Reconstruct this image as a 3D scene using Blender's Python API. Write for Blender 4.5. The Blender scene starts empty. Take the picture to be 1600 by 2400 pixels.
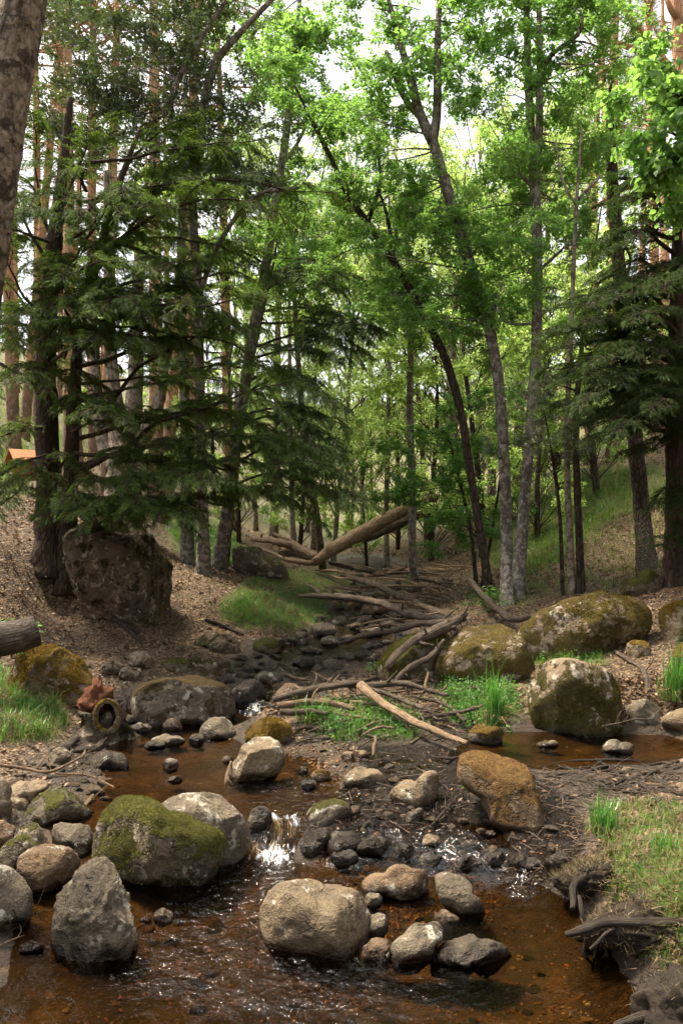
import bpy, bmesh, math, random
import numpy as np

random.seed(11)
rng = np.random.default_rng(11)
sc = bpy.context.scene
COL = sc.collection

# ------------------------------------------------------------------ camera
F = 1884.0                     # focal length in pixels of the 1600 x 2400 photograph
PITCH = math.radians(2.0)
CAM = np.array([0.0, 0.0, 1.6])
cam_data = bpy.data.cameras.new('camera')
cam_data.sensor_fit = 'VERTICAL'
cam_data.angle = 2 * math.atan(1200.0 / F)
cam_data.clip_start = 0.05
cam_data.clip_end = 3000.0
camera = bpy.data.objects.new('camera', cam_data)
camera.location = CAM
camera.rotation_euler = (math.pi / 2 + PITCH, 0, 0)
COL.objects.link(camera)
sc.camera = camera

# ------------------------------------------------------------------ sky, sun, exposure
SUN_EL = math.radians(64.0)
SUN_AZ = math.radians(-62.0)   # 0 = straight ahead of the camera, negative = to the left
world = bpy.data.worlds.new('World')
sc.world = world
world.use_nodes = True
wn = world.node_tree
wn.nodes.clear()
w_out = wn.nodes.new('ShaderNodeOutputWorld')
w_bg = wn.nodes.new('ShaderNodeBackground')
w_sky = wn.nodes.new('ShaderNodeTexSky')
w_sky.sky_type = 'NISHITA'
w_sky.sun_disc = False
w_sky.sun_elevation = SUN_EL
w_sky.sun_rotation = SUN_AZ
w_sky.air_density = 1.0
w_sky.dust_density = 4.0
w_sky.ozone_density = 1.0
w_hs = wn.nodes.new('ShaderNodeHueSaturation')     # thin high cloud: a pale sky
w_hs.inputs['Saturation'].default_value = 0.12
w_bg.inputs['Strength'].default_value = 0.15
wn.links.new(w_sky.outputs[0], w_hs.inputs['Color'])
wn.links.new(w_hs.outputs[0], w_bg.inputs['Color'])
wn.links.new(w_bg.outputs[0], w_out.inputs['Surface'])

sun_data = bpy.data.lights.new('sun', 'SUN')
sun_data.energy = 4.2
sun_data.angle = math.radians(11.0)
sun_data.color = (1.0, 0.86, 0.66)
sun = bpy.data.objects.new('sun', sun_data)
sun.rotation_euler = (math.pi / 2 - SUN_EL, 0, -SUN_AZ + math.pi)
COL.objects.link(sun)
sun.rotation_euler = (math.pi / 2 - SUN_EL, 0, math.pi - SUN_AZ)
sun.location = (-6, 6, 14)

sc.view_settings.view_transform = 'Standard'
sc.view_settings.look = 'None'
sc.view_settings.gamma = 1.0
sc.view_settings.use_curve_mapping = False
sc.view_settings.exposure = 1.54
cy = sc.cycles
cy.use_denoising = True
cy.use_adaptive_sampling = True
cy.adaptive_threshold = 0.04
cy.max_bounces = 5
cy.diffuse_bounces = 3
cy.glossy_bounces = 2
cy.transmission_bounces = 4
cy.transparent_max_bounces = 12
cy.caustics_reflective = False
cy.caustics_refractive = False
cy.sample_clamp_indirect = 6.0

# ------------------------------------------------------------------ pixel rays of the photograph -> points in the place
CP, SP = math.cos(PITCH), math.sin(PITCH)

def ray(px, py):
    px = np.asarray(px, float); py = np.asarray(py, float)
    u = (px - 800.0) / F; v = (1200.0 - py) / F
    return np.stack([u, CP - v * SP, SP + v * CP], -1)

def P(px, py, Y):
    d = ray(px, py)
    return CAM + d * (np.asarray(Y, float) / d[..., 1])[..., None]

def at_z(px, py, z):
    d = ray(px, py)
    return CAM + d * ((np.asarray(z, float) - CAM[2]) / d[..., 2])[..., None]

def to_px(p):
    q = np.asarray(p, float) - CAM
    depth = q[..., 1] * CP + q[..., 2] * SP
    up = -q[..., 1] * SP + q[..., 2] * CP
    return 800 + F * q[..., 0] / depth, 1200 - F * up / depth

# ------------------------------------------------------------------ noise
_perm = np.random.default_rng(5).permutation(256)
_perm = np.concatenate([_perm, _perm, _perm])
_grad = np.random.default_rng(6).normal(size=(256, 3))
_grad /= np.linalg.norm(_grad, axis=1)[:, None]

def noise3(p):
    p = np.asarray(p, float)
    i = np.floor(p).astype(int); f = p - i
    i &= 255
    u = f * f * f * (f * (f * 6 - 15) + 10)
    out = 0
    for dx in (0, 1):
        for dy in (0, 1):
            for dz in (0, 1):
                h = _perm[_perm[_perm[i[..., 0] + dx] + i[..., 1] + dy] + i[..., 2] + dz]
                g = _grad[h]
                w = (u[..., 0] if dx else 1 - u[..., 0]) * (u[..., 1] if dy else 1 - u[..., 1]) * (u[..., 2] if dz else 1 - u[..., 2])
                out = out + w * (g[..., 0] * (f[..., 0] - dx) + g[..., 1] * (f[..., 1] - dy) + g[..., 2] * (f[..., 2] - dz))
    return out * 1.5

def fbm(p, octaves=4, gain=0.5):
    p = np.asarray(p, float); s = 0; a = 1.0
    for k in range(octaves):
        s = s + a * noise3(p * (2.0 ** k) + 17.3 * k); a *= gain
    return s

def unit(v):
    return v / np.maximum(np.linalg.norm(v, axis=-1, keepdims=True), 1e-9)

# ------------------------------------------------------------------ meshes
class MB:
    """collects verts and faces (triangles / quads) of ONE mesh"""
    def __init__(s):
        s.v = []; s.f = []; s.n = 0; s.attr = {}; s.mi = {}
    def add(s, v, f, mat=0, **attr):
        v = np.asarray(v, np.float32).reshape(-1, 3); f = np.asarray(f, np.int32)
        if len(v) == 0: return
        s.v.append(v); s.f.append(f + s.n); s.n += len(v); s.mi[len(s.f) - 1] = mat
        for k, a in attr.items():
            s.attr.setdefault(k, []).append(np.broadcast_to(np.asarray(a, np.float32), (len(v),)))
    def merge(s, o, mat):
        """take over another builder's faces with material index mat"""
        for k, f in enumerate(o.f): s.f.append(f + s.n); s.mi[len(s.f) - 1] = mat
        s.v += o.v; s.n += o.n
    def mesh(s, name, smooth=True, origin=None):
        me = bpy.data.meshes.new(name)
        v = np.concatenate(s.v)
        if origin is not None: v = v - np.asarray(origin, np.float32)
        me.vertices.add(len(v)); me.vertices.foreach_set('co', v.astype(np.float32).ravel())
        tot = np.concatenate([np.full(len(f), f.shape[1], np.int32) for f in s.f])
        loops = np.concatenate([f.ravel() for f in s.f])
        me.loops.add(len(loops)); me.loops.foreach_set('vertex_index', loops.astype(np.int32))
        me.polygons.add(len(tot))
        st = np.zeros(len(tot), np.int32); st[1:] = np.cumsum(tot)[:-1]
        me.polygons.foreach_set('loop_start', st)
        me.polygons.foreach_set('loop_total', tot)
        me.polygons.foreach_set('use_smooth', np.full(len(tot), smooth, bool))
        if any(s.mi.values()):
            me.polygons.foreach_set('material_index', np.concatenate([np.full(len(f), s.mi.get(k, 0), np.int32) for k, f in enumerate(s.f)]))
        for k, a in s.attr.items():
            at = me.attributes.new(k, 'FLOAT', 'POINT')
            at.data.foreach_set('value', np.concatenate(a))
        me.update(calc_edges=True)
        return me

def tag(o, label=None, cat=None, group=None, kind=None):
    if label: o['label'] = label
    if cat: o['category'] = cat
    if group: o['group'] = group
    if kind: o['kind'] = kind
    return o

def obj(name, mb, mat, parent=None, smooth=True, loc=None):
    """one mesh object; verts are world coordinates, moved to the parent's / its own origin"""
    if isinstance(mb, MB):
        org = parent.get('_o') if parent is not None else loc
        if org is None: org = (0, 0, 0)
        me = mb.mesh(name, smooth, list(org))
    else:
        me = mb
    o = bpy.data.objects.new(name, me)
    if mat is not None and len(me.materials) == 0: me.materials.append(mat)
    COL.objects.link(o)
    if parent is not None: o.parent = parent
    elif loc is not None: o.location = loc
    return o

ROOTS = []
def thing(name, label, cat, loc=(0, 0, 0), group=None):
    e = bpy.data.objects.new(name, None)
    e.empty_display_size = 0.1
    COL.objects.link(e); e.location = loc
    e['_o'] = [float(c) for c in loc]
    ROOTS.append(e)
    return tag(e, label, cat, group)

def sub_parent(o, parent):
    """o (mesh in world coords relative to the thing) becomes a sub-part of the part `parent`"""
    o.parent = parent
    return o

def copy_tree(o, parent=None):
    c = o.copy(); COL.objects.link(c); c.parent = parent
    for ch in o.children: copy_tree(ch, c)
    return c

def tubes(pts, rad, sides=6, cap=True, rough=0.0, freq=6.0, seed=0.0):
    """pts K x M x 3, rad K x M -> verts, quads of K tubes"""
    pts = np.asarray(pts, float); rad = np.asarray(rad, float)
    if pts.ndim == 2: pts = pts[None]; rad = rad[None]
    K, M, _ = pts.shape
    t = np.empty_like(pts)
    t[:, 1:-1] = pts[:, 2:] - pts[:, :-2]; t[:, 0] = pts[:, 1] - pts[:, 0]; t[:, -1] = pts[:, -1] - pts[:, -2]
    t = unit(t)
    mean = unit(pts[:, -1] - pts[:, 0])
    ax = np.argmin(np.abs(mean), axis=1)
    ref = np.eye(3)[ax][:, None, :]
    a = unit(np.cross(t, ref)); b = np.cross(t, a)
    th = np.arange(sides) * 2 * np.pi / sides
    r = rad[:, :, None] * np.ones(sides)
    ring = (a[:, :, None, :] * np.cos(th)[:, None] + b[:, :, None, :] * np.sin(th)[:, None])
    if rough > 0:
        q = pts[:, :, None, :] + ring * r[..., None]
        r = r * (1 + rough * fbm(q * freq + seed, 3))
    v = pts[:, :, None, :] + ring * r[..., None]
    idx = np.arange(K * M * sides).reshape(K, M, sides)
    n = np.roll(idx, -1, axis=2)
    f = np.stack([idx[:, :-1], n[:, :-1], n[:, 1:], idx[:, 1:]], -1).reshape(-1, 4)
    v = v.reshape(-1, 3)
    if cap:
        base = len(v)
        c0 = pts[:, 0]; c1 = pts[:, -1]
        v = np.concatenate([v, c0, c1])
        i0 = idx[:, 0]; i1 = idx[:, -1]
        f0 = np.stack([np.broadcast_to((base + np.arange(K))[:, None], i0.shape), np.roll(i0, -1, 1), i0, i0], -1).reshape(-1, 4)
        f1 = np.stack([np.broadcast_to((base + K + np.arange(K))[:, None], i1.shape), i1, np.roll(i1, -1, 1), np.roll(i1, -1, 1)], -1).reshape(-1, 4)
        return v, f, np.concatenate([f0, f1])[:, :3]
    return v, f, None

def smooth_path(pts, n):
    """Catmull-Rom through rows of pts (any columns), n samples"""
    p = np.asarray(pts, float)
    if len(p) == 2:
        s = np.linspace(0, 1, n)[:, None]; return p[0] * (1 - s) + p[1] * s
    q = np.concatenate([[2 * p[0] - p[1]], p, [2 * p[-1] - p[-2]]])
    seg = np.linalg.norm(np.diff(p[:, :3], axis=0), axis=1); cum = np.concatenate([[0], np.cumsum(seg)])
    s = np.linspace(0, cum[-1], n)
    k = np.clip(np.searchsorted(cum, s, side='right') - 1, 0, len(p) - 2)
    t = ((s - cum[k]) / np.maximum(seg[k], 1e-9))[:, None]
    a, b, c, d = q[k], q[k + 1], q[k + 2], q[k + 3]
    return 0.5 * (2 * b + (c - a) * t + (2 * a - 5 * b + 4 * c - d) * t * t + (3 * b - a - 3 * c + d) * t ** 3)

def tube_into(mb, pts, rad, sides=8, rough=0.0, freq=6.0, seed=0.0, cap=True, **attr):
    v, f, c = tubes(pts, rad, sides, cap, rough, freq, seed)
    n0 = mb.n
    mb.add(v, f, **attr)
    if c is not None:
        mb.f.append(np.asarray(c, np.int32) + n0)
# ------------------------------------------------------------------ materials
class NT:
    def __init__(s, name):
        s.m = bpy.data.materials.new(name); s.m.use_nodes = True
        s.t = s.m.node_tree; s.t.nodes.clear()
        s.out = s.n('OutputMaterial')
    def n(s, kind, **kw):
        nd = s.t.nodes.new('ShaderNode' + kind)
        for k, v in kw.items(): setattr(nd, k, v)
        return nd
    def l(s, a, b): s.t.links.new(a, b)
    def coord(s, scale=(1, 1, 1), kind='Object'):
        tc = s.n('TexCoord'); mp = s.n('Mapping'); mp.inputs['Scale'].default_value = scale
        s.l(tc.outputs[kind], mp.inputs['Vector']); return mp.outputs[0]
    def world(s, scale=(1, 1, 1)):
        g = s.n('NewGeometry'); mp = s.n('Mapping'); mp.inputs['Scale'].default_value = scale
        s.l(g.outputs['Position'], mp.inputs['Vector']); return mp.outputs[0]
    def noise(s, vec, scale, detail=4, rough=0.55, dist=0.0):
        nd = s.n('TexNoise'); nd.inputs['Scale'].default_value = scale; nd.inputs['Detail'].default_value = detail
        nd.inputs['Roughness'].default_value = rough; nd.inputs['Distortion'].default_value = dist
        s.l(vec, nd.inputs['Vector']); return nd.outputs['Fac']
    def voro(s, vec, scale, feature='F1', out='Distance', rand=1.0):
        nd = s.n('TexVoronoi', feature=feature); nd.inputs['Scale'].default_value = scale
        nd.inputs['Randomness'].default_value = rand
        s.l(vec, nd.inputs['Vector']); return nd.outputs[out]
    def ramp(s, fac, stops, interp='LINEAR'):
        nd = s.n('ValToRGB'); cr = nd.color_ramp; cr.interpolation = interp
        while len(cr.elements) < len(stops): cr.elements.new(0.5)
        for e, (p, c) in zip(cr.elements, stops):
            e.position = p
            if not hasattr(c, '__len__'): c = (c, c, c)
            e.color = (*c, 1)
        s.l(fac, nd.inputs['Fac']); return nd.outputs['Color']
    def mix(s, fac, a, b, blend='MIX'):
        nd = s.n('Mix', data_type='RGBA', blend_type=blend)
        for v, k in ((fac, 0), (a, 6), (b, 7)):
            if hasattr(v, 'is_linked'): s.l(v, nd.inputs[k])
            elif hasattr(v, '__len__'): nd.inputs[k].default_value = (*v, 1)
            else: nd.inputs[k].default_value = v if k == 0 else (v, v, v, 1)
        return nd.outputs[2]
    def math(s, op, a, b=0.0, c=0.0, clamp=False):
        nd = s.n('Math', operation=op, use_clamp=clamp)
        for v, k in ((a, 0), (b, 1), (c, 2)):
            if hasattr(v, 'is_linked'): s.l(v, nd.inputs[k])
            else: nd.inputs[k].default_value = v
        return nd.outputs[0]
    def attr(s, name):
        nd = s.n('Attribute', attribute_name=name); return nd.outputs['Fac']
    def bump(s, h, strength=0.5, dist=0.02, normal=None):
        nd = s.n('Bump'); nd.inputs['Strength'].default_value = strength; nd.inputs['Distance'].default_value = dist
        s.l(h, nd.inputs['Height'])
        if normal is not None: s.l(normal, nd.inputs['Normal'])
        return nd.outputs[0]
    def bsdf(s, col, rough=0.8, normal=None, spec=0.3):
        b = s.n('BsdfPrincipled')
        for v, k in ((col, 'Base Color'), (rough, 'Roughness'), (spec, 'Specular IOR Level')):
            if hasattr(v, 'is_linked'): s.l(v, b.inputs[k])
            elif hasattr(v, '__len__'): b.inputs[k].default_value = (*v, 1)
            else: b.inputs[k].default_value = v
        if normal is not None: s.l(normal, b.inputs['Normal'])
        return b.outputs[0]
    def done(s, sh):
        s.l(sh, s.out.inputs['Surface']); return s.m

def smoothstep_node(m, x, lo, hi):
    nd = m.n('MapRange', interpolation_type='SMOOTHSTEP')
    nd.inputs['From Min'].default_value = lo; nd.inputs['From Max'].default_value = hi
    m.l(x, nd.inputs['Value']); return nd.outputs[0]

def rock_mat(name, light, dark, moss=0.0, moss_col=((0.035, 0.04, 0.008), (0.13, 0.12, 0.018)), lichen=0.3, up=0.55, pit=0.5, lich_col=(0.34, 0.31, 0.25)):
    """granite with speckles, pits, pale lichen and a moss coat on what faces up; 'wet' comes from the mesh"""
    m = NT(name)
    oi = m.n('ObjectInfo')
    tc = m.n('TexCoord')
    off = m.n('VectorMath', operation='ADD')
    sc_ = m.n('VectorMath', operation='SCALE'); sc_.inputs[0].default_value = (37, 71, 53)
    m.l(oi.outputs['Random'], sc_.inputs['Scale'])
    m.l(tc.outputs['Object'], off.inputs[0]); m.l(sc_.outputs[0], off.inputs[1])
    v = off.outputs[0]
    big = m.noise(v, 3.0, 4, 0.6)
    col = m.ramp(big, [(0.3, dark), (0.52, tuple(0.5 * (a + b) for a, b in zip(light, dark))), (0.72, light)])
    spk = m.voro(v, 190)
    col = m.mix(m.ramp(spk, [(0.0, 0.55), (0.35, 0.0)]), col, tuple(c * 0.35 for c in dark))
    fine = m.noise(v, 60, 3, 0.7)
    col = m.mix(0.55, col, m.ramp(fine, [(0.3, 0.25), (0.7, 1.0)]), 'MULTIPLY')
    col = m.mix(1.0, col, (1.0, 0.90, 0.77), 'MULTIPLY')
    # stains
    st = m.noise(v, 5.0, 3, 0.65, 0.6)
    col = m.mix(m.ramp(st, [(0.5, 0.0), (0.68, 0.55)]), col, tuple(c * 0.45 for c in dark))
    # lichen
    lic = m.noise(v, 9.0, 4, 0.7, 0.4)
    lmask = m.ramp(lic, [(0.60 - 0.12 * lichen, 0.0), (0.66 - 0.10 * lichen, 0.85 if lichen > 0 else 0.0)])
    col = m.mix(lmask, col, lich_col)
    # cracks
    wv = m.n('VectorMath', operation='ADD'); wn_ = m.n('TexNoise'); wn_.inputs['Scale'].default_value = 5; wn_.inputs['Detail'].default_value = 1; m.l(v, wn_.inputs['Vector'])
    ws = m.n('VectorMath', operation='SCALE'); ws.inputs['Scale'].default_value = .25; m.l(wn_.outputs['Color'], ws.inputs[0]); m.l(v, wv.inputs[0]); m.l(ws.outputs[0], wv.inputs[1])
    ck = m.voro(wv.outputs[0], 3.4, 'DISTANCE_TO_EDGE')
    crk = m.math('MULTIPLY', m.ramp(ck, [(0.0, 0.75), (0.012, 0.0)]), m.ramp(st, [(0.56, 0.0), (0.64, 1.0)]))
    col = m.mix(crk, col, tuple(c * 0.2 for c in dark))
    pitn = m.noise(v, 24, 4, 0.75)
    hgt = m.math('ADD', m.math('MULTIPLY', pitn, 1.0), m.math('MULTIPLY', fine, 0.35))
    hgt = m.math('SUBTRACT', hgt, m.math('MULTIPLY', crk, 1.2))
    chip = m.n('TexVoronoi', feature='F1'); chip.inputs['Scale'].default_value = 7.5; m.l(wv.outputs[0], chip.inputs['Vector'])
    hgt = m.math('ADD', hgt, m.math('MULTIPLY', chip.outputs['Distance'], 1.1))
    rough = 0.86
    if moss > 0:
        g = m.n('NewGeometry'); sx = m.n('SeparateXYZ'); m.l(g.outputs['Normal'], sx.inputs[0])
        mn = m.noise(v, 6.5, 5, 0.72)
        s1 = m.math('ADD', m.math('MULTIPLY', sx.outputs['Z'], up), m.math('MULTIPLY', m.math('SUBTRACT', mn, 0.5), 2.4))
        mask = smoothstep_node(m, s1, 0.62 - moss, 0.78 - moss)
        mc = m.noise(v, 42, 3, 0.75)
        mpatch = m.noise(v, 4.0, 3, 0.6)
        mcol = m.ramp(mc, [(0.32, moss_col[0]), (0.68, moss_col[1])])
        mcol = m.mix(m.ramp(mpatch, [(0.4, 0.0), (0.66, 0.75)]), mcol, tuple(c * 0.42 for c in moss_col[1]))
        col = m.mix(mask, col, mcol)
        mh = m.noise(v, 85, 3, 0.8)
        hgt = m.math('ADD', hgt, m.math('MULTIPLY', mask, m.math('ADD', 0.5, m.math('MULTIPLY', mh, 2.2))))
        rough = m.math('ADD', 0.8, m.math('MULTIPLY', mask, 0.2))
    wet = m.attr('wet')
    col = m.mix(wet, col, m.mix(1.0, col, (0.24, 0.20, 0.16), 'MULTIPLY'))
    rg = m.n('Mix', data_type='FLOAT')
    m.l(wet, rg.inputs[0])
    if hasattr(rough, 'is_linked'): m.l(rough, rg.inputs[2])
    else: rg.inputs[2].default_value = rough
    rg.inputs[3].default_value = 0.22
    return m.done(m.bsdf(col, rg.outputs[0], m.bump(hgt, 1.0, 0.026), 0.25))

def bark_mat(name, c0, c1, c2, ridge=1.0, patch=None, zs=0.28, top=None):
    m = NT(name)
    v = m.coord((1, 1, zs)); u = m.coord((1, 1, 1))
    a = m.noise(v, 26, 4, 0.7, 0.5)
    r = m.voro(v, 22, 'DISTANCE_TO_EDGE')
    col = m.ramp(a, [(0.28, c0), (0.5, c1), (0.72, c2)])
    col = m.mix(m.ramp(r, [(0.0, 0.75 * ridge), (0.12, 0.0)]), col, tuple(c * 0.4 for c in c0))
    if top is not None:                     # flaking upper bark of a Scots pine
        sx = m.n('SeparateXYZ'); m.l(u, sx.inputs[0])
        hn = m.math('ADD', sx.outputs['Z'], m.math('MULTIPLY', m.noise(u, 1.5, 3), 3.0))
        tcol = m.ramp(a, [(0.3, tuple(c * 0.55 for c in top)), (0.6, top), (0.8, tuple(min(1, c * 1.3) for c in top))])
        col = m.mix(smoothstep_node(m, hn, 2.2, 4.6), col, tcol)
    if patch is not None:
        pm = m.noise(u, 12, 4, 0.72)
        col = m.mix(m.ramp(pm, [(0.49, 0.0), (0.56, 0.9)]), col, patch)
    pm2 = m.noise(u, 2.2, 2, 0.6)
    col = m.mix(m.ramp(pm2, [(0.5, 0.0), (0.72, 0.5)]), col, (0.03, 0.033, 0.012))
    h = m.math('ADD', m.math('MULTIPLY', a, 1.0), m.math('MULTIPLY', m.ramp(r, [(0, 0), (0.25, 1)]), 0.8 * ridge))
    return m.done(m.bsdf(col, 0.9, m.bump(h, 0.85, 0.02), 0.2))

def wood_mat(name, c0, c1, crack=(0.03, 0.02, 0.012), grain=(1, 1, 0.12)):
    m = NT(name)
    at = m.n('Attribute', attribute_name='along')          # distance along the log
    ar = m.n('Attribute', attribute_name='turn')
    cx = m.n('CombineXYZ')
    m.l(m.math('MULTIPLY', at.outputs['Fac'], 1.6), cx.inputs[0]); m.l(m.math('MULTIPLY', ar.outputs['Fac'], 7.0), cx.inputs[1])
    u = m.coord()
    a = m.noise(cx.outputs[0], 3.0, 4, 0.75, 0.3)
    b = m.noise(u, 14, 4, 0.7)
    col = m.ramp(a, [(0.34, tuple(x * .6 for x in c0)), (0.48, c0), (0.68, c1)])
    col = m.mix(m.ramp(b, [(0.42, 0.0), (0.7, 0.65)]), col, tuple(x * 0.4 for x in c0))
    cr = m.noise(cx.outputs[0], 6.5, 4, 0.6)
    col = m.mix(m.ramp(cr, [(0.36, 0.9), (0.43, 0.0)]), col, crack)
    h = m.math('ADD', a, m.math('ADD', b, m.ramp(cr, [(0.36, 0.0), (0.45, 0.8)])))
    return m.done(m.bsdf(col, 0.85, m.bump(h, 0.9, 0.022), 0.2))

def leaf_mat(name, dark, light, trans, gloss=0.06, tfac=0.5, rough=0.45):
    m = NT(name)
    g = m.n('NewGeometry')
    col = m.ramp(g.outputs['Random Per Island'], [(0.0, dark), (0.85, light), (1.0, tuple(min(1, c * 1.25) for c in light))])
    tc = m.ramp(g.outputs['Random Per Island'], [(0.0, tuple(c * 0.7 for c in trans)), (1.0, trans)])
    d = m.n('BsdfDiffuse'); m.l(col, d.inputs['Color'])
    t = m.n('BsdfTranslucent'); m.l(tc, t.inputs['Color'])
    mx = m.n('MixShader'); mx.inputs[0].default_value = tfac
    m.l(d.outputs[0], mx.inputs[1]); m.l(t.outputs[0], mx.inputs[2])
    gl = m.n('BsdfGlossy'); gl.inputs['Roughness'].default_value = rough; gl.inputs['Color'].default_value = (0.9, 0.95, 0.9, 1)
    m2 = m.n('MixShader'); m2.inputs[0].default_value = gloss
    m.l(mx.outputs[0], m2.inputs[1]); m.l(gl.outputs[0], m2.inputs[2])
    return m.done(m2.outputs[0])

def plain_mat(name, c0, c1, scale=12, rough=0.8, bump=0.4):
    m = NT(name); v = m.coord(); a = m.noise(v, scale, 6, 0.7)
    return m.done(m.bsdf(m.ramp(a, [(0.3, c0), (0.7, c1)]), rough, m.bump(a, bump, 0.01), 0.25))

def ground_mat():
    m = NT('forest_floor')
    v = m.world()
    big = m.noise(v, 1.3, 3, 0.6); med = m.noise(v, 9, 4, 0.7); fine = m.noise(v, 55, 3, 0.75)
    soil = m.ramp(med, [(0.3, (0.022, 0.014, 0.008)), (0.55, (0.055, 0.035, 0.02)), (0.75, (0.10, 0.066, 0.038))])
    # fallen leaves too small to build one by one: cells of leaf size
    cell = m.n('TexVoronoi'); cell.inputs['Scale'].default_value = 48; m.l(v, cell.inputs['Vector'])
    sp = m.n('SeparateColor'); m.l(cell.outputs['Color'], sp.inputs[0])
    leafc = m.ramp(sp.outputs[0], [(0.0, (0.05, 0.028, 0.014)), (0.4, (0.105, 0.062, 0.031)), (0.8, (0.185, 0.118, 0.064)), (1.0, (0.26, 0.18, 0.105))])
    lit = m.mix(m.ramp(sp.outputs[1], [(0.35, 0.0), (0.45, 1.0)]), soil, leafc)
    col = m.mix(m.attr('litter'), soil, lit)
    gcol = m.ramp(med, [(0.3, (0.05, 0.056, 0.014)), (0.6, (0.115, 0.118, 0.032)), (0.8, (0.20, 0.175, 0.065))])
    gm = m.math('MULTIPLY', m.attr('grass'), m.ramp(big, [(0.3, 0.55), (0.6, 1.0)]))
    col = m.mix(gm, col, gcol)
    # stream bed: coarse orange sand with pebbles
    peb = m.n('TexVoronoi'); peb.inputs['Scale'].default_value = 22; m.l(v, peb.inputs['Vector'])
    ps = m.n('SeparateColor'); m.l(peb.outputs['Color'], ps.inputs[0])
    sand = m.ramp(fine, [(0.3, (0.024, 0.0145, 0.0055)), (0.7, (0.082, 0.049, 0.018))])
    pebc = m.ramp(ps.outputs[0], [(0.0, (0.012, 0.007, 0.004)), (0.5, (0.06, 0.031, 0.012)), (1.0, (0.15, 0.088, 0.04))])
    pm = m.math('MULTIPLY', m.ramp(ps.outputs[1], [(0.5, 0.0), (0.55, 1.0)]), m.ramp(peb.outputs['Distance'], [(0.35, 1.0), (0.5, 0.0)]))
    bed = m.mix(pm, sand, pebc)
    bed = m.mix(m.ramp(m.noise(v, 4.5, 4, 0.65), [(0.38, 0.0), (0.54, 0.9)]), bed, (0.014, 0.008, 0.005))
    col = m.mix(m.attr('bed'), col, bed)
    wet = m.attr('wet')
    mud = m.ramp(med, [(0.3, (0.007, 0.005, 0.0035)), (0.7, (0.030, 0.020, 0.013))])
    col = m.mix(wet, col, mud)
    rg = m.math('SUBTRACT', 0.92, m.math('MULTIPLY', wet, 0.70))
    h = m.math('ADD', m.math('MULTIPLY', med, 1.2), m.math('MULTIPLY', fine, 0.6))
    h = m.math('ADD', h, m.math('MULTIPLY', wet, m.math('MULTIPLY', m.noise(v, 30, 3, 0.75, 1.0), 3.2)))
    h = m.math('ADD', h, m.math('MULTIPLY', m.attr('litter'), m.math('MULTIPLY', cell.outputs['Distance'], 0.9)))
    return m.done(m.bsdf(col, rg, m.bump(h, 0.9, 0.03), 0.45))

def water_mat():
    m = NT('tea_brown_water')
    v = m.world((1, 1, 1))
    rip = m.noise(v, 12, 4, 0.6, 0.6); rip2 = m.noise(v, 48, 3, 0.6, 0.4)
    tb = m.attr('rush')
    h = m.math('MULTIPLY', m.math('ADD', rip, m.math('MULTIPLY', rip2, 0.22)), m.math('ADD', 0.22, m.math('MULTIPLY', tb, 1.25)))
    nrm = m.bump(h, 0.7, 0.045)
    fr = m.n('Fresnel'); fr.inputs['IOR'].default_value = 1.33; m.l(nrm, fr.inputs['Normal'])
    gl = m.n('BsdfGlossy'); gl.inputs['Roughness'].default_value = 0.035; m.l(nrm, gl.inputs['Normal'])
    tr = m.n('BsdfTransparent'); tr.inputs['Color'].default_value = (0.62, 0.47, 0.27, 1)
    mx = m.n('MixShader'); m.l(fr.outputs[0], mx.inputs[0]); m.l(tr.outputs[0], mx.inputs[1]); m.l(gl.outputs[0], mx.inputs[2])
    foam = m.n('BsdfDiffuse'); foam.inputs['Color'].default_value = (0.6, 0.6, 0.58, 1)
    fv = m.world((1.8, .6, .6)); fn = m.noise(fv, 34, 4, 0.7, 0.8)
    fm = smoothstep_node(m, m.math('ADD', m.attr('foam'), m.math('MULTIPLY', m.math('SUBTRACT', fn, 0.5), 2.4)), 0.55, 0.95)
    m2 = m.n('MixShader'); m.l(fm, m2.inputs[0]); m.l(mx.outputs[0], m2.inputs[1]); m.l(foam.outputs[0], m2.inputs[2])
    return m.done(m2.outputs[0])

M = {}
M['pale'] = rock_mat('pale_granite', (0.27, 0.225, 0.16), (0.12, 0.097, 0.068), lichen=0.15)
M['grey'] = rock_mat('grey_granite', (0.215, 0.19, 0.148), (0.075, 0.066, 0.052), lichen=0.3)
M['dark'] = rock_mat('dark_stream_stone', (0.10, 0.086, 0.066), (0.032, 0.028, 0.022), lichen=0.05)
M['brown'] = rock_mat('brown_pitted_granite', (0.235, 0.175, 0.115), (0.085, 0.06, 0.04), lichen=0.2, pit=1.3)
M['mossy'] = rock_mat('mossy_granite', (0.20, 0.175, 0.135), (0.075, 0.064, 0.05), moss=0.55, lichen=0.2, up=0.75)
M['lightmoss'] = rock_mat('lightly_mossed_granite', (0.22, 0.195, 0.15), (0.08, 0.07, 0.055), moss=0.2, lichen=0.4, up=0.75)
M['yellow'] = rock_mat('yellow_moss_granite', (0.30, 0.25, 0.18), (0.13, 0.11, 0.08), moss=0.66, lichen=0.3, up=0.6,
                       moss_col=((0.07, 0.045, 0.008), (0.26, 0.165, 0.025)))
M['orange'] = rock_mat('orange_algae_granite', (0.27, 0.20, 0.13), (0.09, 0.065, 0.04), moss=0.36, lichen=0.2, up=1.1,
                       moss_col=((0.10, 0.052, 0.014), (0.27, 0.155, 0.05)))
M['block'] = rock_mat('moss_sided_granite', (0.30, 0.25, 0.185), (0.12, 0.098, 0.072), moss=0.94, lichen=0.3, up=-0.55,
                      moss_col=((0.035, 0.03, 0.007), (0.12, 0.10, 0.018)))
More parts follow.
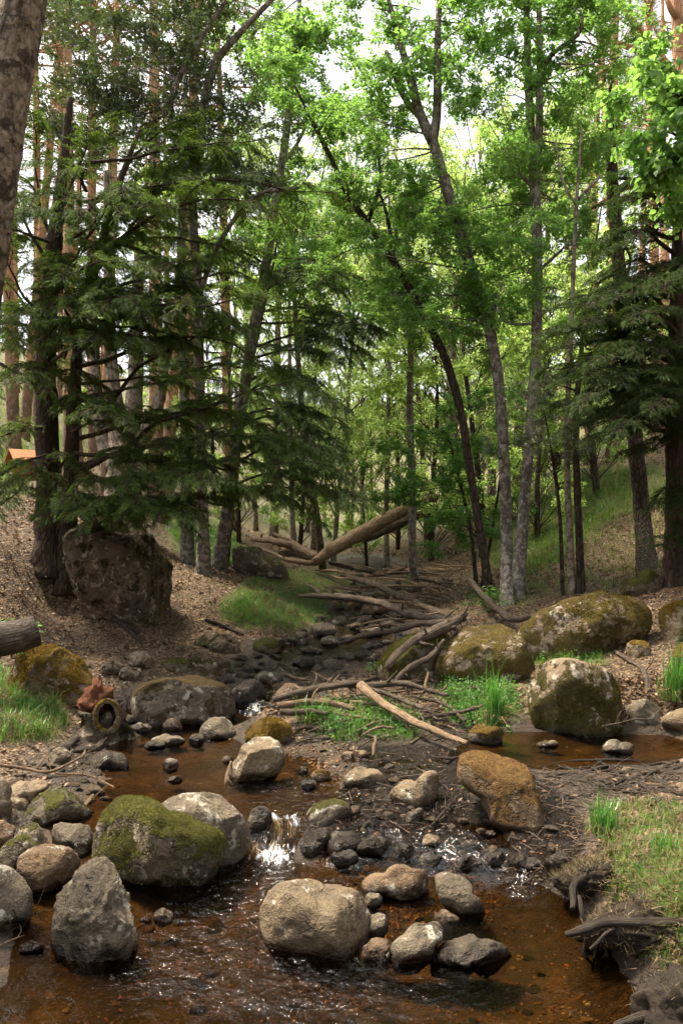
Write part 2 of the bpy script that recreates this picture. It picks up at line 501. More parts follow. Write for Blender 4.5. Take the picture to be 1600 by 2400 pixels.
M['slab'] = rock_mat('lichen_capped_granite', (0.36, 0.30, 0.225), (0.17, 0.14, 0.10), moss=0.74, lichen=0.25, up=0.12,
                     moss_col=((0.05, 0.04, 0.01), (0.20, 0.145, 0.03)))
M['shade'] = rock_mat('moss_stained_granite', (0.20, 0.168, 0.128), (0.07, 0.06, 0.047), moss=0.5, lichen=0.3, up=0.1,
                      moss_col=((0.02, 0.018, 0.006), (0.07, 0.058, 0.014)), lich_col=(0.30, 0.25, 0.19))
M['capped'] = rock_mat('brown_capped_granite', (0.20, 0.175, 0.138), (0.075, 0.066, 0.052), moss=0.38, lichen=0.35, up=0.85,
                       moss_col=((0.04, 0.026, 0.008), (0.12, 0.08, 0.022)))
M['ground'] = ground_mat()
M['water'] = water_mat()
M['bark_grey'] = bark_mat('grey_alder_bark', (0.055, 0.046, 0.036), (0.12, 0.105, 0.085), (0.23, 0.205, 0.17), 0.6, patch=(0.26, 0.24, 0.20))
M['bark_dark'] = bark_mat('dark_furrowed_bark', (0.022, 0.016, 0.011), (0.055, 0.04, 0.028), (0.11, 0.082, 0.058), 1.2)
M['bark_near'] = bark_mat('mottled_near_bark', (0.075, 0.058, 0.040), (0.17, 0.135, 0.098), (0.27, 0.225, 0.17), 0.5, patch=(0.028, 0.021, 0.014), zs=0.6)
M['bark_pale'] = bark_mat('pale_smooth_bark', (0.15, 0.125, 0.095), (0.26, 0.22, 0.17), (0.36, 0.31, 0.24), 0.3, patch=(0.09, 0.07, 0.05))
M['bark_pine'] = bark_mat('orange_pine_bark', (0.13, 0.085, 0.06), (0.26, 0.17, 0.12), (0.38, 0.26, 0.19), 0.9, top=(0.54, 0.30, 0.175))  # orange bark, lightened to stand for sun on the trunks
M['bark_yew'] = bark_mat('dark_yew_bark', (0.02, 0.013, 0.009), (0.048, 0.032, 0.022), (0.09, 0.062, 0.042), 0.8)
M['log'] = wood_mat('weathered_bare_log', (0.22, 0.145, 0.09), (0.50, 0.37, 0.25))
M['stick'] = wood_mat('lichened_dead_branch', (0.11, 0.082, 0.06), (0.33, 0.26, 0.185))
M['bleached'] = wood_mat('bleached_branch', (0.30, 0.20, 0.12), (0.55, 0.42, 0.28))
M['root'] = wood_mat('muddy_root', (0.06, 0.047, 0.036), (0.20, 0.16, 0.12))
M['rot'] = plain_mat('rotten_orange_wood', (0.028, 0.011, 0.006), (0.15, 0.058, 0.024), 40, 0.95, 1.0)
M['board'] = plain_mat('orange_stained_timber', (0.22, 0.08, 0.025), (0.42, 0.17, 0.06), 16, 0.7, 0.3)
M['leaf_bright'] = leaf_mat('bright_alder_leaf', (0.042, 0.105, 0.022), (0.10, 0.205, 0.042), (0.32, 0.58, 0.10), 0.03, 0.56)
M['leaf_far'] = leaf_mat('pale_far_leaf', (0.13, 0.21, 0.045), (0.24, 0.36, 0.085), (0.64, 0.86, 0.24), 0.015, 0.6)  # pale leaf, brightened further to carry the valley's sunlit glow
M['leaf_olive'] = leaf_mat('olive_holm_leaf', (0.028, 0.045, 0.012), (0.075, 0.105, 0.03), (0.11, 0.17, 0.03), 0.10, 0.38)
M['leaf_green'] = leaf_mat('cool_green_leaf', (0.04, 0.105, 0.026), (0.09, 0.20, 0.045), (0.26, 0.52, 0.09), 0.03)
M['leaf_silver'] = leaf_mat('glossy_small_leaf', (0.05, 0.065, 0.035), (0.13, 0.15, 0.09), (0.15, 0.20, 0.07), 0.05, 0.35)
M['needle_yew'] = leaf_mat('dark_yew_needle', (0.034, 0.056, 0.012), (0.082, 0.125, 0.024), (0.14, 0.23, 0.03), 0.015, 0.44)
M['needle_blue'] = leaf_mat('bluish_yew_needle', (0.036, 0.064, 0.020), (0.085, 0.14, 0.042), (0.14, 0.24, 0.05), 0.02, 0.44)
M['needle_pine'] = leaf_mat('pine_needle', (0.04, 0.06, 0.022), (0.09, 0.115, 0.04), (0.10, 0.13, 0.03), 0.05, 0.35)
M['grass'] = leaf_mat('fresh_grass', (0.05, 0.12, 0.012), (0.13, 0.22, 0.025), (0.20, 0.36, 0.035), 0.05)
M['grass_lush'] = leaf_mat('lush_grass', (0.03, 0.12, 0.014), (0.07, 0.22, 0.025), (0.13, 0.36, 0.035), 0.05)
M['straw'] = leaf_mat('dry_grass', (0.10, 0.075, 0.034), (0.27, 0.205, 0.105), (0.16, 0.12, 0.05), 0.02, 0.3)
M['litter'] = leaf_mat('fallen_leaf', (0.055, 0.031, 0.016), (0.24, 0.15, 0.083), (0.10, 0.06, 0.025), 0.03, 0.2, 0.5)
M['litter_wet'] = leaf_mat('sodden_leaf', (0.05, 0.018, 0.007), (0.20, 0.075, 0.022), (0.08, 0.03, 0.01), 0.03, 0.15, 0.4)
M['herb'] = leaf_mat('fresh_herb_leaf', (0.04, 0.11, 0.025), (0.09, 0.20, 0.045), (0.14, 0.31, 0.05), 0.015)
M['moss_green'] = leaf_mat('green_moss', (0.03, 0.034, 0.006), (0.17, 0.165, 0.022), (0.12, 0.12, 0.015), 0.0, 0.3)
M['moss_yellow'] = leaf_mat('yellow_moss', (0.05, 0.034, 0.006), (0.26, 0.165, 0.025), (0.16, 0.10, 0.015), 0.0, 0.3)
M['moss_dark'] = leaf_mat('dark_moss', (0.022, 0.02, 0.006), (0.125, 0.10, 0.02), (0.08, 0.065, 0.012), 0.0, 0.3)
M['needle_dark'] = leaf_mat('darkest_yew_needle', (0.017, 0.032, 0.009), (0.046, 0.074, 0.018), (0.07, 0.12, 0.02), 0.01, 0.4)
m = NT('white_water'); _d = m.n('BsdfDiffuse'); _d.inputs['Color'].default_value = (0.78, 0.82, 0.86, 1); _t = m.n('BsdfTransparent'); _x = m.n('MixShader'); _x.inputs[0].default_value = 0.5
m.l(_d.outputs[0], _x.inputs[1]); m.l(_t.outputs[0], _x.inputs[2]); M['white_water'] = m.done(_x.outputs[0])
# ------------------------------------------------------------------ terrain: heights at places seen in the photograph
# (px, py, z): the pixel's ground lies at height z;   (px, py, None, Y): at distance Y
TC = [
 # lower pool bed
 (800,2400,-.10),(500,2300,-.09),(150,2330,-.035),(0,2390,-.03),(300,2200,-.09),(400,2110,-.10),(620,2060,-.08),(700,2250,-.08),
 (1000,2250,-.13),(1200,2300,-.13),(1200,2150,-.07),(1300,2220,-.10),(950,2100,-.03),(850,2060,-.03),(900,2180,-.06),(1000,2400,-.14),(1330,2380,-.10),
 (300,2350,-.05),(450,2200,-.09),
 # stones on the left
 (100,2170,-.02),(0,2120,.03),(100,1960,.10),(0,1900,.22),(150,1860,.19),(50,1800,.28),(230,1820,.19),(230,1765,.20),(330,2050,-.02),(200,2030,.02),
 # small fall
 (560,1960,.05),(640,1945,.125),(640,2010,-.05),(720,1965,.12),(690,1925,.13),(590,1930,.12),
 # middle pool
 (300,1740,.10),(450,1760,.09),(600,1840,.08),(450,1840,.08),(690,1860,.11),(780,1810,.21),(710,1790,.17),(700,1740,.25),(540,1700,.12),(400,1700,.13),(250,1790,.17),(760,1900,.17),(560,1880,.11),
 # wet muddy slope and its lip
 (800,1745,.27),(900,1765,.27),(1000,1775,.28),(850,1900,.20),(800,1955,.15),(950,1850,.24),(1100,1900,.23),(1000,1945,.17),(1200,1960,.20),(1300,1960,.24),
 (800,2005,.02),(900,2000,.06),(1000,2000,.07),(1100,2030,.08),(1200,2040,.11),(1000,2045,-.02),(1130,2075,-.04),(1270,2130,-.04),(1320,2040,.20),
 # right pool
 (1200,1752,.26),(1350,1760,.21),(1500,1770,.23),(1600,1770,.23),(1250,1795,.285),(1400,1740,.24),(1550,1735,.27),(1430,1705,.34),(1150,1780,.275),(1100,1760,.28),
 # root mat, right bank
 (1300,1830,.325),(1450,1815,.335),(1600,1820,.36),(1400,1880,.325),(1420,1960,.32),(1500,1950,.36),(1600,1950,.40),(1370,2010,.29),(1390,2070,.25),(1500,2100,.33),(1600,2100,.40),
 (1600,2300,.12),(1480,2350,-.03),(1450,2240,-.03),(1345,2170,-.05),(1350,2270,-.06),(1600,2400,.10),(1410,2330,-.06),
 # driftwood bar
 (650,1700,.30),(700,1680,.36),(850,1690,.37),(1000,1700,.35),(1150,1715,.31),(1080,1745,.28),(900,1640,.42),(1050,1620,.45),(1150,1650,.42),(650,1640,.40),(700,1590,.43),
 (1230,1640,.46),(1400,1600,.56),(1500,1640,.50),(1600,1600,.62),(1520,1690,.38),(1200,1715,.30),(1000,1560,.52),(900,1530,.52),(1250,1540,.63),(1450,1500,.76),(1560,1450,.97),(1500,1390,1.12),
 # right hillside
 (1250,1440,.86),(1050,1420,.82),(1000,1395,.86),(1130,1405,.94),(1220,1405,.96),(1350,1388,1.08),(1450,1340,None,10.6),(1516,1335,None,10.6),(1580,1300,None,10.2),(1400,1250,None,12.6),(1300,1300,None,12.6),
 (1250,1230,None,15),(1500,1150,None,14),(1350,1120,None,17),(1600,1100,None,14),(1100,1330,None,14.5),(1000,1335,None,16),(950,1345,None,15.5),(1050,1230,None,22),(1700,1300,None,9),(1750,1500,None,7.2),(1750,1700,.5),(1900,2100,.55),
 # upper stream
 (600,1690,.12),(605,1640,.30),(650,1600,.33),(700,1540,.37),(760,1500,.44),(800,1450,.53),(860,1400,.66),(870,1350,.87),(880,1310,None,20.5),(880,1280,None,26),
 (830,1490,.46),(720,1520,.42),(900,1430,.62),(900,1470,.55),
 # left bank
 (660,1505,.50),(540,1590,.42),(480,1560,.47),(600,1540,.46),(560,1480,.62),(700,1475,.55),(650,1455,.74),(720,1445,.72),(640,1400,.95),(740,1390,.87),(560,1420,.90),(450,1400,1.0),(420,1480,.69),(350,1550,.53),
 (480,1340,None,12.6),(600,1335,None,13.6),(750,1345,None,14.3),(680,1355,None,13.2),(805,1345,None,15.8),(400,1280,None,13.5),(430,1240,None,16.5),(620,1270,None,18),(250,1480,.72),(280,1560,.52),(120,1520,.62),(0,1550,.58),(130,1450,.82),
 (50,1390,None,8.5),(150,1340,None,9.2),(0,1290,None,8.8),(60,1180,None,12),(0,1130,None,14),(200,1230,None,12),(50,1050,None,18),(30,950,None,25),(160,990,None,28),(-300,1300,None,8),(-400,1500,None,6),(-300,1800,None,4.6),
 (50,1620,.50),(130,1640,.47),(0,1700,.43),(100,1740,.31),(180,1740,.25),(270,1690,.24),(320,1690,.16),(0,1770,.33),(-150,2000,.30),(-150,2300,.12),
]
TW = [(-1.2,-2,.1),(0,-2,-.25),(1.5,-2,.4),(0,-12,-.8),(-6,-4,2.2),(6,-4,2.4),(-12,0,5),(12,0,5.5),(-9,5,3.4),(9,5,4.2),(-14,12,6.5),(14,12,8),(-24,10,12),(26,10,15),
      (0.8,34,2.6),(1.5,50,5.0),(2,80,10),(-8,34,5.0),(10,34,6.5),(-16,34,9.5),(20,34,12),(-10,55,8),(14,55,10),(-30,55,17),(34,55,20),(-40,30,20),(45,30,24),(-30,90,22),(34,90,24),(0,140,24),(-80,80,32),(80,80,35),
      (-160,200,45),(0,230,34),(160,200,48),(-170,0,44),(170,0,48),(0,-60,-3),(-60,-60,20),(60,-60,22),(0,-120,-6),(-160,-120,34),(160,-120,34)]
WC = [ # water level
 (800,2400,0),(200,2300,0),(1300,2300,0),(700,2100,0),(1200,2150,0),(450,2120,0),(620,2040,0),(0,2400,0),(1600,2400,0),(900,2070,0),(100,2200,0),(1000,2060,0),(1150,2090,0),(560,2010,0),(640,2012,0),(720,2015,0),(400,2060,0),
 (640,1935,.165),(590,1925,.17),(690,1925,.165),(800,1955,.14),(900,1935,.17),(1000,1940,.165),(1100,1950,.19),(1200,1985,.16),
 (300,1720,.18),(450,1700,.18),(700,1800,.18),(500,1850,.18),(350,1850,.18),(620,1900,.175),(750,1860,.17),(540,1690,.18),(200,1760,.18),(450,1770,.18),(600,1740,.18),
 (850,1800,.235),(1000,1800,.268),(1000,1880,.222),(900,1765,.262),(850,1900,.193),(1100,1850,.25),(1150,1900,.225),
 (1200,1760,.305),(1400,1750,.305),(1600,1760,.305),(1300,1740,.305),(1500,1800,.305),(1250,1800,.30),(1430,1710,.305),(1100,1770,.285),(1400,1850,.28),
 (605,1685,.19),(605,1635,.345),(650,1600,.385),(700,1540,.43),(760,1500,.50),(800,1450,.59),(860,1400,.725),(870,1350,.935),(880,1310,None,20.45),(880,1280,None,25.9),(560,1610,.36),(850,1560,.40),(700,1690,.25),(1000,1700,.28),
]
def ctrl(lst):
    out = []
    for c in lst:
        p = at_z(c[0], c[1], c[2] - 0.32 * min(max(c[2], 0), 0.3)) if c[2] is not None else P(c[0], c[1], c[3])
        out.append(p)
    return np.array(out)

class RBF:
    def __init__(s, pts, eps, reg):
        s.c = pts[:, :2]; s.e = eps
        A = s.k(s.c); A[np.arange(len(A)), np.arange(len(A))] += reg
        n = len(A)
        q = np.concatenate([np.ones((n, 1)), s.c], 1)
        B = np.zeros((n + 3, n + 3)); B[:n, :n] = A; B[:n, n:] = q; B[n:, :n] = q.T
        s.w = np.linalg.solve(B, np.concatenate([pts[:, 2], np.zeros(3)]))
    def k(s, x):
        d2 = ((x[:, None, :] - s.c[None]) ** 2).sum(-1)
        return -np.sqrt(d2 + s.e ** 2)
    def __call__(s, x, y):
        sh = np.shape(x); p = np.stack([np.ravel(x), np.ravel(y)], 1); out = np.empty(len(p))
        for i in range(0, len(p), 20000):
            q = p[i:i + 20000]
            out[i:i + 20000] = s.k(q) @ s.w[:-3] + s.w[-3] + q @ s.w[-2:]
        return out.reshape(sh)

terr_rbf = RBF(np.concatenate([ctrl(TC), np.array(TW, float)]), 0.08, 0.05)
wat_rbf = RBF(np.concatenate([ctrl(WC), np.array([(0, -3, 0), (-3, 0, 0), (3, 0, 0), (2, 40, 3.2), (-20, 20, 2), (20, 20, 2)], float)]), 0.05, 0.03)

# sheet with fine spacing where the camera looks closely
def axis(segs):
    out = [segs[0][0]]
    for a, b, n in segs: out += list(np.linspace(a, b, n + 1)[1:])
    return np.array(out)
gx = axis([(-170, -60, 10), (-60, -16, 24), (-16, -5, 40), (-5, -2.2, 50), (-2.2, 2.2, 150), (2.2, 5, 50), (5, 16, 40), (16, 60, 24), (60, 170, 10)])
gy = axis([(-120, -20, 8), (-20, 1.5, 14), (1.5, 7, 170), (7, 13, 100), (13, 26, 90), (26, 60, 50), (60, 230, 18)])
GX, GY = np.meshgrid(gx, gy)
GZ0 = terr_rbf(GX, GY)
WZ = wat_rbf(GX, GY)
pn = np.stack([GX, GY, np.zeros_like(GX)], -1)
dry = np.clip((GZ0 - WZ) / 0.12, 0, 1)
near = np.clip(1.5 - np.hypot(GX, GY - 4) / 40, 0.2, 1)
GZ = GZ0 + (0.006 + 0.028 * dry) * fbm(pn * 2.6, 4) + 0.010 * (0.4 + dry) * fbm(pn * 11, 3) + np.clip(np.hypot(GX, GY - 8) / 12 - 1, 0, 3) * 0.16 * fbm(pn * 0.35 + 9, 3)

def terrain(x, y):
    """bilinear look-up in the sheet"""
    x = np.asarray(x, float); y = np.asarray(y, float)
    i = np.clip(np.searchsorted(gx, x) - 1, 0, len(gx) - 2); j = np.clip(np.searchsorted(gy, y) - 1, 0, len(gy) - 2)
    s = (x - gx[i]) / (gx[i + 1] - gx[i]); t = (y - gy[j]) / (gy[j + 1] - gy[j])
    return (GZ[j, i] * (1 - s) + GZ[j, i + 1] * s) * (1 - t) + (GZ[j + 1, i] * (1 - s) + GZ[j + 1, i + 1] * s) * t

def hit(px, py, floor=None):
    """where the ray of a pixel meets the ground"""
    px = np.atleast_1d(np.asarray(px, float)); py = np.atleast_1d(np.asarray(py, float))
    d = ray(px, py); d = d / d[:, 1:2]
    Ys = np.geomspace(1.6, 90, 700)
    res = np.full((len(px), 3), np.nan)
    for i in range(0, len(px), 4000):
        q = CAM + d[i:i + 4000, None, :] * Ys[None, :, None]
        g = terrain(q[..., 0], q[..., 1])
        if floor is not None: g = np.maximum(g, np.asarray(floor(q[..., 0], q[..., 1])))
        below = q[..., 2] < g
        k = np.argmax(below, 1); k = np.where(below.any(1), np.maximum(k, 1), len(Ys) - 1)
        r = np.arange(len(k))
        h0 = q[r, k - 1, 2] - g[r, k - 1]; h1 = q[r, k, 2] - g[r, k]
        t = np.clip(h0 / np.maximum(h0 - h1, 1e-9), 0, 1)[:, None]
        res[i:i + 4000] = q[r, k - 1] * (1 - t) + q[r, k] * t
    return res

def poly_in(px, py, poly):
    """soft-free point in polygon, pixels"""
    poly = np.asarray(poly, float); inside = np.zeros(np.shape(px), bool)
    j = len(poly) - 1
    for i in range(len(poly)):
        xi, yi = poly[i]; xj, yj = poly[j]
        c = ((yi > py) != (yj > py)) & (px < (xj - xi) * (py - yi) / (yj - yi + 1e-12) + xi)
        inside ^= c; j = i
    return inside

# what covers the ground where (areas read off the photograph, projected onto the sheet)
GRASS_AREAS = [
 [(520,1400),(600,1345),(700,1330),(850,1350),(850,1390),(760,1400),(770,1450),(700,1475),(600,1470),(515,1450)],
 [(400,1200),(560,1220),(540,1330),(430,1310),(380,1260)],
 [(1120,1220),(1300,1110),(1480,1090),(1600,1120),(1600,1180),(1430,1210),(1350,1290),(1250,1330),(1150,1330)],
 [(1380,1880),(1500,1880),(1600,1900),(1600,2260),(1500,2200),(1440,2130),(1420,2010)],
 [(0,1570),(120,1600),(160,1680),(130,1740),(0,1740)],
 [(1020,1590),(1180,1580),(1230,1680),(1160,1730),(1040,1690)],
 [(680,1650),(900,1640),(1020,1690),(960,1740),(760,1740)],
 [(1150,1520),(1420,1520),(1420,1560),(1200,1560)],
 [(0,900),(200,900),(200,1050),(0,1200)],
]
MUD_AREA = [(770,1750),(1000,1745),(1090,1760),(1240,1790),(1290,1850),(1380,1950),(1340,2080),(1220,2090),(1050,2060),(900,2030),(760,2020),(690,1960),(760,1880),(850,1800)]
PX, PY = to_px(np.stack([GX, np.maximum(GY, 0.5), GZ], -1))
front = GY > 0.6
grass = np.zeros_like(GX)
for a in GRASS_AREAS: grass = np.maximum(grass, poly_in(PX, PY, a) & front)
def blur(a, n=2):
    for _ in range(n):
        b = np.pad(a, 1, mode='edge')
        a = (b[1:-1, 1:-1] * 2 + b[:-2, 1:-1] + b[2:, 1:-1] + b[1:-1, :-2] + b[1:-1, 2:]) / 6
    return a
far_g = np.clip((np.hypot(GX, GY - 6) - 13) / 10, 0, 0.8)
grass = np.clip(np.maximum(blur(grass.astype(float), 3), far_g) + 0.25 * fbm(pn * 1.7 + 3, 3), 0, 1)
mud = blur((poly_in(PX, PY, MUD_AREA) & front).astype(float), 3)
bed = np.clip((WZ + 0.035 - GZ) / 0.03, 0, 1) * np.clip((30 - GY) / 5, 0, 1)
shore = np.clip((WZ + 0.10 - GZ) / 0.08, 0, 1) * np.clip((30 - GY) / 5, 0, 1)
wet = np.clip(mud + 0.85 * shore * (1 - bed), 0, 1) * (1 - 0.85 * bed * (1 - mud))
litter = np.clip(1.15 - grass - mud - shore + 0.3 * fbm(pn * 1.1 + 21, 3), 0, 1)
hollow = blur((poly_in(PX, PY, [(1370,2120),(1440,2190),(1600,2230),(1720,2260),(1720,2500),(1380,2500),(1330,2300)]) & front).astype(float), 3)
litter = litter * (1 - .85 * hollow); wet = np.maximum(wet, .55 * hollow); grass = grass * (1 - hollow)  # shade under the bank painted in as darker, mud-coloured soil
# the mud is cut into small rills
GZ = GZ + hollow * .03 * fbm(pn * 9, 3) + mud * (0.016 * fbm(pn * np.array([9, 16, 1]), 4) + 0.010 * np.abs(fbm(pn * 24, 2)))

mb = MB()
idx = np.arange(GX.size).reshape(GX.shape)
f = np.stack([idx[:-1, :-1], idx[:-1, 1:], idx[1:, 1:], idx[1:, :-1]], -1).reshape(-1, 4)
mb.add(np.stack([GX, GY, GZ], -1), f, grass=grass.ravel(), litter=litter.ravel(), bed=bed.ravel(), wet=wet.ravel())
ground = obj('ground', mb, M['ground'])
tag(ground, 'leaf littered forest floor and stream banks of the wooded valley', 'ground', kind='structure')

# ------------------------------------------------------------------ water: one sheet of the stream, from pool to pool
wx = axis([(-3.6, -1.6, 50), (-1.6, 1.6, 210), (1.6, 3.4, 60)])
wy = axis([(0.9, 5.6, 300), (5.6, 9, 130), (9, 24, 120)])
AX, AY = np.meshgrid(wx, wy)
AZ = wat_rbf(AX, AY); TZ = terrain(AX, AY)
wpx, wpy = to_px(np.stack([AX, AY, AZ], -1))
def near_px(x, y, sx, sy): return np.exp(-((wpx - x) / sx) ** 2 - ((wpy - y) / sy) ** 2)
fall1 = near_px(640, 1975, 55, 42); fall2 = near_px(600, 1660, 26, 34); fall3 = near_px(1225, 2060, 30, 40)
run = np.clip(near_px(640, 2120, 190, 110) + near_px(520, 2260, 230, 80) + near_px(700, 1880, 130, 70) + near_px(800, 2330, 260, 70) + 0.7 * near_px(780, 1500, 130, 60) + .8 * near_px(980, 1890, 230, 90), 0, 1)
rush = np.clip(0.9 * run + 1.4 * fall1 + fall2 + fall3, 0, 1.6)
q = np.stack([AX, AY, AZ * 0], -1)
AZ = AZ + 0.0022 * fbm(q * 9, 3) + rush * (0.006 * fbm(q * np.array([14, 20, 1]), 3)) + 0.022 * fall1 * np.abs(fbm(q * 24, 3)) + 0.02 * fall2 * np.abs(fbm(q * 24, 3))
AZ = np.where(rush > 0.75, np.maximum(AZ, TZ + 0.008), AZ)
foam = np.clip(0.82 * near_px(648, 2000, 58, 28) + 0.22 * near_px(640, 2040, 80, 36) + 0.75 * fall2 + 0.5 * fall3 + 0.04 * run - 0.02, 0, 1)
keep = (TZ < AZ + 0.02) & (AY < 16.5)
idx = np.arange(AX.size).reshape(AX.shape)
kf = keep[:-1, :-1] | keep[:-1, 1:] | keep[1:, 1:] | keep[1:, :-1]
f = np.stack([idx[:-1, :-1], idx[:-1, 1:], idx[1:, 1:], idx[1:, :-1]], -1)[kf]
used = np.unique(f); remap = np.full(AX.size, -1); remap[used] = np.arange(len(used))
mb = MB()
mb.add(np.stack([AX, AY, AZ], -1).reshape(-1, 3)[used], remap[f], rush=rush.ravel()[used], foam=foam.ravel()[used])
water = obj('water', mb, M['water'])
tag(water, 'clear tea brown stream water running over sand and stones', 'water', kind='structure')

def water_level(x, y): return wat_rbf(np.asarray(x, float), np.asarray(y, float))
# ------------------------------------------------------------------ rocks
_ico = {}
def ico(level):
    if level not in _ico:
        bm = bmesh.new(); bmesh.ops.create_icosphere(bm, subdivisions=level, radius=1.0)
        v = np.array([p.co[:] for p in bm.verts]); f = np.array([[q.index for q in p.verts] for p in bm.faces]); bm.free()
        _ico[level] = (unit(v), f)
    return _ico[level]

C1 = lambda p: [(0 + x * .5102, 1600 + y * .5102) for x, y in p]      # outlines were read off enlarged crops
C2 = lambda p: [(800 + x * .5102, 1600 + y * .5102) for x, y in p]
C3 = lambda p: [(0 + x * .5102, 1150 + y * .5102) for x, y in p]
C4 = lambda p: [(600 + x * .6378, 1150 + y * .6378) for x, y in p]
C5 = lambda p: [(550 + x * .3508, 1280 + y * .3508) for x, y in p]
def box(c, x0, y0, x1, y1, n=9, seed=0):
    r = random.Random(seed + x0 * 7 + y0)
    pts = []
    for k in range(n):
        a = 2 * math.pi * (k + r.uniform(-.25, .25)) / n
        q = r.uniform(.86, 1.05)
        ex = 0.75
        ca, sa = math.cos(a), math.sin(a)
        pts.append(((x0 + x1) / 2 + (x1 - x0) / 2 * math.copysign(abs(ca) ** ex, ca) * q, (y0 + y1) / 2 + (y1 - y0) / 2 * math.copysign(abs(sa) ** ex, sa) * q))
    return c(pts)

ROCKS = []
def rock(name, outline, mat, label, thick=0.8, level=4, seed=None, planes=7, cut=0.80, amp=0.06, boxy=2.6, Y=None, group=None, sink=0.09, squash=1.0, cat='rock', pit=0.0, fuzz=None):
    r = np.random.default_rng(seed if seed is not None else len(ROCKS) * 13 + 5)
    o = np.array(outline, float)
    cx, cy_ = (o[:, 0].min() + o[:, 0].max()) / 2, (o[:, 1].min() + o[:, 1].max()) / 2
    ybot = o[:, 1].max()
    k = np.argmax(o[:, 1])
    if Y is None:
        h = hit([cx], [ybot - 2], floor=lambda x, y: np.where(terrain(x, y) < GZW(x, y), GZW(x, y), -9))[0]
        Y = h[1]
    base = P(cx, ybot, Y)
    w_m = (o[:, 0].max() - o[:, 0].min()) / F * Y
    T = 0.5 * thick * w_m
    Yc = Y + 0.75 * T
    # the outline is spread to the centre's distance
    ang = np.arctan2(-(o[:, 1] - cy_), o[:, 0] - cx); rad = np.hypot(o[:, 0] - cx, o[:, 1] - cy_)
    s = np.argsort(ang); ang, rad = ang[s], rad[s]
    ang = np.concatenate([ang - 2 * np.pi, ang, ang + 2 * np.pi]); rad = np.tile(rad, 3)
    v, f = ico(level)
    # a, b in the picture plane, c towards the viewer
    th = np.arctan2(v[:, 1], v[:, 0])
    R = np.interp(th, ang, rad)
    for d in (0.08, -0.08): R = R + np.interp((th + d + np.pi) % (2 * np.pi) - np.pi, ang, rad)
    R /= 3
    q = v.copy()
    rho = np.hypot(v[:, 0], v[:, 1])
    n = (np.abs(rho) ** boxy + np.abs(v[:, 2]) ** boxy) ** (1 / boxy)
    q /= n[:, None]
    for _ in range(planes):
        nn = unit(r.normal(size=3) * np.array([0.8, 0.8, 1.0])); nn[2] = abs(nn[2]) if r.random() < .75 else nn[2]
        if abs(nn[2]) < .35: nn[2] = math.copysign(.5, nn[2]); nn = unit(nn)
        hh = cut * r.uniform(.86, 1.12)
        e = q @ nn - hh
        q = q - np.maximum(e, 0)[:, None] * nn * 0.92
    so = r.uniform(0, 60, 3)
    ridge = np.abs(fbm(v * 2.6 + so + 7, 4, .55)); disp = amp * (fbm(v * 1.7 + so, 3) * 0.9 + 0.55 * fbm(v * 5.0 + so, 4, .55) - .8 * ridge + .3) + 0.32 * amp * fbm(v * 17 + so, 3, .6)
    if pit > 0: disp = disp - pit * np.clip(noise3(v * 9 + so) - 0.12, 0, 1)
    q = q * (1 + disp)[:, None]
    Yr = Yc
    m = Yr / F
    dvec = unit(ray(cx, cy_))
    right = np.array([1.0, 0, 0]); right = unit(right - dvec * (right @ dvec)); up = np.cross(right, dvec)
    lx = q[:, 0] * R * m; ly = q[:, 1] * R * m; lz = -q[:, 2] * T
    cen = P(cx, cy_, Yr)
    w = cen + lx[:, None] * right + ly[:, None] * up + lz[:, None] * dvec
    # bed it: what would hang below the ground line goes down to it
    w[:, 2] = np.where(w[:, 2] < cen[2], cen[2] - (cen[2] - w[:, 2]) * 1.22, w[:, 2])
    low = w[:, 2].min()
    w[:, 2] -= sink * (cen[2] - low)
    loc = [float(cen[0]), float(cen[1]), float(w[:, 2].min())]
    mb = MB()
    wl = GZW(w[:, 0], w[:, 1])
    gz = terrain(w[:, 0], w[:, 1])
    wetm = np.where(gz < wl + .03, np.clip(1 - (w[:, 2] - wl - 0.022 + 0.045 * noise3(w * 9)) / 0.03, 0, 1), 0)
    if mat == 'wetrock': wetm = np.clip(0.75 + noise3(w * 6) * .5, 0, 1)
    mb.add(w, f, wet=wetm)
    o_ = obj(name, mb, M['dark' if mat == 'wetrock' else mat], loc=loc)
    tag(o_, label, cat, group)
    ROCKS.append((cen, max(w_m / 2, .02), o_))
    if fuzz:                                   # a pile of moss standing off the stone
        nf, fm, bias, lk = (*fuzz, 1.0)[:4]; o_['_o'] = loc
        t3 = w[f]; nr = np.cross(t3[:, 1] - t3[:, 0], t3[:, 2] - t3[:, 0]); ar = np.linalg.norm(nr, axis=1); nr = unit(nr)
        cenf = t3.mean(1); mk = nr[:, 2] * bias + 1.7 * fbm(cenf * 6.5 / max(w_m, .3) * .5 + so, 4) > .12
        pr = ar * mk * (nr[:, 1] < .5) + 1e-12; fi = r.choice(len(f), nf, p=pr / pr.sum())
        bc = r.dirichlet((1, 1, 1), nf); pos = (t3[fi] * bc[:, :, None]).sum(1); nn = unit(nr[fi] + r.normal(size=(nf, 3)) * .55 + [0, 0, .15])
        sd_ = unit(np.cross(nn, r.normal(size=(nf, 3)))); L = (.0016 * lk * cen[1] * r.uniform(.6, 1.5, nf))[:, None]; wd = L * .22 / lk
        vv = np.stack([pos - sd_ * wd - nn * .002, pos + sd_ * wd - nn * .002, pos + nn * L], 1).reshape(-1, 3)
        m2 = MB(); m2.add(vv, np.arange(len(vv)).reshape(-1, 3)); tag(obj('moss', m2, M[fm], o_, smooth=False), kind='stuff')
    return o_

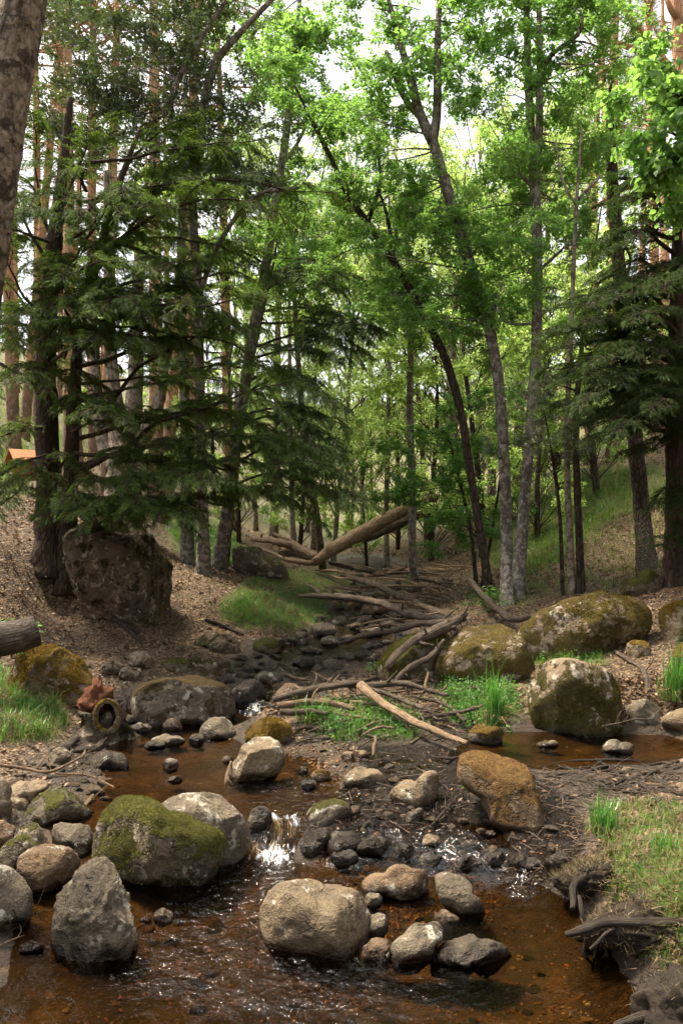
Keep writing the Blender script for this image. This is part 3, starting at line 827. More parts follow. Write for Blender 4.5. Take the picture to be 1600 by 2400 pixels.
_wzi = None
def GZW(x, y):
    """water level, looked up in a table"""
    x = np.asarray(x, float); y = np.asarray(y, float)
    i = np.clip(np.searchsorted(gx, x) - 1, 0, len(gx) - 2); j = np.clip(np.searchsorted(gy, y) - 1, 0, len(gy) - 2)
    return WZ[j, i]

# big boulders and stones one by one
rock('boulder', C1([(470,590),(540,505),(600,515),(760,580),(900,630),(1010,670),(1015,740),(980,830),(900,900),(760,930),(600,930),(500,870),(445,780),(450,660)]), 'mossy',
     'wedge shaped boulder with a thick green moss cap at the edge of the lower pool', .85, 5, planes=5, cut=.85, amp=.05, boxy=3.2, cat='boulder', fuzz=(9000, 'moss_green', 1.0))
rock('boulder', C1([(720,560),(790,520),(900,500),(980,505),(1060,560),(1130,630),(1155,690),(1120,760),(1100,810),(1010,850),(960,800),(800,700)]), 'grey',
     'smooth bare grey boulder leaning behind the moss capped wedge boulder', .55, 5, planes=5, cut=.86, amp=.04, cat='boulder')
rock('boulder', C1([(400,785),(450,785),(500,830),(545,900),(580,980),(600,1060),(630,1110),(615,1200),(560,1240),(470,1250),(370,1270),(320,1210),(265,1080),(258,980),(300,910),(350,840)]), 'grey',
     'upright pitted grey boulder with a pointed top standing in the lower pool', .85, 5, planes=9, cut=.78, amp=.10, pit=.22, cat='boulder')
rock('boulder', C1([(85,800),(140,760),(230,745),(310,760),(365,815),(340,870),(270,930),(200,980),(160,950),(95,880)]), 'brown',
     'round brown pitted stone behind the upright pointed boulder', .85, 4, planes=5, cut=.86, amp=.05, pit=.2)
rock('boulder', C1([(-110,880),(0,835),(60,870),(110,920),(140,990),(140,1060),(80,1120),(0,1150),(-110,1150)]), 'grey',
     'smooth rounded grey boulder cut by the left edge of the picture', .8, 4, planes=4, amp=.04, cat='boulder')
rock('rock', C1([(100,640),(140,635),(190,690),(230,740),(190,790),(90,820),(70,870),(20,850),(0,780),(50,700)]), 'lightmoss', 'triangular grey rock with a mossy tip above the rounded left boulder', .8, planes=10, cut=.74, amp=.08)
rock('rock', C1([(240,660),(330,645),(440,660),(445,740),(390,790),(340,780),(280,760),(235,710)]), 'grey', 'broken blocky grey rock between the triangular rock and the mossy wedge', .8, planes=12, cut=.72, amp=.09)
rock('rock', C1([(80,610),(150,510),(220,480),(330,500),(400,560),(470,570),(450,640),(330,650),(240,660),(160,650)]), 'lightmoss', 'low pale rock with a mossy patch under the pale twigs on the left bank', .8, planes=10, cut=.74, amp=.08)
rock('rock', C1([(40,480),(130,450),(220,460),(190,510),(110,560),(40,550)]), 'pale', 'flat pale rock behind the low mossy pale rock on the left bank', .9, planes=10, cut=.74, amp=.06)
rock('rock', C1([(-60,430),(15,440),(40,520),(30,620),(-60,640)]), 'grey', 'grey rock cut by the left edge below the pale twigs', .9, planes=8, cut=.76, amp=.06)
rock('rock', C1([(-60,650),(20,632),(62,650),(60,690),(20,750),(-60,760)]), 'brown', 'brown rock at the left edge beside the triangular grey rock', .9, planes=8, cut=.76, amp=.06)
rock('rock', C1([(40,540),(90,525),(130,545),(120,580),(60,585)]), 'pale', 'small pale stone on top of the left bank stones', .9, planes=8, amp=.07)
rock('rock', C1([(20,590),(60,580),(80,600),(60,630),(25,625)]), 'pale', 'smallest tan stone among the left bank stones', .9, planes=8, amp=.07)
rock('rock', C1([(245,590),(310,570),(375,590),(360,635),(280,640)]), 'pale', 'small flat tan stone in front of the low mossy pale rock', .9, planes=8, amp=.06)
rock('boulder', C1([(1200,1020),(1230,960),(1300,920),(1400,905),(1480,920),(1568,930),(1640,950),(1700,1030),(1708,1080),(1680,1150),(1620,1210),(1568,1240),(1400,1255),(1300,1235),(1240,1160),(1205,1090)]), 'pale',
     'large pale rounded boulder with a crack in the middle of the lower pool', .8, 5, planes=6, cut=.84, amp=.045, boxy=3.0, cat='boulder')
rock('boulder', C1([(1055,410),(1100,320),(1130,260),(1180,235),(1230,240),(1290,280),(1310,330),(1280,390),(1230,440),(1160,455),(1060,435)]), 'pale',
     'pale angular boulder on the right shore of the middle pool', .8, 5, planes=9, cut=.77, amp=.05, cat='boulder')
rock('boulder', C1([(1130,230),(1180,175),(1270,160),(1330,190),(1340,230),(1310,290),(1230,300),(1150,300)]), 'yellow', 'yellow mossed boulder just behind the pale angular boulder', .8, 4, planes=5, amp=.05, cat='boulder', fuzz=(3500, 'moss_yellow', .8))
rock('boulder', C3([(615,930),(640,890),(720,860),(820,850),(950,855),(1030,880),(1070,930),(1080,1000),(1060,1060),(960,1080),(860,1075),(740,1065),(640,1045),(620,990)]), 'capped',
     'broad brown topped boulder at the head of the middle pool', .6, 5, planes=5, cut=.84, amp=.04, boxy=3.4, cat='boulder')
rock('rock', C3([(920,1100),(940,1060),(1000,1035),(1060,1060),(1080,1110),(1050,1140),(980,1145),(930,1130)]), 'grey', 'round grey stone beside the small fall below the broad brown topped boulder', .9, planes=6, amp=.05)
rock('rock', C3([(1065,920),(1110,880),(1180,865),(1220,920),(1210,960),(1140,980),(1080,975)]), 'dark', 'round dark stone above the small fall next to the broad brown topped boulder', .9, planes=5, amp=.05)
rock('boulder', C3([(60,850),(90,760),(150,715),(230,700),(310,730),(360,760),(400,820),(430,880),(400,940),(330,960),(270,970),(180,960),(60,930)]), 'yellow',
     'large yellow mossed boulder behind the rotten stump on the left bank', .8, 5, planes=6, cut=.82, amp=.07, cat='boulder', fuzz=(9000, 'moss_yellow', .7))
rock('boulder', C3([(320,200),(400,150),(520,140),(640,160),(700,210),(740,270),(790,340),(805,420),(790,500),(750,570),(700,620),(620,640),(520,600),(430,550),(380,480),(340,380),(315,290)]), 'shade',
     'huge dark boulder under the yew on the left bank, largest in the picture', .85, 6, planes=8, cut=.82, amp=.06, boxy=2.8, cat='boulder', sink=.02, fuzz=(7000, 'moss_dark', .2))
rock('boulder', C3([(1045,310),(1060,255),(1130,252),(1220,285),(1300,330),(1325,370),(1310,400),(1230,385),(1100,370),(1045,345)]), 'lightmoss', 'lichened grey boulder in the grass beside the leaning alder', .7, 4, planes=6, cut=.8, amp=.05, cat='boulder')
rock('rock', C3([(1225,375),(1270,365),(1310,380),(1310,400),(1260,405),(1230,395)]), 'mossy', 'small mossy rock at the foot of the lichened grey boulder', .7, 3, amp=.07)
rock('boulder', C4([(1012,700),(1030,650),(1070,615),(1130,603),(1220,620),(1300,655),(1322,700),(1325,780),(1315,860),(1290,898),(1200,902),(1100,895),(1035,875),(1015,800)]), 'block',
     'squarish boulder with dark mossy sides and a pale top beside the right pool', .9, 5, planes=6, cut=.86, amp=.04, boxy=3.6, cat='boulder', fuzz=(11000, 'moss_dark', -.7))
rock('boulder', C4([(950,520),(1010,460),(1100,410),(1190,380),(1300,370),(1400,390),(1435,430),(1430,490),(1390,535),(1300,570),(1200,600),(1080,615),(1010,590),(970,560)]), 'slab',
     'long low mossy boulder lying behind the squarish boulder', .5, 5, planes=5, cut=.84, amp=.045, cat='boulder', fuzz=(9000, 'moss_dark', .1))
rock('boulder', C4([(430,650),(480,590),(560,530),(640,505),(710,520),(680,620),(580,700),(470,710)]), 'mossy', 'slanting slab of rock with green moss beneath the leaning dead branches', .7, 4, planes=6, cut=.82, amp=.05, cat='boulder', fuzz=(6000, 'moss_green', .9))
rock('boulder', C4([(730,510),(820,482),(900,478),(960,520),(1000,590),(1022,640),(970,690),(860,710),(720,710),(650,660),(680,570)]), 'slab', 'hump backed boulder dusted with leaves and moss between two dead branches and the long boulder', .6, 5, planes=6, cut=.84, amp=.05, cat='boulder')
rock('boulder', C4([(1490,430),(1530,405),(1600,395),(1680,420),(1680,540),(1560,560),(1500,510)]), 'yellow', 'yellow mossed boulder at the right edge, level with the long boulder', .7, 4, planes=7, amp=.06, cat='boulder', fuzz=(5000, 'moss_yellow', .6))
rock('boulder', C4([(1535,650),(1560,560),(1610,520),(1690,520),(1690,740),(1570,740)]), 'yellow', 'rusty mossed boulder at the right edge behind the tall grass', .7, 4, planes=7, amp=.06, cat='boulder')
rock('rock', C4([(1355,800),(1400,770),(1450,768),(1490,830),(1500,860),(1440,868),(1370,860)]), 'grey', 'dark hollowed grey rock to the right of the squarish boulder', .8, planes=9, cut=.76, amp=.09)
rock('rock', C4([(1490,840),(1540,805),(1600,800),(1660,830),(1660,895),(1550,892)]), 'pale', 'pale rock at the right edge of the right pool', .8, planes=6, amp=.05)
rock('boulder', C4([(1330,370),(1400,315),(1470,280),(1495,320),(1470,365),(1420,390),(1360,385)]), 'mossy', 'slanted mossy rock at the foot of the dark hillside trunk', .7, 4, planes=10, cut=.74, amp=.08)
rock('rock', C4([(1365,560),(1400,545),(1440,560),(1440,600),(1400,618),(1370,605)]), 'yellow', 'small mossy rock on the leaves behind the squarish boulder', .8, planes=8, amp=.08)
rock('boulder', C2([(550,350),(570,310),(640,305),(740,330),(830,360),(870,400),(880,470),(910,560),(925,640),(880,690),(780,690),(720,650),(670,560),(640,500),(590,480),(550,430)]), 'orange',
     'blocky boulder with an orange top on the wet mud slope', .85, 5, planes=7, cut=.84, amp=.05, boxy=3.4, cat='boulder')
rock('rock', C2([(10,430),(50,395),(120,388),(190,420),(205,465),(150,488),(60,492),(15,468)]), 'pale', 'oval pale stone on the mud to the left of the pitted stone', .9, planes=5, amp=.04, pit=.08)
rock('rock', C2([(215,520),(260,460),(340,450),(390,400),(435,395),(442,480),(430,540),(370,572),(270,578)]), 'pale', 'pale pitted stone with a raised corner on the mud slope', .9, planes=7, amp=.06, pit=.15)
rock('rock', C2([(290,635),(330,590),(375,575),(362,620),(320,652)]), 'grey', 'pointed flat stone below the pale pitted stone', .8, 3, planes=6, amp=.05)
rock('boulder', C2([(90,910),(200,870),(330,855),(385,850),(402,930),(380,1000),(310,1005),(190,975),(100,950)]), 'brown', 'flat brown slab sloping above the large pale boulder', .7, 4, planes=9, cut=.74, amp=.06)
rock('boulder', C2([(440,880),(480,865),(520,880),(600,960),(650,1020),(640,1065),(560,1068),(490,1030),(450,970)]), 'grey', 'tilted grey slab leaning down to the right below the mud lip', .7, 4, planes=8, cut=.77, amp=.06)
rock('rock', box(C2, 105, 965, 190, 1032), 'grey', 'small grey stone between the flat brown slab and the pale boulder', .8, planes=8, amp=.07)
rock('rock', C2([(110,1120),(150,1065),(185,1060),(215,1105),(195,1150),(150,1172),(115,1160)]), 'grey', 'small grey angular stone to the right of the large pale boulder', .8, planes=9, amp=.07)
rock('boulder', C2([(225,1210),(290,1150),(380,1105),(450,1095),(472,1140),(430,1200),(370,1270),(300,1292),(235,1280)]), 'grey', 'smooth elongated grey stone at the near edge of the stone row', .8, 4, planes=6, cut=.78, amp=.05)
rock('rock', C2([(80,1240),(120,1195),(190,1175),(240,1200),(235,1250),(160,1275),(95,1268)]), 'brown', 'small brown stone wedged to the left of the elongated grey stone', .8, planes=8, amp=.07)
rock('boulder', C2([(415,1275),(450,1210),(520,1180),(640,1175),(720,1200),(778,1245),(740,1270),(600,1290),(480,1315),(420,1308)]), 'dark', 'low dark furrowed stone lying nearest in the lower pool', .7, 4, planes=7, cut=.76, amp=.09)
rock('rock', C2([(395,1085),(440,1052),(500,1058),(548,1090),(500,1102),(430,1100)]), 'brown', 'thin flat stone between the tilted slab and the elongated grey stone', .8, 3, planes=6, amp=.05)
rock('rock', box(C2, 50, 1163, 125, 1205), 'dark', 'small dark stone at the foot of the large pale boulder', .8, 3, planes=6, amp=.06)
rock('rock', C1([(1140,610),(1190,565),(1230,575),(1242,650),(1205,695),(1150,680)]), 'wetrock', 'wet dark stone at the left of the white fall', .9, 4, planes=8, amp=.06)
rock('rock', C1([(1400,610),(1470,545),(1550,530),(1610,560),(1600,640),(1440,655)]), 'lightmoss', 'wet grey rock with a mossy face to the right of the white fall', .9, 4, planes=8, amp=.07)
rock('rock', C1([(1380,740),(1420,690),(1490,670),(1530,720),(1500,790),(1420,800)]), 'wetrock', 'wet black rock splashed by the white fall', .9, 4, planes=9, amp=.09)
rock('rock', C1([(1490,720),(1560,680),(1650,700),(1660,770),(1570,800),(1500,790)]), 'wetrock', 'wet black rock in the mud lip to the right of the splashed rock', .9, 4, planes=9, amp=.09)
for b, mt, lb in [
    ((C1, 590, 188, 700, 230), 'grey', 'flat grey stone below the broad brown topped boulder'),
    ((C1, 745, 165, 840, 222), 'brown', 'angular tan stone before the middle of the broad brown topped boulder'),
    ((C1, 690, 238, 855, 292), 'grey', 'long low grey stone in the water of the middle pool'),
    ((C1, 660, 262, 765, 308), 'dark', 'dark flat stone touching the long low grey stone'),
    ((C1, 745, 345, 822, 408), 'grey', 'lone grey stone standing in the open middle pool'),
    ((C1, 768, 428, 838, 462), 'pale', 'small stone just awash nearer than the lone grey stone'),
    ((C1, 230, 295, 325, 378), 'grey', 'grey stone on the shore in front of the rotten stump'),
    ((C1, 425, 315, 590, 408), 'dark', 'rounded dark rock half in the pool under the stump roots'),
    ((C1, 868, 230, 940, 290), 'dark', 'dark wet stone to the left of the round grey stone by the fall'),
    ((C1, 560, 145, 625, 190), 'dark', 'small dark stone against the left end of the broad brown topped boulder'),
    ((C1, 700, 1040, 800, 1102), 'brown', 'small brown wedge stone poking out of the lower pool'),
    ((C1, 95, 1190, 200, 1242), 'grey', 'low grey stone in the dark water under the upright pointed boulder'),
    ((C1, 640, 1075, 700, 1102), 'brown', 'tiny brown stone beside the small brown wedge stone'),
    ((C2, 1190, 270, 1340, 332), 'grey', 'flat ribbed stone standing in the right pool'),
    ((C2, 890, 264, 1000, 300), 'pale', 'flat pinkish stone awash in the right pool near the squarish boulder'),
    ((C2, 1280, 385, 1340, 416), 'pale', 'small round tan stone on the root mat'),
    ((C2, 370, 695, 465, 756), 'pale', 'pale tapering stone near the mud lip'),
    ((C2, 615, 665, 665, 700), 'pale', 'left of two small tan pebbles below the orange topped boulder'),
    ((C2, 645, 680, 712, 706), 'pale', 'right of two small tan pebbles below the orange topped boulder'),
    ((C2, 0, 310, 65, 370), 'pale', 'pale stone at the near end of the driftwood bar'),
    ((C2, 75, 310, 125, 352), 'brown', 'small brown stone at the near end of the driftwood bar'),
    ((C2, 975, 880, 1040, 915), 'pale', 'small pale stone on the edge of the undercut mud'),
    ((C2, 580, 195, 750, 290), 'yellow', 'mossy hummock stone under the tall grass tuft'),
    ((C2, 1360, 700, 1420, 740), 'grey', 'small grey stone in the near grass bank'),
    ((C2, 300, 560, 340, 590), 'grey', 'tiny grey stone between the pitted stone and the twigs'),
    ((C2, 665, 745, 720, 800), 'brown', 'small brown stone above the mud overhang'),
    ((C2, 190, 590, 240, 640), 'wetrock', 'tiny wet stone on the mud below the oval pale stone'),
    ((C1, 1020, 335, 1075, 370), 'pale', 'small pale stone at the left foot of the pale angular boulder'),
    ((C1, 1365, 385, 1415, 420), 'grey', 'small grey stone on the sand to the right of the pale angular boulder'),
    ((C1, 1430, 395, 1520, 460), 'orange', 'orange stained stone glowing at the edge of the sand'),
    ((C1, 1380, 445, 1455, 490), 'wetrock', 'wet dark stone in the outflow beside the orange stained stone'),
    ]:
    lv = 4 if (b[3] - b[1]) > 60 else 3
    rock('rock', box(*b), mt, lb, .85, lv, planes=8, cut=.78, amp=.06)

for b, lb in [((C2, 60, 700, 240, 800), 'black wet ledge at the left end of the mud lip'), ((C2, 240, 735, 350, 815), 'small black wet ledge next to the left end of the mud lip'), ((C2, 345, 785, 480, 855), 'black wet ledge under the pale tapering stone'),
              ((C2, 520, 790, 650, 868), 'black wet ledge beside the forked twig'), ((C2, 640, 770, 770, 850), 'rounded black wet ledge in the middle of the mud lip'), ((C2, 760, 785, 935, 870), 'long black wet ledge with water trickling over it'), ((C2, 930, 785, 1160, 890), 'broad dark wet ledge at the right end of the mud lip'),
              ((C1, 1520, 760, 1640, 850), 'low black wet ledge beside the splashed rock'), ((C2, 690, 560, 790, 620), 'small wet hump of dark rock on the mud slope')]:
    rock('ledge', box(*b), 'wetrock', lb, .9, 4, planes=9, cut=.74, amp=.12)
M['earth'] = plain_mat('dark_bank_earth', (0.008, 0.006, 0.004), (0.034, 0.025, 0.017), 22, 0.95, 1.0)
def turf(outline, label, Y, thick, n):
    return rock('earth_bank', outline, 'earth', label, thick, 5, planes=2, amp=.20, boxy=2.2, Y=Y, cat='bank', sink=0.0, fuzz=(n, 'straw', .9, 6.0))
turf([(1335,2172),(1400,2150),(1480,2125),(1580,2110),(1700,2110),(1780,2150),(1700,2195),(1560,2205),(1440,2200),(1370,2190)], 'overhanging earth lip of the near right bank above a dark hollow', 2.95, .9, 2600)
turf([(1500,2345),(1560,2315),(1640,2290),(1760,2300),(1760,2480),(1580,2480),(1510,2420)], 'lump of dark earth at the lower right corner', 2.5, .8, 700)
turf([(1300,2062),(1340,2040),(1390,2025),(1440,2040),(1430,2075),(1380,2090),(1320,2085)], 'small overhang of earth where the mud meets the near bank', 3.42, .9, 900)
# dark mossy rocks along the far side of the stream (left bank)
for b, mt, lb in [
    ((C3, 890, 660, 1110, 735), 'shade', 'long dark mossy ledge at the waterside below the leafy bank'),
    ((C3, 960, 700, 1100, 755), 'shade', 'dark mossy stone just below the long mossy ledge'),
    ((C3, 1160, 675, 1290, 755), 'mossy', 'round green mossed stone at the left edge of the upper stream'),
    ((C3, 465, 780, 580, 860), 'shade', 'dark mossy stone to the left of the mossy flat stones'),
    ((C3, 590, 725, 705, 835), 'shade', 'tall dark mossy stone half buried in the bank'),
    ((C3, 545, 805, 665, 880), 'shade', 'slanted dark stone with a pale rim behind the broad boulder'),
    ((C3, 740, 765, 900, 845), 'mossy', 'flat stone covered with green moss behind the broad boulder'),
    ((C3, 875, 760, 925, 800), 'mossy', 'small round mossy stone behind the flat green one'),
    ((C3, 905, 775, 1000, 835), 'lightmoss', 'grey stone with a mossy side next to the flat green mossed stone'),
    ((C3, 845, 820, 1025, 880), 'capped', 'low brown stone directly behind the broad brown topped boulder'),
    ((C3, 1165, 830, 1305, 892), 'grey', 'flat grey stone standing in the shallow of the upper stream'),
    ((C3, 1340, 755, 1440, 815), 'dark', 'dark pyramid stone in the middle of the upper stream'),
    ((C3, 1255, 900, 1440, 985), 'brown', 'flat tan slab at the left end of the driftwood'),
    ]:
    rock('rock', box(*b), mt, lb, .75, 4, planes=7, cut=.78, amp=.06)
for b, mt, lb in [
    ((C5, 845, 370, 1040, 475), 'brown', 'large flat faced tan rock in the stream under the forked dead branch'),
    ((C5, 500, 510, 675, 610), 'grey', 'grey boulder below the grassy lip of the left bank'),
    ((C5, 570, 595, 700, 675), 'grey', 'flat grey stone in front of the boulder below the grassy lip'),
    ((C5, 380, 570, 500, 620), 'grey', 'low grey stone against the undercut grassy bank'),
    ((C5, 960, 485, 1070, 560), 'grey', 'pale faced stone to the right of the stone jumble'),
    ((C5, 1015, 440, 1125, 505), 'dark', 'dark angular stone behind the pale faced stone'),
    ((C5, 650, 470, 760, 530), 'grey', 'long tilted stone at the back of the stone jumble'),
    ((C5, 755, 510, 880, 570), 'dark', 'dark boat shaped stone in the middle of the stone jumble'),
    ((C5, 810, 465, 940, 530), 'dark', 'dark ridged stone at the top of the stone jumble'),
    ((C5, 830, 535, 990, 605), 'grey', 'smooth slanted stone under the long mid branch'),
    ((C5, 700, 590, 800, 640), 'brown', 'tan stone at the tip of the long mid branch'),
    ((C5, 430, 675, 590, 725), 'dark', 'long flat dark stone reaching into the stream from the left'),
    ((C5, 680, 705, 810, 765), 'dark', 'flat dark stone on the right of the stream channel'),
    ((C5, 800, 695, 960, 775), 'dark', 'wide dark stone against the slanting mossy slab'),
    ((C5, 840, 650, 1000, 700), 'dark', 'flat dark stone upstream of the wide dark stone'),
    ((C5, 665, 830, 760, 872), 'dark', 'low dark stone alone in the open stream'),
    ((C5, 980, 625, 1060, 670), 'grey', 'small flat stone near the slanting mossy slab'),
    ((C5, 740, 360, 850, 420), 'brown', 'brown stone behind the jumble beside the grassy bank'),
    ((C5, 650, 385, 740, 430), 'mossy', 'small mossy stone at the corner of the grassy bank'),
    ((C5, 420, 615, 510, 660), 'dark', 'small dark stone at the water line under the bank'),
    ((C5, 690, 870, 760, 905), 'dark', 'small dark stone near the driftwood end'),
    ((C5, 900, 310, 1050, 365), 'mossy', 'mossy stone beneath the far end of the forked branch'),
    ((C5, 900, 705, 975, 790), 'dark', 'upright dark stone touching the slanting mossy slab'),
    ]:
    rock('rock', box(*b), mt, lb, .8, 4 if b[3] - b[1] > 130 else 3, planes=9, cut=.74, amp=.06)

# cobbles of the upper stream bed and the shores: one mesh per shape, shared by the copies
cob = []
for k in range(10):
    r = np.random.default_rng(900 + k); v, f = ico(3)
    q = v * np.array([1, r.uniform(.6, .9), r.uniform(.32, .55)])
    for _ in range(8):
        nn = unit(r.normal(size=3)); e = v @ nn - .72 * r.uniform(.85, 1.15); q = q - np.maximum(e, 0)[:, None] * nn * np.array([1, .8, .5]) * .9
    q *= (1 + .08 * fbm(v * 2.2 + k * 9, 3))[:, None]
    mb = MB(); mb.add(q, f, wet=np.clip(.35 - q[:, 2] * 1.6, 0, 1)); cob.append(mb.mesh('cobble'))
def cobbles(n, poly, smin, smax, mats, label, group, seed, name='cobble'):
    r = np.random.default_rng(seed); poly = np.array(poly, float); got = 0
    while got < n:
        x = r.uniform(poly[:, 0].min(), poly[:, 0].max(), 200); y = r.uniform(poly[:, 1].min(), poly[:, 1].max(), 200)
        ok = poly_in(x, y, poly); h = hit(x[ok], y[ok])
        for p in h:
            if got >= n: break
            if not np.isfinite(p).all(): continue
            s = math.exp(r.uniform(math.log(smin), math.log(smax)))
            if any((p[0] - c[0]) ** 2 + (p[1] - c[1]) ** 2 < (0.75 * (s + q)) ** 2 for c, q, _ in ROCKS): continue
            me = cob[r.integers(len(cob))]
            mt = mats[r.integers(len(mats))]
            key = me.name + mt
            if key not in _cobm:
                m2 = me.copy(); m2.materials.clear(); m2.materials.append(M[mt]); _cobm[key] = m2
            o = bpy.data.objects.new(name, _cobm[key]); COL.objects.link(o)
            zt = max(p[2], terrain(p[0], p[1]))
            o.location = (p[0], p[1], zt + s * .12); o.scale = (s, s, s * r.uniform(.8, 1.3))
            o.rotation_euler = (r.uniform(-.3, .3), r.uniform(-.3, .3), r.uniform(0, 6.28))
            tag(o, label, 'stone', group)
            ROCKS.append((np.array(p), s * .8, o)); got += 1
_cobm = {}
cobbles(85, [(480,1600),(560,1520),(660,1480),(760,1440),(830,1400),(900,1400),(960,1440),(900,1500),(860,1560),(700,1590),(600,1620)], .05, .13, ['dark', 'dark', 'grey', 'brown'],
        'small flat dark cobble lying in the upper stream bed among many alike', 'cobbles of the upper stream bed', 51)
cobbles(32, [(780,1400),(860,1330),(930,1320),(980,1380),(920,1430)], .07, .17, ['dark', 'grey', 'brown'],
        'small grey stone in the far stream bed under the forked dead branch', 'stones of the far stream bed', 52)
cobbles(30, [(0,1790),(230,1780),(280,1850),(220,1900),(0,1900)], .02, .06, ['grey', 'pale', 'brown'],
        'small loose stone among the pale rocks of the left shore', 'loose stones of the left shore', 53)
cobbles(34, [(820,2020),(1080,2040),(1130,2150),(1000,2230),(860,2200),(820,2100)], .015, .045, ['brown', 'dark', 'orange', 'brown'],
        'small brown stone on the wet gravel between the slabs of the lower pool', 'small stones of the lower gravel', 54)
cobbles(30, [(620,1700),(800,1730),(900,1770),(800,1850),(700,1860),(640,1800)], .015, .04, ['pale', 'brown', 'dark', 'orange'],
        'small stone on the sandy spit below the driftwood', 'small stones of the sandy spit', 55)
cobbles(34, [(350,2180),(650,2080),(1000,2300),(1250,2200),(1340,2400),(250,2400),(350,2260)], .02, .05, ['brown', 'dark', 'dark', 'orange'],
        'small brown stone under the water of the lower pool', 'stones under the lower pool', 56)
cobbles(50, [(780,1780),(1050,1800),(1300,1900),(1330,2020),(1200,2030),(800,1980)], .012, .05, ['wetrock2', 'brown', 'grey'] if False else ['dark', 'brown', 'grey'],
        'small stone stuck in the wet mud slope', 'small stones of the mud slope', 57)
# ------------------------------------------------------------------ logs, dead branches, stump, roots
def limb_mesh(mb, pts, rad, sides=9, rough=0.16, freq=9.0, n=None, seed=0.0, wob_k=1.0):
    pts = np.asarray(pts, float); rad = np.asarray(rad, float)
    L = np.linalg.norm(np.diff(pts, axis=0), axis=1).sum()
    n = n or int(max(6, min(70, L / max(rad.mean() * 0.9, 0.012))))
    q = smooth_path(np.concatenate([pts, rad[:, None]], 1), n)
    c, r = q[:, :3], np.maximum(q[:, 3], 0.0015)
    wob = np.stack([fbm(c * 2.3 + seed + k * 31, 3) for k in range(3)], -1)
    e = np.sin(np.linspace(0, np.pi, n))[:, None]
    kn = int(max(4, min(14, L / .22))); gk = np.random.default_rng(int(abs(seed) * 97 + 11)); kv = gk.normal(size=(kn, 3)) * .32
    wob = wob * .6 + np.stack([np.interp(np.linspace(0, 1, n), np.linspace(0, 1, kn), kv[:, k]) for k in range(3)], -1)
    c = c + wob * e * min(0.06, 0.6 * rad.mean() + 0.012) * wob_k
    v, f, cap = tubes(c, r, sides, True, rough, freq, seed)
    along = np.repeat(np.linspace(0, L, n), sides); turn = np.tile(np.abs(np.linspace(-1, 1, sides + 1)[:-1]), n)
    along = np.concatenate([along, [0, L]]); turn = np.concatenate([turn, [.5, .5]])
    n0 = mb.n
    mb.add(v, f, along=along, turn=turn); mb.f.append(np.asarray(cap, np.int32) + n0)
    return c, r

def stubs(mb, c, r, k, seed, lmin=.04, lmax=.2):
    g = np.random.default_rng(seed)
    for _ in range(k):
        i = g.integers(2, len(c) - 2)
        d = unit(g.normal(size=3) * np.array([1, 1, .8]) + np.array([0, 0, .4])); t = unit(c[i + 1] - c[i - 1]); d = unit(d - t * (d @ t) + t * g.uniform(-.2, .7))
        L = g.uniform(lmin, lmax); rr = r[i] * g.uniform(.22, .45)
        limb_mesh(mb, [c[i], c[i] + d * L * .5 + g.normal(size=3) * L * .08, c[i] + d * L], [rr, rr * .8, rr * .45], 5, .1)

def branch(name, label, path, wpx, mat='stick', lift=0.0, on_ground=True, nst=3, cat='branch', group=None, forks=(), sides=8, rough=.24):
    """path: (px, py[, Y]); without Y the point lies on the ground; wpx: widths in pixels along it"""
    pts = []
    for q in path:
        if len(q) == 3 and q[2] is not None: pts.append(P(q[0], q[1], q[2]))
        else:
            h = hit([q[0]], [q[1]], floor=lambda x, y: np.where(terrain(x, y) < GZW(x, y), GZW(x, y), -9))[0]
            pts.append(h + np.array([0, 0, lift]))
    pts = np.array(pts)
    w = np.interp(np.linspace(0, 1, len(pts)), np.linspace(0, 1, len(wpx)), wpx) / F * pts[:, 1] / 2
    if on_ground:
        pts[:, 2] += w * .8
    e = thing(name, label, cat, tuple(pts[0]), group)
    mb = MB(); c, r = limb_mesh(mb, pts, w, sides, rough, seed=len(ROOTS) * 3.7, wob_k=.5 if w.mean() > .1 else 1.0)
    if nst: stubs(mb, c, r, nst, len(ROOTS))
    obj('stem', mb, M[mat], e)
    for fp, fw in forks:
        fpts = np.array([P(*q) for q in fp]); fr = np.interp(np.linspace(0, 1, len(fpts)), np.linspace(0, 1, len(fw)), fw) / F * fpts[:, 1] / 2
        mb = MB(); c, r = limb_mesh(mb, fpts, fr, 6, rough, seed=len(ROOTS) * 1.7)
        obj('side_branch', mb, M[mat], e)
    return e

# great fallen trunk across the valley and the ones around it
branch('fallen_tree', 'big bare fallen trunk slanting up to the right across the valley', [(735,1318,14.1),(800,1275,14.6),(870,1235,15.2),(940,1200,16),(1020,1165,17)], [20,32,32,28,20], 'log', on_ground=False, cat='log', sides=16, rough=.2)
branch('fallen_tree', 'dark underside log below the big bare fallen trunk', [(860,1262,16.2),(930,1228,16.8),(1020,1192,17.5)], [18,22,14], 'stick', on_ground=False, cat='log', sides=10)
branch('fallen_log', 'upper pale log of the heap beside the lichened boulder', [(590,1262,15.5),(650,1272,15),(700,1288,14.8),(738,1306,14.6)], [12,17,20,14], 'log', on_ground=False, cat='log', sides=10)
branch('fallen_log', 'forked pale log at the bottom of the heap beside the lichened boulder', [(610,1285,14.9),(660,1306,14.6),(700,1318,14.3),(745,1318,14.1)], [8,10,12,14], 'log', on_ground=False, cat='log')
branch('fallen_log', 'thin pale pole lying on top of the log heap', [(640,1250,15.6),(680,1268,15.2),(720,1290,14.9)], [6,9,6], 'log', on_ground=False, cat='log')
branch('fallen_log', 'dark log in the middle of the log heap', [(655,1297,15),(700,1300,14.8),(740,1312,14.6)], [14,16,12], 'stick', on_ground=False, cat='log')
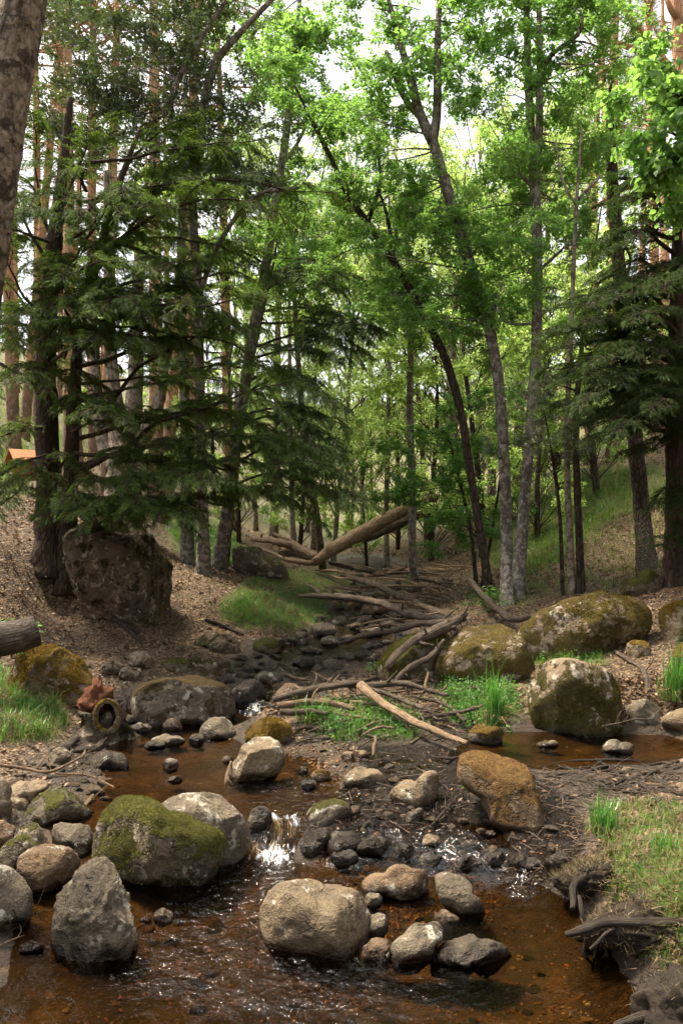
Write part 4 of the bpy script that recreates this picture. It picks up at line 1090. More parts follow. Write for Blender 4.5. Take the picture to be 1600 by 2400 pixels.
branch('dead_branch', 'long forked dead branch reaching left over the stream stones', [(700,1397,11.2),(750,1396,11),(810,1402,10.8),(880,1410,10.4),(960,1438,9.0),(1060,1456,7.9)], [8,14,17,17,20,18], 'stick', on_ground=False, nst=7,
       forks=[([(752,1394,11),(738,1378,11.1),(718,1370,11.2)], [12,9,6]), ([(785,1398,10.9),(780,1385,10.9),(775,1376,10.9)], [9,7,4])])
branch('dead_branch', 'dark dead branch running down from the far stream to the hump backed boulder', [(800,1350,14.5),(870,1368,13),(930,1395,11.8),(1000,1425,10.6),(1070,1448,9.6)], [10,16,17,15,12], 'stick', on_ground=False, nst=7)
branch('dead_branch', 'straight dead branch pointing left to the stream from the branch crossing', [(795,1508,8.6),(850,1490,8.2),(930,1476,7.8),(1010,1462,7.5),(1090,1450,7.3)], [8,13,15,16,14], 'stick', on_ground=False, nst=4)
branch('dead_branch', 'thick lichened dead branch leaning up over the slanting mossy slab', [(905,1568,6.9),(950,1515,6.95),(1000,1490,7.0),(1050,1465,7.1),(1092,1438,7.2)], [20,26,27,25,14], 'stick', on_ground=False, nst=8, sides=11, rough=.3)
branch('dead_branch', 'shorter dead branch under the thick lichened one', [(925,1600,6.75),(960,1562,6.8),(1005,1540,6.85),(1040,1500,6.95)], [12,16,15,8], 'stick', on_ground=False)
branch('dead_branch', 'curved dead branch against the long low boulder', [(1100,1358,10.5),(1130,1392,9.6),(1165,1430,9),(1200,1452,8.6),(1245,1446,8.6)], [10,14,18,17,10], 'stick', on_ground=False, nst=3)
branch('dead_branch', 'far dead branch lying across the stream under the big fallen trunk', [(770,1318,15),(830,1330,15),(890,1340,14.8),(940,1330,14.8)], [9,13,12,7], 'stick', on_ground=False)
branch('dead_branch', 'pale dead branch curving right below the far crossing branch', [(860,1350,14.2),(900,1345,14.2),(950,1330,14)], [5,8,6], 'log', on_ground=False, nst=2)
# driftwood pile
branch('driftwood', 'bleached barkless pole lying across the front of the driftwood', [(845,1607,6.25),(890,1640,6.0),(950,1682,5.75),(1020,1715,5.5),(1095,1742,5.3)], [24,20,19,17,12], 'bleached', on_ground=False, nst=1, cat='driftwood', sides=10, rough=.1)
branch('driftwood', 'long dark branch along the top of the driftwood', [(705,1618,6.5),(780,1606,6.5),(850,1605,6.45),(950,1606,6.4),(1050,1630,6.2)], [10,17,17,14,8], 'stick', on_ground=False, nst=6, cat='driftwood')
branch('driftwood', 'dark branch crossing right under the bleached pole', [(860,1612,6.35),(930,1636,6.2),(1000,1662,6.0),(1020,1680,5.95)], [11,12,10,7], 'stick', on_ground=False, nst=4, cat='driftwood')
branch('driftwood', 'flat grey branch at the left end of the driftwood', [(640,1640,6.3),(700,1625,6.3),(770,1612,6.35),(840,1600,6.4)], [14,17,14,10], 'stick', on_ground=False, nst=3, cat='driftwood')
branch('driftwood', 'thick bark covered log at the lower left of the driftwood', [(650,1655,6.05),(720,1648,6.05),(790,1650,6.05),(830,1662,6.0)], [18,16,15,10], 'log', on_ground=False, nst=2, cat='driftwood')
branch('driftwood', 'second bark covered log below the first at the lower left', [(655,1668,5.95),(700,1668,5.95),(770,1672,5.9)], [13,15,9], 'stick', on_ground=False, nst=2, cat='driftwood')
branch('driftwood', 'slim branch lying level on the right of the driftwood', [(940,1690,5.9),(1010,1680,5.9),(1100,1664,5.95),(1140,1650,6)], [7,9,9,5], 'stick', on_ground=False, nst=3, cat='driftwood')
branch('driftwood', 'slim branch to the right of the bleached pole reaching the tuft', [(960,1630,6.2),(1040,1650,6.1),(1090,1690,5.8)], [6,8,6], 'stick', on_ground=False, nst=3, cat='driftwood')
branch('driftwood', 'upright broken stick poking out of the driftwood', [(994,1622,6.35),(998,1600,6.4),(1003,1576,6.45)], [8,7,6], 'bleached', on_ground=False, nst=0, cat='driftwood')
branch('driftwood', 'broken stub pointing up at the left of the driftwood', [(758,1608,6.5),(770,1598,6.5),(778,1590,6.5)], [9,8,6], 'log', on_ground=False, nst=0, cat='driftwood')
branch('driftwood', 'short pale curved stick below the driftwood grass', [(850,1722,5.45),(880,1708,5.5),(925,1706,5.5)], [5,7,5], 'bleached', on_ground=False, nst=0, cat='driftwood')
branch('driftwood', 'short upright pale stick on the sand below the driftwood', [(874,1772,5.15),(877,1748,5.2),(880,1725,5.3)], [7,8,6], 'bleached', on_ground=False, nst=0, cat='driftwood')
branch('driftwood', 'forked stick bending over the front of the driftwood', [(940,1600,6.5),(985,1650,6.2),(1070,1698,5.8)], [3,4,3], 'stick', on_ground=False, nst=4, cat='driftwood')
g0 = np.random.default_rng(77)
for k in range(64):
    x, y = g0.uniform(640, 1130), g0.uniform(1592, 1745)
    a = g0.uniform(-.7, .9); L = g0.uniform(40, 120)
    branch('driftwood_stick', 'thin broken stick tangled in the driftwood heap, one of many alike', [(x - L / 2 * math.cos(a), y - L / 2 * math.sin(a) * .6), (x, y + g0.uniform(-6, 6)), (x + L / 2 * math.cos(a), y + L / 2 * math.sin(a) * .6)],
           [4, g0.uniform(4, 8), 3], 'stick' if k % 3 else 'bleached', lift=g0.uniform(.0, .05), nst=2, cat='stick', group='thin sticks of the driftwood heap', sides=5)
for k in range(64):
    x, y = g0.uniform(720, 1110), g0.uniform(1325, 1480)
    if y > 1400 and x < 880: continue
    Yk = float(np.interp(y, [1325, 1480], [14.5, 8.6])); a = g0.uniform(-.25, .75); L = g0.uniform(50, 150)
    branch('dead_stick', 'thin bleached dead stick in the tangle over the far stream bed, one of many alike', [(x - L / 2 * math.cos(a), y - L / 2 * math.sin(a) * .55, Yk + .3), (x, y + g0.uniform(-8, 8), Yk), (x + L / 2 * math.cos(a), y + L / 2 * math.sin(a) * .55, Yk - .3)],
           [3, g0.uniform(3, 7), 2.5], 'bleached' if k % 2 == 0 else 'stick', on_ground=False, nst=3, cat='stick', group='thin sticks of the far tangle', sides=5)
# left bank
branch('log', 'cut end of a grey weathered log at the left edge', [(-120,1520,5.9),(0,1502,6.0),(84,1478,6.15)], [82,80,74], 'root', on_ground=False, nst=0, cat='log', sides=18, rough=.05)
branch('bare_twig', 'long pale bare twig lying over the left shore stones', [(-20,1806),(60,1816),(120,1822),(190,1790),(200,1770)], [8,8,7,6,4], 'bleached', lift=.03, nst=4, cat='twig')
branch('bare_twig', 'pale twig reaching from the left shore to the mossy wedge', [(130,1826),(180,1830),(230,1840),(268,1858)], [5,5,4,3], 'bleached', lift=.03, nst=4, cat='twig')
branch('bare_twig', 'pale broken stick standing among the left shore stones', [(185,1925,4.55),(200,1895,4.6),(219,1862,4.7)], [8,9,6], 'bleached', on_ground=False, nst=1, cat='twig')
branch('bare_twig', 'thin dark twig hanging over the dark water at the left edge', [(-10,2215,3.3),(50,2165,3.35),(110,2130,3.45)], [4,4,2], 'root', on_ground=False, nst=3, cat='twig')
branch('bare_twig', 'forked twig at the lower left edge above the sand', [(-10,2225,3.2),(25,2200,3.2),(58,2192,3.2)], [4,4,2], 'bleached', on_ground=False, nst=2, cat='twig')
branch('bare_twig', 'forked pale stick in front of the pale angular boulder', [(530,1845,4.95),(533,1815,5.0),(542,1785,5.1)], [7,9,6], 'bleached', on_ground=False, nst=0, cat='twig', forks=[([(532,1822,4.98),(545,1838,4.95)], [5,3])])
branch('bare_twig', 'dark forked twig standing on the mud slope', [(1070,2050,4.0),(1052,1960,4.2),(1050,1920,4.35),(1066,1870,4.5)], [6,6,7,5], 'root', on_ground=False, nst=2, cat='twig', forks=[([(1050,1960,4.2),(1052,2010,4.1),(1062,2040,4.05)], [4,4,3])])
branch('bare_twig', 'dark twig slanting over the mud beside the pitted stone', [(1012,1945),(1040,1915),(1060,1890)], [5,6,4], 'root', lift=.02, nst=2, cat='twig')
branch('bare_twig', 'dark stick lying in front of the orange topped boulder', [(1012,1782),(1045,1788),(1082,1782)], [5,7,5], 'root', lift=.02, nst=2, cat='twig')
branch('bare_twig', 'pale forked twig stuck in the root mat', [(1414,1868,4.55),(1430,1840,4.6),(1448,1812,4.7)], [4,4,3], 'bleached', on_ground=False, nst=1, cat='twig')
branch('bare_twig', 'knobbly stick lying on leaves behind the squarish boulder', [(1440,1530),(1470,1555),(1500,1570),(1515,1600),(1522,1625)], [9,11,9,12,9], 'stick', nst=4, cat='twig')
branch('bare_twig', 'bundle twig bending over the right pool beside the hollowed rock', [(1410,1702,5.6),(1470,1690,5.5),(1530,1685,5.4)], [3,4,2], 'stick', on_ground=False, nst=6, cat='twig')
branch('bare_twig', 'thin twig across the bottom right corner', [(1480,2390,2.8),(1530,2372,2.8),(1580,2355,2.8)], [4,5,3], 'bleached', on_ground=False, nst=1, cat='twig')
for (a, b) in [((430,1345),(470,1362)), ((690,1385),(640,1395)), ((820,1455),(870,1448))]:
    branch('bare_twig', {430: 'thin stick on the leafy bank near the lichened boulder', 690: 'thin stick on the grass of the left bank', 820: 'thin pale stick across the stone jumble'}[a[0]], [a, ((a[0] + b[0]) / 2, (a[1] + b[1]) / 2), b], [3, 4, 3], 'bleached', lift=.02, nst=1, cat='twig')
# roots: under the huge boulder, on the root mat and hanging from the undercut bank
def root(label, path, w, lift=.005, Yd=False, group=None):
    return branch('root', label, path, w, 'root', lift=lift, on_ground=not Yd, nst=0, cat='root', group=group, sides=6)
root('long root below the huge dark boulder', [(190,1385),(240,1430),(300,1480),(330,1510)], [10,14,12,6])
root('second root below the huge dark boulder', [(230,1400),(275,1450),(330,1490)], [6,10,6])
root('root running along the top of the left leafy bank to the stream', [(480,1455),(520,1470),(570,1490)], [7,8,5])
for k in range(40):
    y = g0.uniform(1786, 1880); x0 = g0.uniform(1225, 1500) + (y - 1786) * .6; x1 = x0 + g0.uniform(70, 260); sl = g0.normal() * .16 + .04
    xs = np.linspace(x0, x1, 5); ys = y + (xs - x0) * sl + g0.normal(size=5) * 7
    root('muddy root woven into the root mat, one of many alike', [(a_, max(b_, 1784)) for a_, b_ in zip(xs, ys)], [2, g0.uniform(3, 9), g0.uniform(4, 11), 3], lift=g0.uniform(-.012, .004), group='roots of the root mat')
root('thick root curling down over the undercut right bank', [(1340,2130,3.28),(1350,2075,3.38),(1385,2045,3.42),(1430,2030,3.42)], [12,18,22,16], Yd=True)
root('pale hanging root at the corner of the undercut right bank', [(1372,2165,3.2),(1362,2130,3.22),(1356,2100,3.28)], [8,10,8], Yd=True)
root('thick root jutting left from the near right bank', [(1325,2190,3.06),(1370,2178,3.04),(1440,2164,3.0),(1540,2162,2.95),(1620,2160,2.9)], [14,20,24,22,16], Yd=True)
root('small root jutting below the thick near root', [(1382,2225,2.98),(1410,2200,2.98),(1440,2175,3.0)], [8,9,8], Yd=True)
root('long thin root hanging in the dark hollow of the near bank', [(1470,2300,2.85),(1500,2312,2.84),(1560,2300,2.8),(1610,2270,2.8)], [6,7,7,5], Yd=True)
root('knotted root at the lower right corner', [(1510,2380,2.62),(1540,2330,2.66),(1600,2290,2.7)], [16,22,18], Yd=True)
root('smooth grey root along the bottom right edge', [(1440,2405,2.6),(1500,2385,2.6),(1560,2375,2.6),(1640,2370,2.6)], [16,26,30,24], Yd=True)
for k in range(18):
    x = g0.uniform(1360, 1600); y = g0.uniform(2180, 2205); Yk = float(np.interp(x, [1360, 1600], [3.12, 2.98]))
    root('thin muddy root hanging down the dark near bank, one of many alike', [(x, y, Yk), (x + g0.uniform(-22, 22), y + g0.uniform(20, 50), Yk + .02), (x + g0.uniform(-70, 50), y + g0.uniform(50, 120), Yk + .03)], [5, g0.uniform(4, 9), 3], Yd=True, group='hanging roots of the near bank')
# rotten stump with a mossy hole
sb = hit([225], [1745])[0]
st = thing('stump', 'rotten stump with an orange crumbling top and a mossy round hole on the left bank', 'stump', tuple(sb))
n, m_ = 34, 30
th = np.linspace(0, 2 * np.pi, n, endpoint=False); hh = np.linspace(0, 1, m_)
TH, HH = np.meshgrid(th, hh)
pxm = sb[1] / F
R = (58 - 26 * HH + 22 * np.exp(-HH * 9)) * pxm * (1 + .22 * np.sin(3 * TH + 1) * (1 - HH) + .14 * np.sin(5 * TH))
topz = 138 * pxm * (1 + .10 * np.sin(TH + .4) + .06 * np.sin(5 * TH) + .05 * fbm(np.stack([np.cos(TH) * 3, np.sin(TH) * 3, TH * 0], -1), 3))
q = np.stack([sb[0] - 12 * pxm * HH + R * np.cos(TH), sb[1] + .22 + R * np.sin(TH), sb[2] - .06 + topz * HH], -1)
q += unit(q - np.array([sb[0], sb[1] + .22, 0]) * [1, 1, 0])[..., :] * 0
q[..., :2] += .05 * np.stack([fbm(q * 9, 3), fbm(q * 9 + 40, 3)], -1)
idx = np.arange(n * m_).reshape(m_, n)
f = np.stack([idx[:-1], np.roll(idx, -1, 1)[:-1], np.roll(idx, -1, 1)[1:], idx[1:]], -1).reshape(-1, 4)
lo = f[: int(len(f) * .68)]; hi = f[int(len(f) * .68):]
mb = MB(); mb.add(q.reshape(-1, 3)[:lo.max() + 1], lo, wet=0.0); obj('base', mb, M['shade'], st)
cc = q[int(m_ * .66)].mean(0)
vv, ff = ico(4); so = 3.3
lump = vv * (1 + .35 * fbm(vv * 2.2 + so, 4, .6) - .35 * np.abs(fbm(vv * 4 + so, 3)))[:, None] * np.array([40, 40, 52]) * pxm
lump[:, 2] += .35 * lump[:, 2] * np.abs(fbm(vv * np.array([6, 6, .6]) + 2, 3))
mb = MB(); mb.add(lump + cc + np.array([-.05, 0, .02]), ff); obj('rotten_top', mb, M['rot'], st)
g1 = np.random.default_rng(5)
hc = P(252, 1678, sb[1] + .03); Rm = 33 * hc[1] / F; rm = .021
u = np.linspace(0, 2 * np.pi, 40, endpoint=False); w_ = np.linspace(0, 2 * np.pi, 14, endpoint=False)
U, W = np.meshgrid(u, w_, indexing='ij')
rr = rm * (1 + .5 * fbm(np.stack([np.cos(U) * 2, np.sin(U) * 2, W], -1), 3))
ring = np.stack([(Rm * .82 + rr * np.cos(W)) * np.cos(U), -.5 * rr * np.sin(W) - .01, (Rm * 1.05 + rr * np.cos(W)) * np.sin(U)], -1) + hc
ring += .006 * np.stack([fbm(ring * 40 + 9 * k, 2) for k in range(3)], -1)
idx = np.arange(40 * 14).reshape(40, 14)
f = np.stack([idx, np.roll(idx, -1, 0), np.roll(np.roll(idx, -1, 0), -1, 1), np.roll(idx, -1, 1)], -1).reshape(-1, 4)
mb = MB(); mb.add(ring, f, wet=0.0); obj('mossy_hole_rim', mb, M['yellow'], st)
# the hollow behind the rim: a cup going into the stump
mb = MB(); dd = np.linspace(0, 1, 8)
cup = np.stack([np.stack([(Rm * .84 * (1 - .75 * t ** 3)) * np.cos(u), np.full_like(u, .005 + .2 * t), (Rm * 1.06 * (1 - .75 * t ** 3)) * np.sin(u)], -1) + hc for t in dd])
idx = np.arange(8 * 40).reshape(8, 40)
f = np.stack([idx[:-1], idx[1:], np.roll(idx, -1, 1)[1:], np.roll(idx, -1, 1)[:-1]], -1).reshape(-1, 4)
mb.add(cup, f); mb.f.append(np.array([[idx[-1, k], idx[-1, (k + 1) % 40], idx[-1, 20]] for k in range(40)], np.int32))
m = NT('black_hollow'); M['hollow'] = m.done(m.bsdf((0.012, 0.009, 0.006), 0.95))  # inside of the cup is an even near-black
obj('hollow', mb, M['hollow'], st)
for k, (a, b, c) in enumerate([((180,1735),(150,1758),(120,1762)), ((250,1742),(215,1762),(170,1765)), ((278,1700),(292,1660),(285,1610))]):
    pts = [hit([a[0]], [a[1]])[0], hit([b[0]], [b[1]])[0], hit([c[0]], [c[1]])[0]]
    mb = MB(); limb_mesh(mb, np.array(pts) + [0, 0, .01], [.035, .024, .01], 7); obj('root', mb, M['root'], st)
# ------------------------------------------------------------------ foliage
def leaves_into(mb, pos, size, g, up=0.6, droop=0.25, wide=0.62, dirs=None, shape=4):
    n = len(pos)
    t = g.normal(size=(n, 3)); t[:, 2] = t[:, 2] * .45 - droop
    if dirs is not None: t = unit(t) + dirs * 0.7
    t = unit(t)
    nr = g.normal(size=(n, 3)) * 0.55; nr[:, 2] += up
    nr = unit(nr - t * (nr * t).sum(1, keepdims=True)); b = np.cross(nr, t)
    L = (size * np.exp(g.normal(size=n) * .22))[:, None] if np.ndim(size) == 0 else size[:, None]
    W = L * wide * .5
    if shape == 4:
        v = np.stack([pos, pos + t * L * .42 + b * W + nr * L * .06, pos + t * L, pos + t * L * .42 - b * W + nr * L * .06], 1)
        f = np.arange(n * 4).reshape(n, 4)
        mb.add(v.reshape(-1, 3), f)
    else:                                   # toothed broad leaf, folded at the midrib
        fold = nr * L * .10
        v = np.stack([pos, pos + t * L * .28 + b * W * .85 + fold, pos + t * L * .62 + b * W + fold, pos + t * L * 1.02 - nr * L * .12,
                      pos + t * L * .62 - b * W + fold, pos + t * L * .28 - b * W * .85 + fold, pos + t * L * .45], 1)
        k = np.arange(n)[:, None] * 7
        f = np.concatenate([k + np.array([[0, 1, 6]]), k + np.array([[1, 2, 6]]), k + np.array([[2, 3, 6]]), k + np.array([[3, 4, 6]]), k + np.array([[4, 5, 6]]), k + np.array([[5, 0, 6]])])
        mb.add(v.reshape(-1, 3), f)

def sticks(mb, a, b, r0, r1, sides=3):
    """straight thin twigs from a to b, K x 3"""
    if len(a) == 0: return
    pts = np.stack([a, b], 1); rad = np.stack([np.broadcast_to(r0, (len(a),)), np.broadcast_to(r1, (len(a),))], 1)
    v, f, _ = tubes(pts, rad, sides, False); mb.add(v, f)

def curve3(a, c, g, bow=0.12, rise=0.1, m=5):
    """bowed paths a -> c, K x m x 3"""
    a = np.atleast_2d(a); c = np.atleast_2d(c); K = len(a)
    L = np.linalg.norm(c - a, axis=1, keepdims=True)
    mid = (a + c) / 2 + g.normal(size=(K, 3)) * L * bow + np.array([0, 0, 1]) * L * rise
    s = np.linspace(0, 1, m)[None, :, None]
    return (1 - s) ** 2 * a[:, None] + 2 * s * (1 - s) * mid[:, None] + s ** 2 * c[:, None]

def blob(leafmb, woodmb, attach, cen, rad, n, size, g, r_br=0.012, flat=0.6, up=0.6, droop=.25, shape=4, wide=.62):
    """one spray of a crown: a limb from the attach point, sub-branches, twigs and leaves"""
    cen = np.asarray(cen, float); rad = np.asarray(rad, float)
    L = np.linalg.norm(cen - attach)
    c = curve3(attach, cen, g, .10, .06, 9)
    v, f, _ = tubes(c, np.linspace(r_br, r_br * .4, 9)[None], 5, False); woodmb.add(v, f)
    ns = max(4, int(n / 95))
    d = unit(g.normal(size=(ns, 3))) * (g.random((ns, 1)) ** .45) * rad
    e = cen + d
    k = g.integers(5, 9, ns)
    st = c[0][k]
    c2 = curve3(st, e, g, .12, .04, 5)
    v, f, _ = tubes(c2, np.linspace(r_br * .38, r_br * .14, 5)[None].repeat(ns, 0), 3, False); woodmb.add(v, f)
    nt = 8
    i = g.integers(1, 5, (ns, nt)); base = c2[np.arange(ns)[:, None], i].reshape(-1, 3)
    td = g.normal(size=(ns * nt, 3)); td[:, 2] *= flat * .7; td = unit(td + unit(np.repeat(d, nt, 0)) * .5)
    tl = (rad.mean() * g.uniform(.18, .5, ns * nt))[:, None]
    tip = base + td * tl - np.array([0, 0, 1]) * tl * droop * .6
    sticks(woodmb, base, tip, r_br * .12 + .0008, .0007)
    per = max(2, int(n / (ns * nt)))
    s = g.uniform(.15, 1.05, (ns * nt, per, 1))
    pos = base[:, None] + (tip - base)[:, None] * s + g.normal(size=(ns * nt, per, 3)) * size * .55
    leaves_into(leafmb, pos.reshape(-1, 3), size, g, up, droop, wide, np.repeat(td, per, 0), shape)

# sprays: a few meshes of each kind, shared by all the sprays of the crowns
SPRAYS = {}
def leaf_sprays(leaf, bark, size, shape=4, wide=.62, flat=.6, up=.6, droop=.25, n=520, zs=.6, count=4):
    key = (leaf, bark, size, shape)
    if key not in SPRAYS:
        out = []
        for k in range(count):
            g = np.random.default_rng(abs(hash_text(leaf + bark)) % 9999 + k); lm, wm = MB(), MB()
            blob(lm, wm, np.array([-.42, 0, -.1]), (0, 0, 0), (.40, .40, .40 * zs), n, size, g, .006, flat, up, droop, shape, wide)
            mb = MB(); mb.merge(lm, 0); mb.merge(wm, 1)
            me = mb.mesh('leaf_spray', False); me.materials.append(M[leaf]); me.materials.append(M[bark]); out.append(me)
        SPRAYS[key] = out
    return SPRAYS[key]
def hash_text(t): return sum((i + 1) * ord(ch) for i, ch in enumerate(t))

def put_spray(me, name, parent, org, p, rz, tilt, s):
    o = bpy.data.objects.new(name, me); COL.objects.link(o); o.parent = parent
    o['kind'] = 'stuff'; o.location = (p[0] - org[0], p[1] - org[1], p[2] - org[2]); o.rotation_euler = (tilt[0], tilt[1], rz); o.scale = (s, s, s)
    return o

def part_empty(name, parent):
    e = bpy.data.objects.new(name, None); e.empty_display_size = .1; COL.objects.link(e); e.parent = parent; return e

def fill(n, x0, y0, x1, y1, Y0, Y1, r, seed, gaps=()):
    """more sprays over an area of the picture, leaving the gaps where the sky shows"""
    g = np.random.default_rng(seed); out = []
    while len(out) < n:
        x, y = g.uniform(x0, x1), g.uniform(y0, y1)
        if any(((x - a) / c) ** 2 + ((y - b) / d) ** 2 < 1 for a, b, c, d in gaps): continue
        out.append((x, y, g.uniform(Y0, Y1), r * g.uniform(.7, 1.2), r * g.uniform(.5, .9)))
    return out
GAPS = [(815,165,50,48),(735,350,40,36),(1090,390,45,60),(1150,340,36,40),(1100,300,36,36),(875,780,22,25),(1530,30,50,45),(1455,330,40,60)]

def trunk_path(path, Y0=None):
    """(px, py, Y, wpx) rows -> centres and radii; Y None = Y of the ground under that pixel"""
    c, r = [], []
    Yl = Y0
    for q in path:
        Y = q[2]
        if Y is None:
            Y = hit([q[0]], [q[1]])[0][1]
        Yl = Y
        c.append(P(q[0], q[1], Y)); r.append(q[3] / F * Y / 2)
    return np.array(c), np.array(r)

def trunk_mesh(c, r, sides=14, rough=.12, flare=True, to_ground=True, seed=0.0, freq=7.0):
    c = c.copy(); r = r.copy()
    if to_ground:
        gz = float(terrain(c[0, 0], c[0, 1]))
        if c[0, 2] > gz - .15:
            d = c[1] - c[0]; d = d / abs(d[2]) if abs(d[2]) > 1e-6 else np.array([0, 0, 1.])
            foot = c[0] - d * np.array([.4, .4, 1]) * (c[0, 2] - gz + .15); foot[2] = gz - .15
            if c[0, 2] - gz > 0.3:
                c = np.concatenate([[foot], c]); r = np.concatenate([[r[0] * 1.15], r])
            else: c[0] = foot
    L = np.linalg.norm(np.diff(c, axis=0), axis=1).sum()
    n = int(np.clip(L / .09, 10, 110))
    q = smooth_path(np.concatenate([c, r[:, None]], 1), n); cc, rr = q[:, :3], np.maximum(q[:, 3], .003)
    if flare: rr = rr * (1 + .55 * np.exp(-np.linspace(0, L, n) / (3.2 * rr[0] + .05)))
    v, f, cap = tubes(cc, rr, sides, True, rough, freq, seed)
    mb = MB(); mb.add(v, f); mb.f.append(np.asarray(cap, np.int32))
    return mb, cc, rr

def broadleaf(name, label, bark, leaf, trunks, blobs, leaf_size, limbs=(), seed=1, slim=.7, cat='tree', n_per=1500, flat=.6, up=.6, droop=.25, group=None, shape=4, r_br=.014, depth_scale=1.0, wide=.62, sides=14, per_blob=3, n_spray=440, spray_scale=1.12, zs=.6):
    """trunks / limbs: lists of (px,py,Y,wpx) rows; blobs: (px, py, Y, rx, ry[, n])"""
    g = np.random.default_rng(seed)
    tr = [trunk_path(t) for t in trunks]
    base = tr[0][0][0].copy(); base[2] = float(terrain(base[0], base[1]))
    e = thing(name, label, cat, tuple(base), group)
    nodes = []
    tobj = None
    for k, (c, r) in enumerate(tr):
        r = r * slim
        mb, cc, rr = trunk_mesh(c, r, sides=sides, to_ground=True, seed=seed * 3 + k)
        o = obj('trunk', mb, M[bark], e); tobj = tobj or o; nodes.append((cc, rr))
    for k, l in enumerate(limbs):
        c, r = trunk_path(l)
        mb, cc, rr = trunk_mesh(c, r, sides=8, flare=False, to_ground=False, seed=seed + k)
        obj('limb', mb, M[bark], e); nodes.append((cc, rr))
    if not blobs: return e
    allc = np.concatenate([a for a, _ in nodes]); allr = np.concatenate([b for _, b in nodes])
    wm = MB()
    crown = part_empty('crown', e)
    lib = leaf_sprays(leaf, bark, leaf_size, shape, wide, flat, up, droop, n=n_spray, zs=zs) if shape == 7 else leaf_sprays(leaf, bark, leaf_size * .95, shape, wide, flat, up, droop, n=n_spray, zs=zs)
    for b in blobs:
        cen = P(b[0], b[1], b[2]); rad = np.array([b[3], .5 * (b[3] + b[4]) * depth_scale, b[4]]) / F * b[2]
        d = np.linalg.norm(allc - cen, axis=1) + np.maximum(0, allc[:, 2] - cen[2]) * 1.2
        i = int(np.argmin(d))
        c = curve3(allc[i], cen, g, .10, .06, 9); rb = min(allr[i] * .5, r_br)
        v, f, _ = tubes(c, np.linspace(rb, rb * .35, 9)[None], 5, False); wm.add(v, f)
        for k in range(per_blob):
            off = g.normal(size=3) * rad * .8; q = cen + off
            c2 = curve3(c[0][g.integers(4, 9)], q, g, .1, .05, 5); v, f, _ = tubes(c2, np.linspace(rb * .35, rb * .15, 5)[None], 4, False); wm.add(v, f)
            s_ = float(np.clip(rad[[0, 2]].mean() / .36 * g.uniform(.7, 1.15), .35, 1.5)) * spray_scale
            dv = q - allc[i]; rz = math.atan2(dv[1], dv[0]) + g.normal() * .5
            put_spray(lib[g.integers(len(lib))], 'leaf_spray', crown, base, q, rz, (g.normal() * .25, g.normal() * .25), s_)
    tag(obj('branches', wm, M[bark], e), kind='stuff').parent = crown
    return e

# ------------------------------------------------------------------ yew: boughs with flat, drooping sprays of needles
def fronds(mb, pos, t, nrm, L, g, pairs=8, nl=.03, nw=.0072):
    n = len(pos)
    b = np.cross(nrm, t)
    s = np.linspace(.06, 1, pairs)
    S = pos[:, None] + t[:, None] * (s[None, :, None] * L[:, None, None]) - np.array([0, 0, 1]) * (s ** 2)[None, :, None] * L[:, None, None] * .18
    ln = nl * (1 - .45 * s)[None, :, None] * (.8 + .4 * g.random((n, 1, 1)))
    tri = []
    for sg in (1, -1):
        tip = S + (b[:, None] * sg + t[:, None] * .55) * ln + nrm[:, None] * g.normal(size=(n, pairs, 1)) * .004
        tri.append(np.stack([S - t[:, None] * nw * .5, S + t[:, None] * nw * .5, tip], 2))
    v = np.concatenate(tri, 1).reshape(-1, 3)
    mb.add(v, np.arange(len(v)).reshape(-1, 3))

def bough(needles, wood, c, r0, g, spread=.42, dens=1.0, start=.22, droop=.35, fl=.15, pairs=8, nl=.030):
    """c: path of the bough (M x 3)"""
    L = np.linalg.norm(np.diff(c, axis=0), axis=1).sum()
    m = int(max(8, L / .07)); q = smooth_path(c, m)
    q = q + np.stack([fbm(q * 2.2 + k * 13, 2) for k in range(3)], -1) * .035
    rr = np.linspace(r0, .003, m)
    v, f, _ = tubes(q, rr, 6, False); wood.add(v, f)
    ns = int(L / .034 * dens)
    if ns < 2: return
    u = g.uniform(start, 1, ns); x = u * (m - 1); i = np.clip(x.astype(int), 0, m - 2)
    p0 = q[i] + (q[i + 1] - q[i]) * (x - i)[:, None]; t = unit(q[i + 1] - q[i])
    side = np.where(g.random(ns) < .5, 1, -1)[:, None]
    hor = unit(np.cross(t, np.array([0, 0, 1.0]))) * side
    bl = spread * L ** .5 * (1.08 - u) ** .7 * g.uniform(.45, 1.1, ns) + .06
    d = unit(hor + t * g.uniform(.4, 1.1, (ns, 1)) + np.array([0, 0, 1]) * g.normal(size=(ns, 1)) * .22)
    tip = p0 + d * bl[:, None] - np.array([0, 0, 1]) * (bl * droop)[:, None]
    c2 = curve3(p0, tip, g, .04, .14, 5)
    v, f, _ = tubes(c2, np.linspace(.0035, .0012, 5)[None].repeat(ns, 0), 3, False); wood.add(v, f)
    k = np.maximum(2, (bl / .030).astype(int)); tot = k.sum(); own = np.repeat(np.arange(ns), k)
    w = g.uniform(.1, 1, tot); y = w * 4; j = np.clip(y.astype(int), 0, 3)
    pp = c2[own, j] + (c2[own, j + 1] - c2[own, j]) * (y - j)[:, None]; tt = unit(c2[own, j + 1] - c2[own, j])
    sd = np.where(g.random(tot) < .5, 1, -1)[:, None]
    hh = unit(np.cross(tt, np.array([0, 0, 1.0]))) * sd
    fd = unit(hh * g.uniform(.3, 1, (tot, 1)) + tt + np.array([0, 0, -1]) * g.uniform(-.15, .6, (tot, 1)))
    nn = np.array([0, 0, 1.0]) + g.normal(size=(tot, 3)) * .35; nn = unit(nn - fd * (nn * fd).sum(1, keepdims=True))
    fronds(needles, pp, fd, nn, fl * g.uniform(.5, 1.15, tot), g, pairs, nl)

